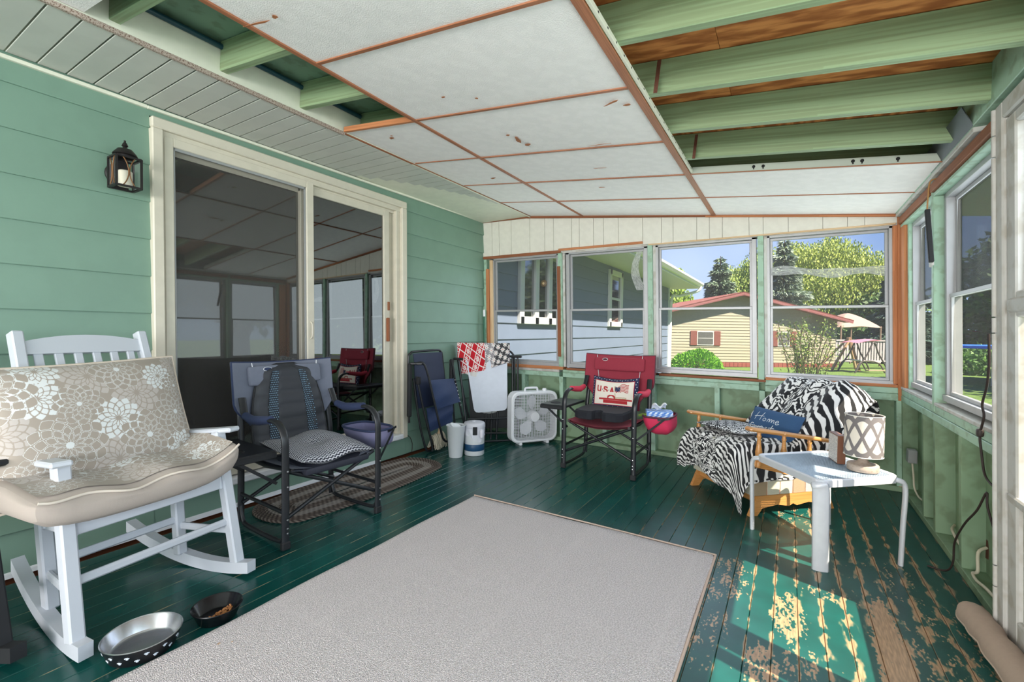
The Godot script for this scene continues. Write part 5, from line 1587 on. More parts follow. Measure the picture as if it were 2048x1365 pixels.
	var skirt := func(u: float, v: float) -> Vector3:
		var an := u * TAU
		var r := 0.0955 + 0.006 * sin(an * 9.0 + v * 5.0) * v
		return Vector3(cos(an) * r, 0.255 - v * (0.1 + 0.03 * sin(an * 3.0)), sin(an) * r)
	var film := mat(Color(0.93, 0.93, 0.96, 0.82), 0.35)
	film.roughness = 0.3
	part("liner_bag", mb().skin(skirt, 40, 6, true).soft(Vector3(0.115, 0.21, 0.045), Vector3(0.035, 0.08, 0.04), 0.016, Basis(), 5), film, pl, "thin white plastic liner bag")
	# cotton mop head lying behind the bins
	var mp := thing("mop_head", "cream cotton string mop head on the floor under the folded lounger", "mop")
	var strands := mb()
	for k in 46:
		var u := k / 45.0
		var o := Vector3(0.18, 0.15, -3.22).lerp(Vector3(0.13, 0.145, -3.42), u) + Vector3(rng.randf_range(-0.01, 0.01), rng.randf_range(-0.012, 0.012), 0)
		strands.tube(spline([o, o + Vector3(0.035 + rng.randf() * 0.012, -0.03, 0.02), o + Vector3(0.045 + rng.randf() * 0.02, -0.09 - rng.randf() * 0.03, 0.012 + rng.randf_range(-0.02, 0.02))], 3), 0.0048, 5)
		strands.tube(spline([o, o + Vector3(-0.03, -0.01, -0.01), o + Vector3(-0.05, -0.1, rng.randf_range(-0.02, 0.02))], 3), 0.0048, 5)
	part("strands", strands, mat(rgb(206, 194, 172), 0.95), mp)
	part("socket", mb().tube([Vector3(0.155, 0.15, -3.33), Vector3(0.14, 0.22, -3.37)], 0.014, 8), M.pale, mp)
	# green broom stick in the corner
	var gp := thing("broom_stick", "green pole with a white end cap standing in the corner by the end window", "pole", Vector3(0.035, 0.0, -4.235))
	part("pole", mb().tube([Vector3(0.05, 0.0, 0.0), Vector3(0.0, 1.30, 0.0)], 0.011, 10), mat(rgb(16, 92, 66), 0.4), gp)
	part("cap", mb().tube([Vector3(0.0, 1.30, 0.0), Vector3(-0.003, 1.375, 0.0)], [0.0125, 0.012], 10), M.whiteplastic, gp)
	box_fan()


func box_fan() -> void:
	var fan := thing("box_fan", "white square box fan standing on the floor in front of the end wall", "fan", Vector3(0.775, 0.0, -4.055), deg_to_rad(54))
	fan.rotation.x = 0.0
	var wp := mat(rgb(224, 226, 230), 0.4)
	# shell: a rounded square band
	var outline := []
	var H := 0.255
	var R := 0.075
	for q in [[1, 1, 0], [-1, 1, 90], [-1, -1, 180], [1, -1, 270]]:
		for k in 7:
			var an := deg_to_rad(q[2] + 15.0 * k)
			outline.append(Vector2(q[0] * (H - R), q[1] * (H - R)) + Vector2(cos(an), sin(an)) * R)
	var sh := mb()
	var cy := 0.28
	for i in outline.size():
		var a: Vector2 = outline[i]
		var b: Vector2 = outline[(i + 1) % outline.size()]
		var mid := Vector3(0, cy, 0)
		for z in [[-0.055, 1.0, -0.06, 0.96], [-0.055, 1.0, 0.05, 1.0], [0.05, 1.0, 0.06, 0.965], [0.06, 0.965, 0.06, 0.9], [-0.06, 0.96, -0.06, 0.9]]:
			var p0 := Vector3(a.x * z[1], cy + a.y * z[1], z[0])
			var p1 := Vector3(b.x * z[1], cy + b.y * z[1], z[0])
			var p2 := Vector3(b.x * z[3], cy + b.y * z[3], z[2])
			var p3 := Vector3(a.x * z[3], cy + a.y * z[3], z[2])
			sh.quad(p0, p1, p2, p3, mid)
		var i0 := Vector3(a.x * 0.9, cy + a.y * 0.9, 0.06)
		var i1 := Vector3(b.x * 0.9, cy + b.y * 0.9, 0.06)
		sh.quad(i0, i1, i1 - Vector3(0, 0, 0.12), i0 - Vector3(0, 0, 0.12), i0 * 2.0 - mid)
	part("shell", sh, wp, fan)
	var gr := mb()
	var gb := mb()
	for k in 30:
		var x := -0.222 + k * 0.0153
		var d := absf(x)
		var lim := 0.228 if d < 0.165 else 0.165 + sqrt(maxf(0.0, 0.064 * 0.064 - (d - 0.165) * (d - 0.165)))
		gr.box(Vector3(x, cy, 0.055), Vector3(0.0022, lim * 2.0, 0.003))
		gr.box(Vector3(0, cy + x, 0.058), Vector3(lim * 2.0, 0.0026, 0.003))
		if k % 2 == 0:
			gb.box(Vector3(x, cy, -0.055), Vector3(0.003, lim * 2.0, 0.004))
			gb.box(Vector3(0, cy + x, -0.058), Vector3(lim * 2.0, 0.003, 0.003))
	part("front_grille", gr, wp, fan)
	part("rear_grille", gb, wp, fan)
	var hubs := part("hub", mb().lathe([Vector2(0.055, -0.03), Vector2(0.058, 0.02), Vector2(0.05, 0.032), Vector2(0, 0.034)], Vector3(0, cy, 0), 24, Basis(Vector3.RIGHT, PI / 2)), wp, fan)
	part("centre_plate", mb().lathe([Vector2(0.05, 0.058), Vector2(0.048, 0.063), Vector2(0, 0.065)], Vector3(0, cy, 0), 24, Basis(Vector3.RIGHT, PI / 2)), wp, fan)
	for k in 5:
		var an := TAU * k / 5.0 + PI / 2 + 0.08
		var bl := func(u: float, v: float) -> Vector3:
			var r := lerpf(0.045, 0.205, u)
			var w := lerpf(0.35, 0.62, sin(u * PI * 0.75)) * (1.0 - 0.55 * smoothstep(0.7, 1.0, u))
			var q := an + (v - 0.5) * w * 1.25
			return Vector3(cos(q) * r, cy + sin(q) * r, 0.018 * (v - 0.5) * 2.0)
		part("blade", mb().skin(bl, 10, 6), mat(rgb(214, 216, 222), 0.35), hubs)
	part("handle", mb().tube(spline([Vector3(-0.09, cy + 0.25, 0.0), Vector3(-0.085, cy + 0.282, 0.0), Vector3(-0.05, cy + 0.287, 0.0), Vector3(0.02, cy + 0.287, 0.0), Vector3(0.045, cy + 0.282, 0.0), Vector3(0.05, cy + 0.25, 0.0)], 4), 0.011, 8), wp, fan)
	part("knob", mb().lathe([Vector2(0.024, 0.0), Vector2(0.022, 0.02), Vector2(0.016, 0.026), Vector2(0, 0.027)], Vector3(0.13, cy + 0.252, 0.0), 16), wp, fan)
	for s in [-1.0, 1.0]:
		part("foot", mb().box(Vector3(s * 0.15, 0.014, 0.0), Vector3(0.03, 0.028, 0.12), 0.005), wp, fan)


func glider() -> void:
	var P := Vector3(2.82, 0, -3.64)
	var g := thing("glider_chair", "low oak-framed glider armchair with turned spindles and flowered skirt", "armchair", P, deg_to_rad(-45))
	for s in [-1.0, 1.0]:
		# scalloped base rail of each side
		var sc := [Vector2(-0.33, 0.0), Vector2(-0.27, 0.0), Vector2(-0.235, 0.045), Vector2(-0.12, 0.06), Vector2(-0.03, 0.045), Vector2(0.0, 0.06), Vector2(0.03, 0.045), Vector2(0.12, 0.06), Vector2(0.235, 0.045), Vector2(0.27, 0.0), Vector2(0.33, 0.0), Vector2(0.29, 0.09), Vector2(0.27, 0.125), Vector2(-0.27, 0.125), Vector2(-0.29, 0.09)]
		part("base_rail", mb().ext(sc, Vector3(s * 0.29 - 0.012, 0, 0), Vector3(0, 0, 1), Vector3.UP, Vector3(0.024, 0, 0)), M.oak, g)
		part("side_rail", mb().beam(Vector3(s * 0.285, 0.31, 0.3), Vector3(s * 0.285, 0.235, -0.34), 0.026, 0.09, 0.006), M.oak, g)
		part("arm", mb().beam(Vector3(s * 0.3, 0.556, 0.36), Vector3(s * 0.3, 0.515, 0.1), 0.062, 0.026, 0.01).beam(Vector3(s * 0.3, 0.516, 0.11), Vector3(s * 0.295, 0.455, -0.26), 0.058, 0.026, 0.008), M.oak, g)
		for q in [[0.27, 0.31, 0.535], [0.08, 0.29, 0.505], [-0.12, 0.27, 0.475]]:
			var h: float = q[2] - q[1]
			var pf := []
			for k in [[0.0, 0.016], [0.12, 0.017], [0.16, 0.012], [0.2, 0.017], [0.42, 0.021], [0.6, 0.014], [0.8, 0.010], [0.86, 0.015], [0.9, 0.011], [1.0, 0.013]]:
				pf.append(Vector2(k[1], k[0] * h))
			part("spindle", mb().lathe(pf, Vector3(s * 0.298, q[1], q[0]), 14), M.oak, g)
		part("hanger", mb().beam(Vector3(s * 0.265, 0.1, 0.2), Vector3(s * 0.265, 0.28, 0.17), 0.014, 0.03, 0.003), M.oak, g)
		part("hanger", mb().beam(Vector3(s * 0.265, 0.1, -0.22), Vector3(s * 0.265, 0.25, -0.24), 0.014, 0.03, 0.003), M.oak, g)
		part("back_stile", mb().beam(Vector3(s * 0.27, 0.22, -0.2), Vector3(s * 0.275, 0.66, -0.47), 0.03, 0.03, 0.006), M.oak, g)
	part("cross_rail", mb().beam(Vector3(-0.28, 0.1, 0.255), Vector3(0.28, 0.1, 0.255), 0.024, 0.06, 0.006), M.oak, g)
	part("cross_rail", mb().beam(Vector3(-0.28, 0.1, -0.25), Vector3(0.28, 0.1, -0.25), 0.024, 0.06, 0.006), M.oak, g)
	part("front_rail", mb().beam(Vector3(-0.29, 0.285, 0.29), Vector3(0.29, 0.285, 0.29), 0.024, 0.07, 0.006), M.oak, g)
	var floral := blotch(91, rgb(216, 208, 190), rgb(96, 120, 96), 0.035, 1, 0.56, 0.72, 256, 4)
	var fl := mat(Color.WHITE, 0.9, {"tex": floral, "uv": Vector2(3, 3)})
	var coral := mat(rgb(196, 120, 100), 0.9)
	# pleated skirt round front and near side, one pleat after another
	for k in 6:
		part("skirt_pleat", mb().soft(Vector3(0.297, 0.185, 0.25 - k * 0.098), Vector3(0.012, 0.12, 0.094), 0.005, Basis(), 3), fl if k % 3 else mat(rgb(214, 190, 172), 0.9, {"tex": floral, "uv": Vector2(3, 3)}), g)
		part("skirt_pleat", mb().soft(Vector3(-0.25 + k * 0.1, 0.185, 0.303), Vector3(0.096, 0.12, 0.012), 0.005, Basis(), 3), fl, g)
		if k < 5:
			part("pleat_tuck", mb().box(Vector3(0.294, 0.185, 0.2 - k * 0.098), Vector3(0.008, 0.118, 0.008)), coral, g)
	part("seat_cushion", mb().soft(Vector3(0, 0.355, 0.06), Vector3(0.55, 0.11, 0.62), 0.05, Basis(Vector3.RIGHT, -0.1), 8), fl, g)
	part("back_cushion", mb().soft(Vector3(0, 0.55, -0.345), Vector3(0.54, 0.50, 0.08), 0.038, Basis(Vector3.RIGHT, -0.68), 8), fl, g)
	# zebra throw over back, seat and front
	var path := [Vector2(-0.56, 0.5), Vector2(-0.565, 0.7), Vector2(-0.52, 0.81), Vector2(-0.44, 0.80), Vector2(-0.27, 0.655), Vector2(-0.12, 0.495), Vector2(-0.05, 0.435), Vector2(0.08, 0.435), Vector2(0.25, 0.45), Vector2(0.37, 0.435), Vector2(0.43, 0.37), Vector2(0.435, 0.27), Vector2(0.43, 0.2)]
	var cz := curve2(path, 6)
	var zn := FastNoiseLite.new()
	zn.seed = 4
	zn.frequency = 3.0
	var drape := func(u: float, v: float) -> Vector3:
		var q: Vector2 = cz[int(roundf(v * (cz.size() - 1)))]
		var s := u * 2.0 - 1.0
		var on_back := 1.0 - smoothstep(0.42, 0.55, v)
		var hw := lerpf(0.325, 0.33, on_back)
		var fold := 0.022 * zn.get_noise_2d(u * 2.2, v * 1.2) + 0.008 * sin(u * 22.0 + v * 9.0)
		var edge := smoothstep(0.72, 1.0, absf(s))
		var down := edge * edge * lerpf(0.1 + 0.12 * float(s > 0.0), 0.08, on_back)
		var x := s * hw + 0.02 * sin(v * 9.0) * edge
		var front := smoothstep(0.78, 1.0, v)
		var p := Vector3(x, q.y + fold - down * (1.0 - 0.5 * front), q.x + fold * 0.7)
		p.y -= 0.07 * on_back * edge * smoothstep(0.12, 0.3, v)
		p.z -= 0.07 * on_back * edge
		p.y -= front * (0.07 * smoothstep(-0.2, 1.0, s) + 0.02 * sin(u * 12.0))
		p.z += front * 0.012 * sin(u * 16.0)
		return p
	var zt := thing("zebra_throw", "zebra striped plush throw spread over the glider armchair", "throw blanket", P, deg_to_rad(-45))
	var zm := mb().skin(drape, 44, 72, false, false, true, Vector2.ZERO, Vector2(1.0, 2.0))
	zm.skin(func(u, v): return drape.call(u, v) - Vector3(0, 0.006, 0.003), 22, 36)
	part("cloth", zm, M.zebra, zt)
	var damask := painted(192, 192, func(x, y): return rgb(28, 28, 32) if sin(x * 62.0 + 3.0 * sin(y * 30.0)) * sin(y * 58.0 + 3.0 * sin(x * 33.0)) > 0.02 else rgb(222, 222, 222))
	var sp := thing("patterned_pad", "flat black and white scroll patterned cushion lying on the zebra throw", "cushion", P, deg_to_rad(-45))
	part("case", mb().pillow(Vector3(-0.05, 0.485, 0.15), Basis(Vector3.UP, 0.1) * Basis(Vector3.RIGHT, -PI / 2 - 0.03), 0.4, 0.36, 0.05, 14, 0.02), mat(Color.WHITE, 0.9, {"tex": damask}), sp)
	var hp := thing("denim_pillow", "blue denim pillow lettered Home Sweet Home on the glider armchair", "pillow", Vector3(2.90, 0.485, -3.65), deg_to_rad(-28))
	part("case", mb().pillow(Vector3.ZERO, Basis(Vector3.RIGHT, -0.5) * Basis(Vector3(0, 0, 1), -0.08), 0.36, 0.27, 0.13, 18, 0.04), mat(Color.WHITE, 0.9, {"tex": home_print(), "bump": TX.weave, "relief": 0.02}), hp)


func side_table() -> void:
	var t := thing("side_table", "white metal patio side table with a woven mesh top beside the glider", "side table")
	var A := Vector3(2.835, 0.452, -2.965)
	var B := Vector3(3.125, 0.452, -2.585)
	var C := Vector3(3.475, 0.452, -2.905)
	var D := Vector3(3.19, 0.452, -3.30)
	var wm := mat(rgb(206, 208, 214), 0.35, {"metal": 0.1, "tex": TX.soft, "tri": 3.0})
	var ring := []
	for q in [[D, A, B], [A, B, C], [B, C, D], [C, D, A]]:
		for k in 5:
			var s := k / 4.0
			var e0: Vector3 = q[1] + (q[0] - q[1]).normalized() * 0.05
			var e1: Vector3 = q[1] + (q[2] - q[1]).normalized() * 0.05
			ring.append(e0.lerp(q[1], s).lerp(q[1].lerp(e1, s), s))
	var ctr := (A + B + C + D) * 0.25
	var fr := mb()
	for i in ring.size():
		var a: Vector3 = ring[i]
		var b: Vector3 = ring[(i + 1) % ring.size()]
		var ia := ctr + (a - ctr) * 0.9
		var ib := ctr + (b - ctr) * 0.9
		var dn := Vector3(0, -0.032, 0)
		var up := Vector3(0, 0.004, 0)
		fr.quad(a, b, b + dn, a + dn, (a + b) * 0.25 + ctr * 0.5 + dn * 0.5)
		fr.quad(a, b, ctr + (b - ctr) * 0.985 + up, ctr + (a - ctr) * 0.985 + up, ctr + dn)
		fr.quad(ctr + (a - ctr) * 0.985 + up, ctr + (b - ctr) * 0.985 + up, ib, ia, ctr + dn * 4.0)
		fr.quad(a + dn, b + dn, ib + dn, ia + dn, ctr)
		fr.quad(ia, ib, ib + dn, ia + dn, (a + b) * 0.5 + dn * 0.5)
	part("rim", fr, wm, t)
	# the woven top: a fine lattice of flat strips
	var mesh := mb()
	var ex := (B - A).normalized()
	var ey := (D - A).normalized()
	var lx := A.distance_to(B) * 0.9
	var ly := A.distance_to(D) * 0.9
	var o := ctr - ex * lx * 0.5 - ey * ly * 0.5 + Vector3(0, -0.003, 0)
	var cnt := 44
	for k in cnt + 1:
		var u := float(k) / cnt
		mesh.beam(o + ey * ly * u, o + ey * ly * u + ex * lx, 0.0052, 0.0016)
		mesh.beam(o + ex * lx * u, o + ex * lx * u + ey * ly, 0.0052, 0.0016)
	part("woven_top", mesh, mat(rgb(158, 176, 194), 0.5), t, "pale woven mesh top")
	var feet := [Vector3(2.827, 0, -3.003), Vector3(3.142, 0, -2.655), Vector3(3.489, 0, -2.938), Vector3(3.212, 0, -3.335)]
	var tops := [A, B, C, D]
	for k in 4:
		var inn: Vector3 = tops[k].lerp(ctr, 0.14) - Vector3(0, 0.022, 0)
		var ft: Vector3 = feet[k]
		var outer: Vector3 = tops[k].lerp(ft + Vector3(0, 0.4, 0), 0.5)
		outer += (tops[k] - ctr).normalized() * 0.012
		var pts := spline([inn, tops[k].lerp(ctr, 0.04) - Vector3(0, 0.02, 0), Vector3(outer.x, 0.395, outer.z), ft.lerp(Vector3(outer.x, 0, outer.z), 0.5) + Vector3(0, 0.2, 0), ft], 5)
		var leg := mb()
		if k == 1:
			var sd := (C - A).normalized()
			leg.tube(pts, 0.036, 10, false, 0.38, (tops[k] - ctr).normalized())
		else:
			leg.tube(pts, 0.0165, 10, false, 0.7, (tops[k] - ctr).normalized())
		part("leg", leg, wm, t)
	# lamp with a trellis shade
	var L := Vector3(3.325, 0.4545, -2.925)
	var lamp := thing("table_lamp", "small table lamp with a grey trellis patterned drum shade on the side table", "lamp", L, 0.6)
	var taupe := mat(rgb(166, 150, 138), 0.6, {"tex": TX.dirty, "tri": 8.0})
	part("base", mb().lathe([Vector2(0, 0), Vector2(0.066, 0), Vector2(0.068, 0.004), Vector2(0.068, 0.03), Vector2(0.064, 0.034), Vector2(0.04, 0.037), Vector2(0.026, 0.045), Vector2(0.02, 0.058), Vector2(0.0185, 0.068), Vector2(0.024, 0.074), Vector2(0.024, 0.082), Vector2(0.01, 0.086), Vector2(0.008, 0.14), Vector2(0, 0.14)], Vector3.ZERO, 32), taupe, lamp)
	var trellis := painted(512, 192, func(x: float, y: float) -> Color:
		var w1 := absf(fposmod(x * 6.0, 1.0) - 0.5)
		var c1 := absf(sin(x * TAU * 3.0))
		var yy := y * 2.0 - 1.0
		var d := 1.0
		for k in 2:
			for sg in [-1.0, 1.0]:
				d = minf(d, absf(yy - sg * 0.95 * cos(x * TAU * 2.0 + k * PI / 2.0)))
		return rgb(118, 112, 112) if d < 0.17 else rgb(226, 216, 202))
	var shm := mat(Color.WHITE, 0.85, {"tex": trellis, "back": Color(0.35, 0.33, 0.3)})
	var shade := mb()
	shade.skin(func(u, v): return Vector3(cos(u * TAU) * 0.083, lerpf(0.285, 0.078, v), sin(u * TAU) * 0.083), 48, 1, true)
	shade.skin(func(u, v): return Vector3(cos(u * TAU) * 0.0815, lerpf(0.285, 0.078, v), sin(u * TAU) * 0.0815), 48, 1, true, false, true)
	part("shade", shade, shm, lamp)
	part("shade_rim", mb().tube(arc(Vector3(0, 0.285, 0), Vector3.RIGHT, Vector3(0, 0, 1), 0.0823, 0, 352.5, 47), 0.0022, 5, true).tube(arc(Vector3(0, 0.078, 0), Vector3.RIGHT, Vector3(0, 0, 1), 0.0823, 0, 352.5, 47), 0.0022, 5, true), mat(rgb(226, 222, 214), 0.8), lamp)
	part("bulb", mb().lathe([Vector2(0.012, 0.14), Vector2(0.014, 0.155), Vector2(0.028, 0.185), Vector2(0.026, 0.205), Vector2(0.014, 0.22), Vector2(0, 0.224)], Vector3.ZERO, 16), M.white, lamp)
	# wooden block frame with a print on its face
	var bk := thing("block_frame", "thick brown wooden block with a pale print on its face, standing on the side table", "picture block", Vector3(3.225, 0.4535, -3.058), 0.0)
	var bd := (Vector3(3.221, 0, -2.985) - Vector3(3.189, 0, -3.115)).normalized()
	var bn := Vector3(bd.z, 0, -bd.x)
	if bn.x > 0.0:
		bn = -bn
	var bb := Basis(bd, Vector3.UP, bd.cross(Vector3.UP))
	part("block", mb().box(Vector3(0, 0.076, 0), Vector3(0.135, 0.152, 0.038), 0.002, bb), mat(rgb(122, 78, 56), 0.55, {"tex": TX.grain, "uv": Vector2(8, 20)}), bk)
	part("print", mb().box(Vector3(0, 0.076, 0) + bn * 0.0192, Vector3(0.125, 0.142, 0.001), 0.0, bb), mat(Color.WHITE, 0.4, {"tex": blotch(95, rgb(196, 190, 186), rgb(232, 226, 220), 0.05), "uv": Vector2(6, 6)}), bk)


func small_things() -> void:
	# wall lantern
	var ln := thing("wall_lantern", "black metal wall lantern with a candle sleeve beside the sliding door", "lantern", Vector3(-0.03, 1.845, -0.967), 0.0)
	var bk := mat(rgb(34, 30, 30), 0.5, {"metal": 0.3})
	part("wall_plate", mb().lathe([Vector2(0, 0), Vector2(0.055, 0.0), Vector2(0.055, 0.01), Vector2(0.035, 0.024), Vector2(0, 0.026)], Vector3(0.012, 0.085, 0.0), 20, Basis(Vector3(0, 0, 1), -PI / 2)).beam(Vector3(0.03, 0.085, 0), Vector3(0.06, 0.085, 0), 0.03, 0.03), bk, ln)
	var cx := 0.105
	var w := 0.051
	var cage := mb()
	for sx in [-1.0, 1.0]:
		for sz in [-1.0, 1.0]:
			cage.beam(Vector3(cx + sx * w, 0.0, sz * w), Vector3(cx + sx * w, 0.15, sz * w), 0.009, 0.009)
		for y in [0.004, 0.15]:
			cage.beam(Vector3(cx + sx * w, y, -w), Vector3(cx + sx * w, y, w), 0.011, 0.009)
			cage.beam(Vector3(cx - w, y, sx * w), Vector3(cx + w, y, sx * w), 0.011, 0.009)
	cage.box(Vector3(cx - 0.049, 0.075, 0), Vector3(0.004, 0.15, 0.06))
	part("cage", cage, bk, ln)
	part("roof", mb().lathe([Vector2(0.036, 0.15), Vector2(0.036, 0.165), Vector2(0.051, 0.168), Vector2(0.049, 0.174), Vector2(0.03, 0.198), Vector2(0.01, 0.204), Vector2(0.008, 0.21), Vector2(0.014, 0.215), Vector2(0.009, 0.228), Vector2(0.004, 0.236), Vector2(0.005, 0.242), Vector2(0, 0.246)], Vector3(cx, 0, 0), 20), bk, ln)
	var bw := mat(rgb(120, 84, 52), 0.5, {"metal": 0.4})
	for s in [-1.0, 1.0]:
		part("bow", mb().tube(arc(Vector3(cx + w, 0.077, s * 0.122), Vector3(0, 0, -s), Vector3.UP, 0.12, -38, 38, 10), 0.0028, 5), bw, ln)
		part("bow", mb().tube(arc(Vector3(cx + s * 0.125, 0.077, w), Vector3(-s, 0, 0), Vector3.UP, 0.12, -38, 38, 10), 0.0028, 5), bw, ln)
	part("candle_sleeve", mb().lathe([Vector2(0.03, 0.012), Vector2(0.03, 0.085), Vector2(0.026, 0.09), Vector2(0.012, 0.09), Vector2(0, 0.088)], Vector3(cx, 0, 0), 20), mat(rgb(222, 216, 198), 0.5), ln)
	for s in [-1.0, 1.0]:
		part("pane", mb().box(Vector3(cx, 0.077, s * (w - 0.003)), Vector3(0.095, 0.14, 0.002)), M.glass, ln)
	# pet bowls
	var sb := thing("steel_bowl", "empty stainless steel pet bowl with white paw prints on its black outside", "pet bowl", Vector3(1.055, 0, -0.682))
	part("inside", mb().lathe([Vector2(0.117, 0.063), Vector2(0.114, 0.065), Vector2(0.11, 0.062), Vector2(0.096, 0.018), Vector2(0.09, 0.012), Vector2(0.082, 0.01), Vector2(0, 0.01)], Vector3.ZERO, 48), M.steel, sb)
	part("shell", mb().lathe([Vector2(0, 0.001), Vector2(0.09, 0.001), Vector2(0.096, 0.006), Vector2(0.115, 0.06), Vector2(0.117, 0.063)], Vector3.ZERO, 48), mat(rgb(22, 22, 26), 0.4), sb)
	var toe := mb().lathe([Vector2(0, 0.0012), Vector2(0.0019, 0.0008), Vector2(0.0023, 0.0)], Vector3.ZERO, 8).mesh()
	var ball := mb().lathe([Vector2(0, 0.0012), Vector2(0.0038, 0.0008), Vector2(0.0044, 0.0)], Vector3.ZERO, 8).mesh()
	var paw := mat(rgb(206, 216, 226), 0.6)
	for k in 26:
		var an := TAU * k / 26.0
		var yy := 0.022 + 0.018 * float(k % 2)
		var rr := lerpf(0.096, 0.115, (yy - 0.006) / 0.054) + 0.0004
		var nrm := Vector3(cos(an), -0.33, sin(an)).normalized()
		var tn := Vector3(-sin(an), 0, cos(an))
		var up2 := tn.cross(nrm)
		if up2.y < 0.0:
			up2 = -up2
		var o := Vector3(cos(an) * rr, yy, sin(an) * rr)
		var pb := part("paw_print", ball, paw, sb)
		pb.transform = Transform3D(Basis(tn, nrm, up2), o)
		for j in 4:
			var tp := part("paw_toe", toe, paw, pb)
			tp.position = Vector3((j - 1.5) * 0.0036, 0, 0.0062 - absf(j - 1.5) * 0.0016)
	var bb := thing("black_bowl", "small glossy black pet bowl with kibble in it", "pet bowl", Vector3(1.088, 0, -0.912))
	part("body", mb().lathe([Vector2(0, 0.001), Vector2(0.062, 0.001), Vector2(0.066, 0.005), Vector2(0.084, 0.05), Vector2(0.088, 0.053), Vector2(0.087, 0.056), Vector2(0.082, 0.053), Vector2(0.064, 0.012), Vector2(0.056, 0.009), Vector2(0, 0.009)], Vector3.ZERO, 40), mat(rgb(16, 16, 20), 0.2), bb)
	var kb := mb()
	for k in 60:
		var an := rng.randf_range(-1.9, 1.2)
		var rr := sqrt(rng.randf()) * 0.052
		kb.box(Vector3(cos(an) * rr * 0.9, 0.015 + rng.randf() * 0.012, sin(an) * rr), Vector3(0.011, 0.005, 0.009), 0.0015, Basis.from_euler(Vector3(rng.randf(), rng.randf() * 6.0, rng.randf())))
	var kib := single("kibble", kb, mat(rgb(172, 116, 70), 0.85), "small heap of tan kibble in the black pet bowl", "pet food", "", Vector3(1.088, 0, -0.912))
	kib.set_meta("kind", "stuff")
	# draught stopper along the side door
	var ds := thing("draught_stopper", "long beige stuffed draught stopper on the floor along the porch door", "draught stopper")
	var pts := spline([Vector3(3.625, 0.048, -2.52), Vector3(3.635, 0.05, -2.4), Vector3(3.645, 0.05, -2.2), Vector3(3.66, 0.05, -1.9), Vector3(3.665, 0.05, -1.5), Vector3(3.66, 0.05, -1.2)], 8)
	var rad := []
	for k in pts.size():
		var u := float(k) / (pts.size() - 1)
		rad.append(0.05 * sqrt(minf(1.0, u * 9.0 + 0.03)) * (1.0 - 0.1 * exp(-pow((u - 0.32) / 0.03, 2.0))) + 0.002 * sin(k * 1.3))
	var tan := mat(rgb(176, 154, 138), 0.9, {"tex": TX.soft, "tri": 9.0, "rim": 0.2})
	part("tube", mb().tube(pts, rad, 18), tan, ds)
	var seam := []
	for k in range(1, pts.size()):
		seam.append(pts[k] + Vector3(-rad[k] * 0.93, -rad[k] * 0.35, 0.0))
	part("seam_piping", mb().tube(seam, 0.004, 5), mat(rgb(196, 176, 158), 0.9), ds)
	# wiring on the window wall
	var eb := thing("junction_box", "small grey electrical box on the corner stud with a cream cable", "electrical box", Vector3(3.735, 0.265, -4.14))
	part("box", mb().box(Vector3(0, 0.045, 0), Vector3(0.05, 0.09, 0.07), 0.004), M.grey, eb)
	part("cable", mb().tube(spline([Vector3(0.0, 0.0, 0.02), Vector3(0.005, -0.08, 0.04), Vector3(0.01, -0.16, 0.05), Vector3(0.02, -0.2, 0.12), Vector3(0.03, -0.2, 0.2)], 5), 0.006, 6), M.cable, eb)
	single("conduit_stub", mb().tube(spline([Vector3(3.79, 0.105, -3.4), Vector3(3.76, 0.1, -3.3), Vector3(3.75, 0.08, -3.02)], 4), 0.007, 6), M.cable, "short cream cable end poking from a hole low in the green wall", "cable")
	single("floor_cable", mb().tube(spline([Vector3(3.79, 0.17, -2.93), Vector3(3.755, 0.15, -2.9), Vector3(3.745, 0.08, -2.86), Vector3(3.74, 0.05, -2.9), Vector3(3.735, 0.047, -2.83), Vector3(3.74, 0.06, -2.72), Vector3(3.75, 0.06, -2.55)], 5), 0.007, 6), M.cable, "cream cable looping on the sole plate from a broken hole in the green wall", "cable")
	single("broken_hole", mb().ext([Vector2(-0.02, -0.05), Vector2(0.015, -0.045), Vector2(0.02, 0.0), Vector2(0.008, 0.05), Vector2(0.0, 0.075), Vector2(-0.01, 0.04), Vector2(-0.022, 0.03)], Vector3(3.797, 0.16, -2.95), Vector3(0, 0, 1), Vector3.UP, Vector3(0.002, 0, 0)), M.rust, "splintered dark hole in the green wall behind the cable", "hole")
	var ou := thing("outlet", "uncovered grey electrical outlet in the green wall by the porch door", "outlet", Vector3(3.77, 0.13, -2.62))
	part("plate", mb().box(Vector3(0, 0.05, 0), Vector3(0.02, 0.1, 0.045), 0.004), M.grey, ou)
	part("socket", mb().box(Vector3(-0.011, 0.075, 0), Vector3(0.004, 0.028, 0.028), 0.002).box(Vector3(-0.011, 0.025, 0), Vector3(0.004, 0.028, 0.028), 0.002), M.black, ou)
	var cord := func(a: Array) -> Array:
		var o := []
		for q in a:
			o.append(Vector3(q[0] - RACK * q[1], q[1], q[2]))
		return spline(o, 5)
	var cm := mat(rgb(44, 32, 28), 0.6)
	var ec := thing("extension_cord", "dark brown cord hanging beside the porch door with a knot halfway", "cord")
	part("cord", mb().tube(cord.call([[3.69, 1.16, -2.50], [3.69, 1.04, -2.5], [3.69, 0.95, -2.525], [3.69, 0.873, -2.575], [3.69, 0.827, -2.556], [3.69, 0.742, -2.602], [3.69, 0.668, -2.584], [3.69, 0.59, -2.546], [3.695, 0.565, -2.47]]), 0.0045, 6), cm, ec)
	part("knot", mb().soft(Vector3(3.667, 0.752, -2.6), Vector3(0.022, 0.035, 0.03), 0.009, Basis(), 4), cm, ec)
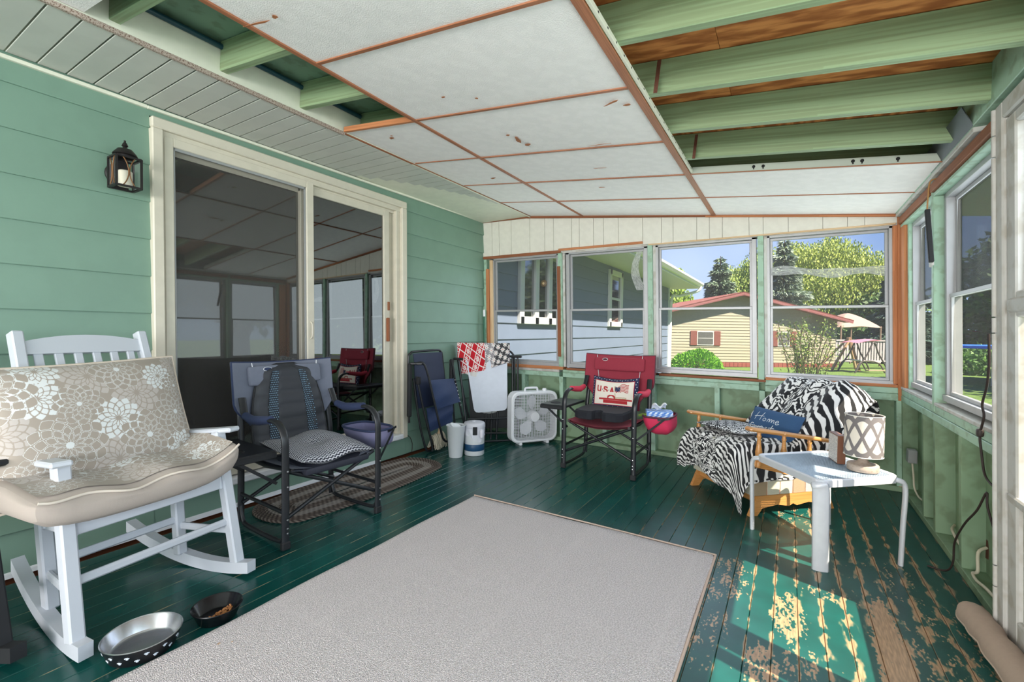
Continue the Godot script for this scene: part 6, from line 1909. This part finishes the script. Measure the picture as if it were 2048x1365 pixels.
	part("loop", mb().tube(cord.call([[3.70, 0.37, -2.46], [3.69, 0.47, -2.52], [3.69, 0.525, -2.53], [3.68, 0.43, -2.6], [3.68, 0.315, -2.76], [3.68, 0.18, -2.9], [3.68, 0.07, -2.93], [3.66, 0.012, -2.96], [3.6, 0.006, -2.99]]), 0.0045, 6), cm, ec)
	# window prop hung from a hook on the window wall
	var wp := thing("window_prop", "black and grey wooden prop bar hanging from a hook by the side window", "prop bar")
	part("hook", mb().tube(spline([Vector3(3.645, 2.0, -3.31), Vector3(3.62, 1.985, -3.31), Vector3(3.615, 1.90, -3.315), Vector3(3.615, 1.84, -3.32)], 4), 0.004, 6), mat(rgb(156, 112, 60), 0.5), wp)
	part("bar", mb().beam(Vector3(3.615, 1.84, -3.32), Vector3(3.63, 1.545, -3.27), 0.02, 0.022, 0.003, Vector3(1, 0, 0)), M.blackmat, wp)
	part("board", mb().beam(Vector3(3.63, 1.79, -3.36), Vector3(3.642, 1.53, -3.325), 0.05, 0.012, 0.002, Vector3(1, 0, 0)), M.oldwhite, wp)
	# phone wire at the foot of the sliding door
	single("phone_wire", mb().tube(spline([Vector3(0.012, 0.17, -3.06), Vector3(0.02, 0.14, -3.09), Vector3(0.02, 0.08, -3.115), Vector3(0.02, 0.004, -3.11)], 5), 0.003, 5), cm, "thin dark wire running from the sliding door frame down to the floor", "wire")


# ---- outdoors ---------------------------------------------------------------------------------------------------
# true level outdoors is tilted by LEAN against the porch floor
func ground(x: float) -> float:
	return -0.546 + LEAN * x


func leaf_mat(c: Color) -> StandardMaterial3D:
	var m := mat(c, 0.6, {"back": Color(c.r * 0.55, c.g * 0.55, c.b * 0.35)})
	m.vertex_color_use_as_albedo = true
	m.cull_mode = BaseMaterial3D.CULL_DISABLED
	return m


# a cloud of leaves: f() gives [position, size, direction of the leaf's length]
func leaves(called: String, parent: Node, cnt: int, m: Material, leaf: ArrayMesh, f: Callable, tones: Array) -> void:
	var mm := MultiMesh.new()
	mm.transform_format = MultiMesh.TRANSFORM_3D
	mm.use_colors = true
	mm.mesh = leaf
	mm.instance_count = cnt
	for i in cnt:
		var q: Array = f.call()
		var y: Vector3 = q[2].normalized()
		var x := y.cross(Vector3(rng.randf_range(-1, 1), rng.randf_range(-1, 1), rng.randf_range(-1, 1))).normalized()
		mm.set_instance_transform(i, Transform3D(Basis(x, y, x.cross(y)).scaled_local(Vector3.ONE * q[1]), q[0]))
		var c: Color = tones[rng.randi() % tones.size()]
		mm.set_instance_color(i, c * rng.randf_range(0.8, 1.2))
	var o := MultiMeshInstance3D.new()
	o.name = called
	o.multimesh = mm
	o.material_override = m
	o.set_meta("kind", "stuff")
	parent.add_child(o, true)


func leaf_blade(w: float, l: float) -> ArrayMesh:
	var m := mb()
	var n := Vector3(0, 0, 1)
	m.tri(Vector3(0, 0, 0), Vector3(-w * 0.5, l * 0.45, 0.04 * l), Vector3(0, l, 0), n, n, n)
	m.tri(Vector3(0, 0, 0), Vector3(w * 0.5, l * 0.45, 0.04 * l), Vector3(0, l, 0), n, n, n)
	return m.mesh()


func rdir() -> Vector3:
	return Vector3(rng.randfn(), rng.randfn(), rng.randfn()).normalized()


func spruce(label: String, at: Vector3, h: float, w: float, cnt: int, c: Color) -> void:
	var t := thing("spruce_tree", label, "tree", at, 0.0, "spruce trees beyond the yard")
	part("trunk", mb().tube([Vector3(0, -0.3, 0), Vector3(0, h * 0.5, 0), Vector3(0, h * 0.97, 0)], [0.2, 0.1, 0.02], 8), mat(rgb(84, 66, 52), 0.9), t)
	var f := func() -> Array:
		var v := 1.0 - sqrt(rng.randf())
		var tier := floorf(v * 16.0) / 16.0
		var r := w * (1.0 - tier) * pow(rng.randf(), 0.45) * (0.75 + 0.25 * sin(tier * 40.0))
		var an := floorf(rng.randf() * 13.0) / 13.0 * TAU + tier * 9.0 + rng.randfn() * 0.11
		var y := h * (0.04 + 0.95 * tier) + 0.05 * h * (1.0 - tier) - r * 0.18 + rng.randfn() * h * 0.011
		return [Vector3(cos(an) * r, y, sin(an) * r), rng.randf_range(0.7, 1.3), Vector3(cos(an), -0.35 + rng.randfn() * 0.3, sin(an))]
	leaves("needles", t, cnt, leaf_mat(c), leaf_blade(0.1, 0.34), f, [Color(1, 1, 1), Color(0.75, 0.8, 0.8), Color(1.15, 1.15, 1.1)])


func broad_tree(called: String, label: String, at: Vector3, h: float, lobes: Array, cnt: int, c: Color, size: float, weep: float, group := "broad-leaved trees beyond the yard") -> void:
	var t := thing(called, label, "tree", at, 0.0, group)
	var tr := mat(rgb(96, 78, 60), 0.9)
	part("trunk", mb().tube([Vector3(0, -0.3, 0), Vector3(0.1, h * 0.3, 0), Vector3(0, h * 0.62, 0.1)], [0.3, 0.22, 0.1], 8), tr, t)
	for l in lobes:
		part("limb", mb().tube([Vector3(0.08, h * 0.25, 0), Vector3(l[0] * 0.5, lerpf(h * 0.25, l[1], 0.6), l[2] * 0.5), Vector3(l[0], l[1], l[2])], [0.14, 0.09, 0.03], 6), tr, t)
	var f := func() -> Array:
		var l: Array = lobes[rng.randi() % lobes.size()]
		var d := rdir()
		var r: float = l[3] * pow(rng.randf(), 0.3)
		var p := Vector3(l[0], l[1], l[2]) + d * r * Vector3(1, 0.8, 1)
		var clump := floorf(rng.randf() * 3.0)
		p += Vector3(sin(p.z * 3.0 + clump), sin(p.x * 2.0), cos(p.y * 3.0)) * 0.12 * l[3]
		var dir := rdir() + Vector3(0, -0.2, 0)
		if weep > 0.0:
			p.y -= pow(rng.randf(), 2.0) * weep * clampf(r / l[3], 0.0, 1.0)
			dir = Vector3(rng.randfn() * 0.25, -1, rng.randfn() * 0.25)
		return [p, rng.randf_range(0.7, 1.3), dir]
	leaves("leaves", t, cnt, leaf_mat(c), leaf_blade(size * 0.5, size), f, [Color(1, 1, 1), Color(0.8, 0.85, 0.75), Color(1.15, 1.12, 0.9), Color(0.65, 0.72, 0.62)])


func outside() -> void:
	var gl := setting("lawn", "mown green lawn around the porch and the neighbouring houses", "lawn")
	var grass := mat(Color.WHITE, 0.9, {"tex": blotch(101, rgb(66, 94, 32), rgb(102, 128, 54), 0.05, 1, 0.2, 0.8, 512, 5), "uv": Vector2(0.35, 0.35)})
	part("turf", mb().box(Vector3(0, -0.646, 0), Vector3(240, 0.2, 240), 0.0, Basis(Vector3(0, 0, 1), LEAN)), grass, gl)
	blue_house()
	far_house()
	grey_house()
	yard()
	plants()


func blue_house() -> void:
	var h := thing("blue_house", "blue lap-sided single-storey house next door with a white eave and gutter", "house")
	var bs := mat(rgb(104, 118, 142), 0.6, {"tex": TX.soft, "tri": 0.6})
	var X := -0.3
	part("wall", mb().slab(Vector3(-6.5, -0.7, -14.95), Vector3(X - 0.03, 2.62, -4.9)), bs, h)
	for i in 14:
		var y := 2.36 - 0.2225 * i
		part("siding_board", mb().ext([Vector2(-0.03, y), Vector2(0.0, y), Vector2(0.0, y + 0.004), Vector2(-0.018, y + 0.25), Vector2(-0.03, y + 0.25)], Vector3(X, 0, -14.9), Vector3.RIGHT, Vector3.UP, Vector3(0, 0, 10.0)), bs, h)
	part("corner_board", mb().slab(Vector3(X - 0.05, -0.6, -14.98), Vector3(X + 0.025, 2.6, -14.88)), mat(rgb(196, 204, 214), 0.6), h)
	part("eave_soffit", mb().slab(Vector3(X - 0.1, 2.55, -15.5), Vector3(0.52, 2.57, -4.7)), M.soffit, h)
	part("eave_fascia", mb().slab(Vector3(0.52, 2.55, -15.5), Vector3(0.545, 2.72, -4.7)), M.white, h)
	part("gutter", mb().ext([Vector2(0.545, 2.7), Vector2(0.545, 2.59), Vector2(0.6, 2.6), Vector2(0.64, 2.66), Vector2(0.64, 2.71)], Vector3(0, 0, -15.55), Vector3.RIGHT, Vector3.UP, Vector3(0, 0, 10.9)), M.white, h)
	part("downspout", mb().tube(spline([Vector3(0.58, 2.6, -15.3), Vector3(0.5, 2.45, -15.25), Vector3(0.0, 2.3, -15.1), Vector3(-0.22, 2.2, -15.0), Vector3(-0.25, 1.0, -15.0), Vector3(-0.25, -0.5, -15.0)], 5), 0.045, 8), M.white, h)
	part("roof", mb().ext([Vector2(0.56, 2.72), Vector2(0.56, 2.76), Vector2(-3.2, 4.25), Vector2(-7.0, 2.76), Vector2(-7.0, 2.72), Vector2(-3.2, 4.2)], Vector3(0, 0, -15.6), Vector3.RIGHT, Vector3.UP, Vector3(0, 0, 10.9)), mat(rgb(96, 92, 92), 0.9), h)
	part("gable_end", mb().ext([Vector2(-0.4, 2.6), Vector2(-3.2, 4.1), Vector2(-6.5, 2.6)], Vector3(0, 0, -15.0), Vector3.RIGHT, Vector3.UP, Vector3(0, 0, 10.1)), bs, h)
	var wf := mat(rgb(206, 208, 210), 0.5)
	var house_glass := mat(Color(0.6, 0.6, 0.6), 0.04, {"metal": 1.0})
	# the triple window near the porch, the narrow one further along and one more
	for q in [[-6.98, -5.55, 1.24, 2.42, 3], [-10.14, -9.29, 1.25, 2.47, 1], [-13.4, -12.5, 1.25, 2.47, 1]]:
		var m := mb()
		var z0: float = q[0]
		var z1: float = q[1]
		var y0: float = q[2]
		var y1: float = q[3]
		m.slab(Vector3(X - 0.01, y0, z0), Vector3(X + 0.05, y0 + 0.11, z1), 0.008)
		m.slab(Vector3(X - 0.01, y1 - 0.11, z0), Vector3(X + 0.05, y1, z1), 0.008)
		var n: int = q[4]
		for k in n + 1:
			var z := lerpf(z0 + 0.05, z1 - 0.05, float(k) / n)
			m.slab(Vector3(X - 0.01, y0, z - 0.06), Vector3(X + 0.05, y1, z + 0.06), 0.008)
		var w := part("window", m, wf, h)
		for k in n:
			var za := lerpf(z0 + 0.05, z1 - 0.05, float(k) / n) + 0.06
			var zb := lerpf(z0 + 0.05, z1 - 0.05, float(k + 1) / n) - 0.06
			part("pane", mb().slab(Vector3(X - 0.005, y0 + 0.11, za), Vector3(X + 0.012, y1 - 0.11, zb)), house_glass, w)
			if n == 1:
				part("sash_rail", mb().slab(Vector3(X, (y0 + y1) * 0.5 - 0.025, za), Vector3(X + 0.025, (y0 + y1) * 0.5 + 0.025, zb)), wf, w)


func far_house() -> void:
	var h := thing("cream_house", "cream sided bungalow with red shingle roof, dusty pink rakes and brown shutters", "house", Vector3(0.845, ground(0.845), -24.95), atan(554.0 / 910.0))
	var cs := mat(rgb(160, 152, 133), 0.65)
	var sid := mb()
	for i in 25:
		var y := 0.25 + i * 0.143
		var half := minf(4.85, (3.55 - y) * 4.1)
		if half < 0.2:
			break
		sid.ext([Vector2(0.0, y), Vector2(0.03, y), Vector2(0.03, y + 0.006), Vector2(0.008, y + 0.15), Vector2(0, y + 0.15)], Vector3(-half, 0, 0), Vector3(0, 0, 1), Vector3.UP, Vector3(half * 2.0, 0, 0))
	part("siding", sid, cs, h)
	part("wall", mb().ext([Vector2(-4.85, 0), Vector2(4.85, 0), Vector2(4.85, 2.36), Vector2(0, 3.55), Vector2(-4.85, 2.36)], Vector3(0, 0, -8), Vector3.RIGHT, Vector3.UP, Vector3(0, 0, 8)), cs, h)
	var brick := mat(rgb(136, 72, 62), 0.85)
	var bj := part("plinth", mb().slab(Vector3(-4.9, -0.2, 0.0), Vector3(4.9, 0.24, 0.035)), mat(rgb(110, 66, 58), 0.9), h)
	var bm := mb().box(Vector3.ZERO, Vector3(0.19, 0.2, 0.02), 0.006).mesh()
	for k in 48:
		var o := part("brick", bm, brick, bj)
		o.position = Vector3(-4.7 + k * 0.2, 0.12, 0.04)
	var rm := mat(Color.WHITE, 0.9, {"tex": blotch(105, rgb(110, 62, 54), rgb(152, 92, 78), 0.1, 1, 0.3, 0.7), "uv": Vector2(0.7, 0.7)})
	var pink := mat(rgb(142, 88, 88), 0.6)
	for s in [-1.0, 1.0]:
		part("roof", mb().beam(Vector3(0, 3.66, -3.8), Vector3(s * 5.3, 2.36, -3.8), 8.6, 0.05), rm, h)
		part("rake_board", mb().beam(Vector3(0, 3.6, 0.48), Vector3(s * 5.3, 2.3, 0.48), 0.04, 0.17), pink, h)
		part("rake_soffit", mb().beam(Vector3(0, 3.54, 0.25), Vector3(s * 5.2, 2.27, 0.25), 0.5, 0.02), pink, h)
	# wing to the left with its own ridge
	part("wing_wall", mb().slab(Vector3(-13, -0.2, -9), Vector3(-4.8, 2.3, -2.5)), cs, h)
	part("wing_roof", mb().ext([Vector2(0.9, 2.2), Vector2(-3.2, 3.32), Vector2(-7.5, 2.2), Vector2(-7.5, 2.1), Vector2(-3.2, 3.22), Vector2(0.9, 2.1)], Vector3(-13.5, 0, -2.5), Vector3(0, 0, 1), Vector3.UP, Vector3(13.0, 0, 0)), rm, h)
	var shut := mat(rgb(116, 62, 52), 0.6)
	for q in [[-2.37, -0.89, 1.06, 1.76], [1.6, 2.85, 1.06, 1.78]]:
		var a: float = q[0]
		var b: float = q[1]
		var w := part("window", mb().slab(Vector3(a + 0.33, q[2], 0.03), Vector3(b - 0.33, q[3], 0.06)), mat(rgb(200, 200, 196), 0.6), h)
		part("pane", mb().slab(Vector3(a + 0.37, q[2] + 0.05, 0.05), Vector3(b - 0.37, q[3] - 0.05, 0.07)), mat(rgb(84, 84, 84), 0.1), w)
		part("pane_rail", mb().slab(Vector3(a + 0.37, (q[2] + q[3]) * 0.5 - 0.015, 0.065), Vector3(b - 0.37, (q[2] + q[3]) * 0.5 + 0.015, 0.075)), mat(rgb(170, 170, 170), 0.6), w)
		part("shutter", mb().slab(Vector3(a, q[2] - 0.01, 0.03), Vector3(a + 0.32, q[3] + 0.01, 0.065), 0.008), shut, h)
		part("shutter", mb().slab(Vector3(b - 0.32, q[2] - 0.01, 0.03), Vector3(b, q[3] + 0.01, 0.065), 0.008), shut, h)


# the house across the side yard that the sliding door mirrors
func grey_house() -> void:
	var h := thing("grey_house", "pale grey sided house across the side yard, mirrored in the sliding door", "house", Vector3(15.5, ground(15.5), -1.0), deg_to_rad(-90))
	var cs := mat(rgb(184, 192, 200), 0.7)
	part("wall", mb().slab(Vector3(-6, -0.3, -6), Vector3(6, 2.6, 0)), cs, h)
	for i in 12:
		part("siding_board", mb().ext([Vector2(0.0, 0.0), Vector2(0.03, 0.0), Vector2(0.01, 0.22), Vector2(0, 0.22)], Vector3(-6, 0.1 + i * 0.205, 0), Vector3(0, 0, 1), Vector3.UP, Vector3(12, 0, 0)), cs, h)
	part("roof", mb().ext([Vector2(0.5, 2.6), Vector2(0.5, 2.68), Vector2(-3, 3.9), Vector2(-6.5, 2.68), Vector2(-6.5, 2.6)], Vector3(-6.4, 0, 0), Vector3(0, 0, 1), Vector3.UP, Vector3(12.8, 0, 0)), mat(rgb(120, 116, 112), 0.9), h)
	for x in [-3.5, 0.5, 3.5]:
		var w := part("window", mb().slab(Vector3(x - 0.55, 0.95, 0.0), Vector3(x + 0.55, 2.15, 0.06)), M.white, h)
		part("pane", mb().slab(Vector3(x - 0.47, 1.03, 0.05), Vector3(x + 0.47, 2.07, 0.068)), mat(rgb(66, 66, 66), 0.1), w)


func yard() -> void:
	var yaw := atan(554.0 / 910.0)
	# gazebo with a tan canopy
	var gz := thing("garden_gazebo", "tan canvas gazebo on thin posts beyond the cream house", "gazebo", Vector3(5.55, ground(5.5), -29.6), yaw)
	var tanm := mat(rgb(164, 140, 124), 0.8)
	var cn := func(u: float, v: float) -> Vector3:
		var an := u * TAU + PI / 4
		var r := v * 1.45
		var sq := r / maxf(absf(cos(an)), absf(sin(an)))
		return Vector3(cos(an) * sq * 0.72, 2.75 - 0.72 * pow(v, 1.4) - 0.06 * v * pow(sin(2.0 * an), 2.0), sin(an) * sq * 0.72)
	part("canopy", mb().skin(cn, 40, 6, true), tanm, gz)
	for sx in [-1.0, 1.0]:
		for sz in [-1.0, 1.0]:
			part("post", mb().beam(Vector3(sx * 1.0, 0, sz * 1.0), Vector3(sx * 1.0, 2.05, sz * 1.0), 0.06, 0.06), mat(rgb(120, 100, 88), 0.7), gz)
	# garden swing seat with a pink canopy
	var sw := thing("swing_seat", "garden swing seat with a faded pink canopy and curved frame on the lawn", "swing seat", Vector3(5.75, ground(5.75), -24.45), yaw)
	var pk := mat(rgb(206, 116, 136), 0.8)
	part("canopy", mb().skin(func(u, v): return Vector3(lerpf(-0.66, 0.7, u), 1.3 + 0.1 * sin(u * PI) - 0.1 * absf(v - 0.5) + 0.06 * u, lerpf(-0.5, 0.5, v)), 10, 6), pk, sw)
	var fr := mat(rgb(78, 72, 70), 0.5)
	for s in [-0.5, 0.5]:
		part("frame_bow", mb().tube(spline([Vector3(-0.72, 0.05, s), Vector3(-0.55, 0.35, s), Vector3(-0.25, 0.8, s), Vector3(0.0, 1.3, s), Vector3(0.2, 0.85, s), Vector3(0.5, 0.35, s), Vector3(0.65, 0.02, s)], 4), 0.03, 6), fr, sw)
		part("frame_bow", mb().tube(spline([Vector3(-0.75, 0.0, s), Vector3(-0.55, 0.42, s), Vector3(-0.2, 0.52, s), Vector3(0.25, 0.4, s), Vector3(0.5, 0.02, s)], 4), 0.028, 6), fr, sw)
	part("seat", mb().box(Vector3(0.05, 0.48, 0), Vector3(0.9, 0.06, 0.6), 0.02, Basis(Vector3(0, 0, 1), -0.08)), mat(rgb(206, 206, 196), 0.8), sw)
	part("foot_slab", mb().box(Vector3(0.1, 0.12, 0.5), Vector3(0.7, 0.05, 0.2), 0.01), mat(rgb(150, 136, 110), 0.9), sw)
	# timber play swing behind it
	var ps := thing("play_swing", "wooden A-frame play swing behind the pink swing seat", "play swing", Vector3(5.3, ground(5.3), -25.2), yaw)
	var tw := mat(rgb(170, 136, 106), 0.8)
	for q in [[-0.95, 0.25], [0.3, 0.25], [-0.95, -0.7], [0.85, -0.7]]:
		part("leg", mb().beam(Vector3(q[0], 0, q[1]), Vector3(-0.05 if q[1] > 0 else 0.15, 1.45, q[1] * 0.4), 0.08, 0.08), tw, ps)
	part("top_beam", mb().beam(Vector3(-0.1, 1.45, 0.15), Vector3(0.2, 1.45, -0.4), 0.08, 0.1), tw, ps)
	# slatted garden fence
	var fc := thing("slat_fence", "weathered grey upright slat fence behind the swing seat", "fence", Vector3(4.9, ground(5.5), -26.1), yaw)
	var fm := mat(rgb(170, 166, 170), 0.85)
	for k in 26:
		part("slat", mb().box(Vector3(k * 0.13, 0.86, 0), Vector3(0.085, 1.0, 0.02)), fm, fc)
	part("rail", mb().beam(Vector3(-0.05, 1.34, 0.02), Vector3(3.4, 1.34, 0.02), 0.05, 0.07), fm, fc)
	part("rail", mb().beam(Vector3(-0.05, 0.38, 0.02), Vector3(3.4, 0.38, 0.02), 0.05, 0.07), fm, fc)
	# trampoline seen through the side windows
	var tp := thing("trampoline", "round trampoline with a blue rim pad on the lawn beyond the side windows", "trampoline", Vector3(9.4, ground(9.4), -21.6))
	part("rim_pad", mb().lathe([Vector2(1.55, 1.2), Vector2(1.95, 1.24), Vector2(1.97, 1.16), Vector2(1.55, 1.14)], Vector3.ZERO, 40), mat(rgb(30, 96, 200), 0.6), tp)
	part("mat", mb().lathe([Vector2(0, 1.17), Vector2(1.56, 1.18)], Vector3.ZERO, 40), M.blackmat, tp)
	for k in 6:
		var an := TAU * k / 6.0
		part("leg", mb().beam(Vector3(cos(an) * 1.9, 0, sin(an) * 1.9), Vector3(cos(an) * 1.9, 1.2, sin(an) * 1.9), 0.05, 0.05), mat(rgb(170, 180, 190), 0.4, {"metal": 0.5}), tp)


func plants() -> void:
	var yaw := atan(554.0 / 910.0)
	# clipped hedge by the cream house
	var hd := thing("clipped_shrub", "bright green rounded shrub in front of the cream house", "shrub", Vector3(-0.45, ground(-0.45), -21.3), yaw)
	part("stem", mb().tube([Vector3(0, 0, 0), Vector3(0, 0.5, 0)], 0.08, 6), mat(rgb(70, 56, 44), 0.9), hd)
	var f := func() -> Array:
		var d := rdir()
		d.y = absf(d.y)
		var k := 1.15 if d.x < 0 else 1.1
		var p := d * pow(rng.randf(), 0.15) * Vector3(k, 0.92 + 0.06 * sin(d.x * 5.0), 0.8)
		return [p, rng.randf_range(0.6, 1.2), d + rdir() * 0.8 + Vector3(0, 0.5, 0)]
	leaves("leaves", hd, 5200, leaf_mat(rgb(110, 168, 42)), leaf_blade(0.05, 0.12), f, [Color(1, 1, 1), Color(1.2, 1.15, 0.8), Color(0.6, 0.75, 0.6)])
	# twiggy open bush outside the end window
	var bu := thing("twiggy_bush", "leggy bush of thin arching stems just outside the end window", "shrub", Vector3(3.3, ground(3.3), -10.7))
	var tw := mat(rgb(96, 80, 60), 0.9)
	var tips := []
	for k in 26:
		var an := rng.randf() * TAU
		var sp := rng.randf_range(0.15, 0.75)
		var hh := rng.randf_range(1.3, 1.95)
		var b := Vector3(rng.randfn() * 0.1, 0, rng.randfn() * 0.1)
		var e := Vector3(cos(an) * sp, hh, sin(an) * sp * 0.6) + b
		var pts := spline([b, b.lerp(e, 0.4) + Vector3(0, 0.15, 0), b.lerp(e, 0.75) + Vector3(rng.randfn() * 0.06, 0.1, 0), e], 3)
		part("stem", mb().tube(pts, 0.008, 5), tw, bu)
		tips.append_array(pts.slice(3))
	var fb := func() -> Array:
		var p: Vector3 = tips[rng.randi() % tips.size()]
		return [p + rdir() * rng.randf() * 0.14, rng.randf_range(0.5, 1.2), rdir() + Vector3(0, 0.4, 0)]
	leaves("leaves", bu, 3000, leaf_mat(rgb(120, 142, 66)), leaf_blade(0.022, 0.055), fb, [Color(1, 1, 1), Color(0.7, 0.8, 0.7), Color(1.2, 1.1, 0.7)])
	spruce("blue-grey spruce rising behind the cream house's gable", Vector3(-1.3, ground(0), -35.5), 7.4, 2.8, 26000, rgb(116, 136, 114))
	spruce("tall blue spruce in front of the willow", Vector3(2.6, ground(2), -35.1), 8.2, 2.9, 26000, rgb(138, 154, 138))
	spruce("dark spruce at the edge of the yard beside the fence", Vector3(8.3, ground(8), -33.4), 6.6, 2.2, 18000, rgb(62, 86, 74))
	broad_tree("willow_tree", "large pale green weeping willow behind the spruces", Vector3(5.0, ground(5), -45.8), 9.5, [[-2.9, 6.2, 0, 2.4], [-1.0, 8.1, 0, 2.0], [1.3, 8.2, -0.6, 2.1], [2.8, 6.8, 0.3, 1.9], [0.3, 5.8, 1, 2.5], [2.2, 5.0, 0.5, 2.0], [-1.5, 4.6, 1, 2.2]], 60000, rgb(164, 178, 92), 0.2, 2.6)
	broad_tree("willow_tree", "second weeping willow between the spruces and the cream house", Vector3(0.3, ground(0), -44.0), 8.6, [[-1.0, 6.2, 0, 2.0], [0.8, 7.2, 0, 2.2], [1.4, 5.2, 0.6, 2.0], [-0.6, 4.6, 0.5, 1.8]], 30000, rgb(160, 178, 94), 0.2, 2.2)
	broad_tree("yard_tree", "light green tree showing above the blue house's gutter", Vector3(-6.0, ground(-6), -41.8), 7.5, [[-0.4, 5.6, 0, 1.5], [0.5, 4.4, 0, 1.5], [0.2, 6.8, 0, 0.9]], 7000, rgb(136, 164, 66), 0.3, 1.0)
	broad_tree("yard_tree", "dark broad tree beyond the trampoline", Vector3(14.5, ground(14), -36.0), 8.0, [[-1.5, 4.5, 0, 2.4], [1.5, 4.8, 0, 2.6], [0, 6.4, 0, 2.2], [0.5, 2.6, 0.6, 2.2]], 12000, rgb(70, 104, 56), 0.34, 0.0)
	broad_tree("yard_tree", "dark broad tree close behind the side yard", Vector3(17.5, ground(17), -24.0), 8.0, [[-1.5, 4.5, 0, 2.4], [1.5, 4.8, 0, 2.6], [0, 6.4, 0, 2.2], [0.5, 2.6, 0.6, 2.2]], 12000, rgb(66, 98, 52), 0.34, 0.0)
	broad_tree("yard_tree", "maple tree in the side yard, mirrored in the sliding door", Vector3(8.2, ground(8), -6.0), 5.5, [[-0.8, 3.8, 0, 1.5], [0.9, 3.6, 0.5, 1.6], [0, 4.8, 0, 1.4], [0.1, 2.9, -0.8, 1.3]], 9000, rgb(74, 112, 52), 0.22, 0.0)
	for q in [["tall dark ash tree across the side yard", 11.5, -9.5, 9.0], ["dark oak tree behind the ash across the side yard", 15.0, -14.5, 9.5], ["spreading dark tree on the far side of the trampoline lawn", 12.5, -19.0, 8.5], ["dark tree beyond the oak at the back of the side yard", 20.0, -19.5, 10.0]]:
		var hh: float = q[3]
		broad_tree("yard_tree", q[0], Vector3(q[1], ground(q[1]), q[2]), hh, [[-1.6, hh * 0.5, 0, 2.2], [1.6, hh * 0.5, 0.4, 2.2], [0, hh * 0.75, 0, 2.2], [0.2, hh * 0.36, -1.2, 2.0], [-0.3, hh * 0.4, 1.3, 2.0]], 10000, rgb(66, 100, 50), 0.3, 0.0)
	# hedgerow trees closing the view along the back of the side yard
	var row := ["rounded hedgerow tree straight behind the trampoline", "hedgerow tree at the corner behind the swing seat", "broad hedgerow tree beyond the side lawn", "hedgerow tree with a low crown behind the dark oak", "far hedgerow tree at the end of the side yard"]
	for k in 5:
		var x := 9.5 + k * 5.2
		broad_tree("hedgerow_tree", row[k], Vector3(x, ground(x), -44.0 + k * 4.6), 5.5, [[-2.0, 1.8, 0, 2.2], [1.8, 1.7, 0.3, 2.2], [0, 3.6, 0, 2.3], [0.4, 1.4, 1.0, 2.0]], 7000, rgb(74, 104, 56), 0.42, 0.0, "hedgerow trees at the back of the side yard")
	var gs := thing("low_bush", "low green bush at the lawn's edge beyond the trampoline", "shrub", Vector3(10.5, ground(10), -25.5))
	part("stem", mb().tube([Vector3(0, 0, 0), Vector3(0, 0.6, 0)], 0.06, 6), tw, gs)
	var fg := func() -> Array:
		var d := rdir()
		d.y = absf(d.y)
		return [d * pow(rng.randf(), 0.2) * Vector3(2.2, 1.3, 1.2), rng.randf_range(0.6, 1.2), rdir()]
	leaves("leaves", gs, 4000, leaf_mat(rgb(96, 136, 60)), leaf_blade(0.1, 0.2), fg, [Color(1, 1, 1), Color(0.7, 0.8, 0.6)])
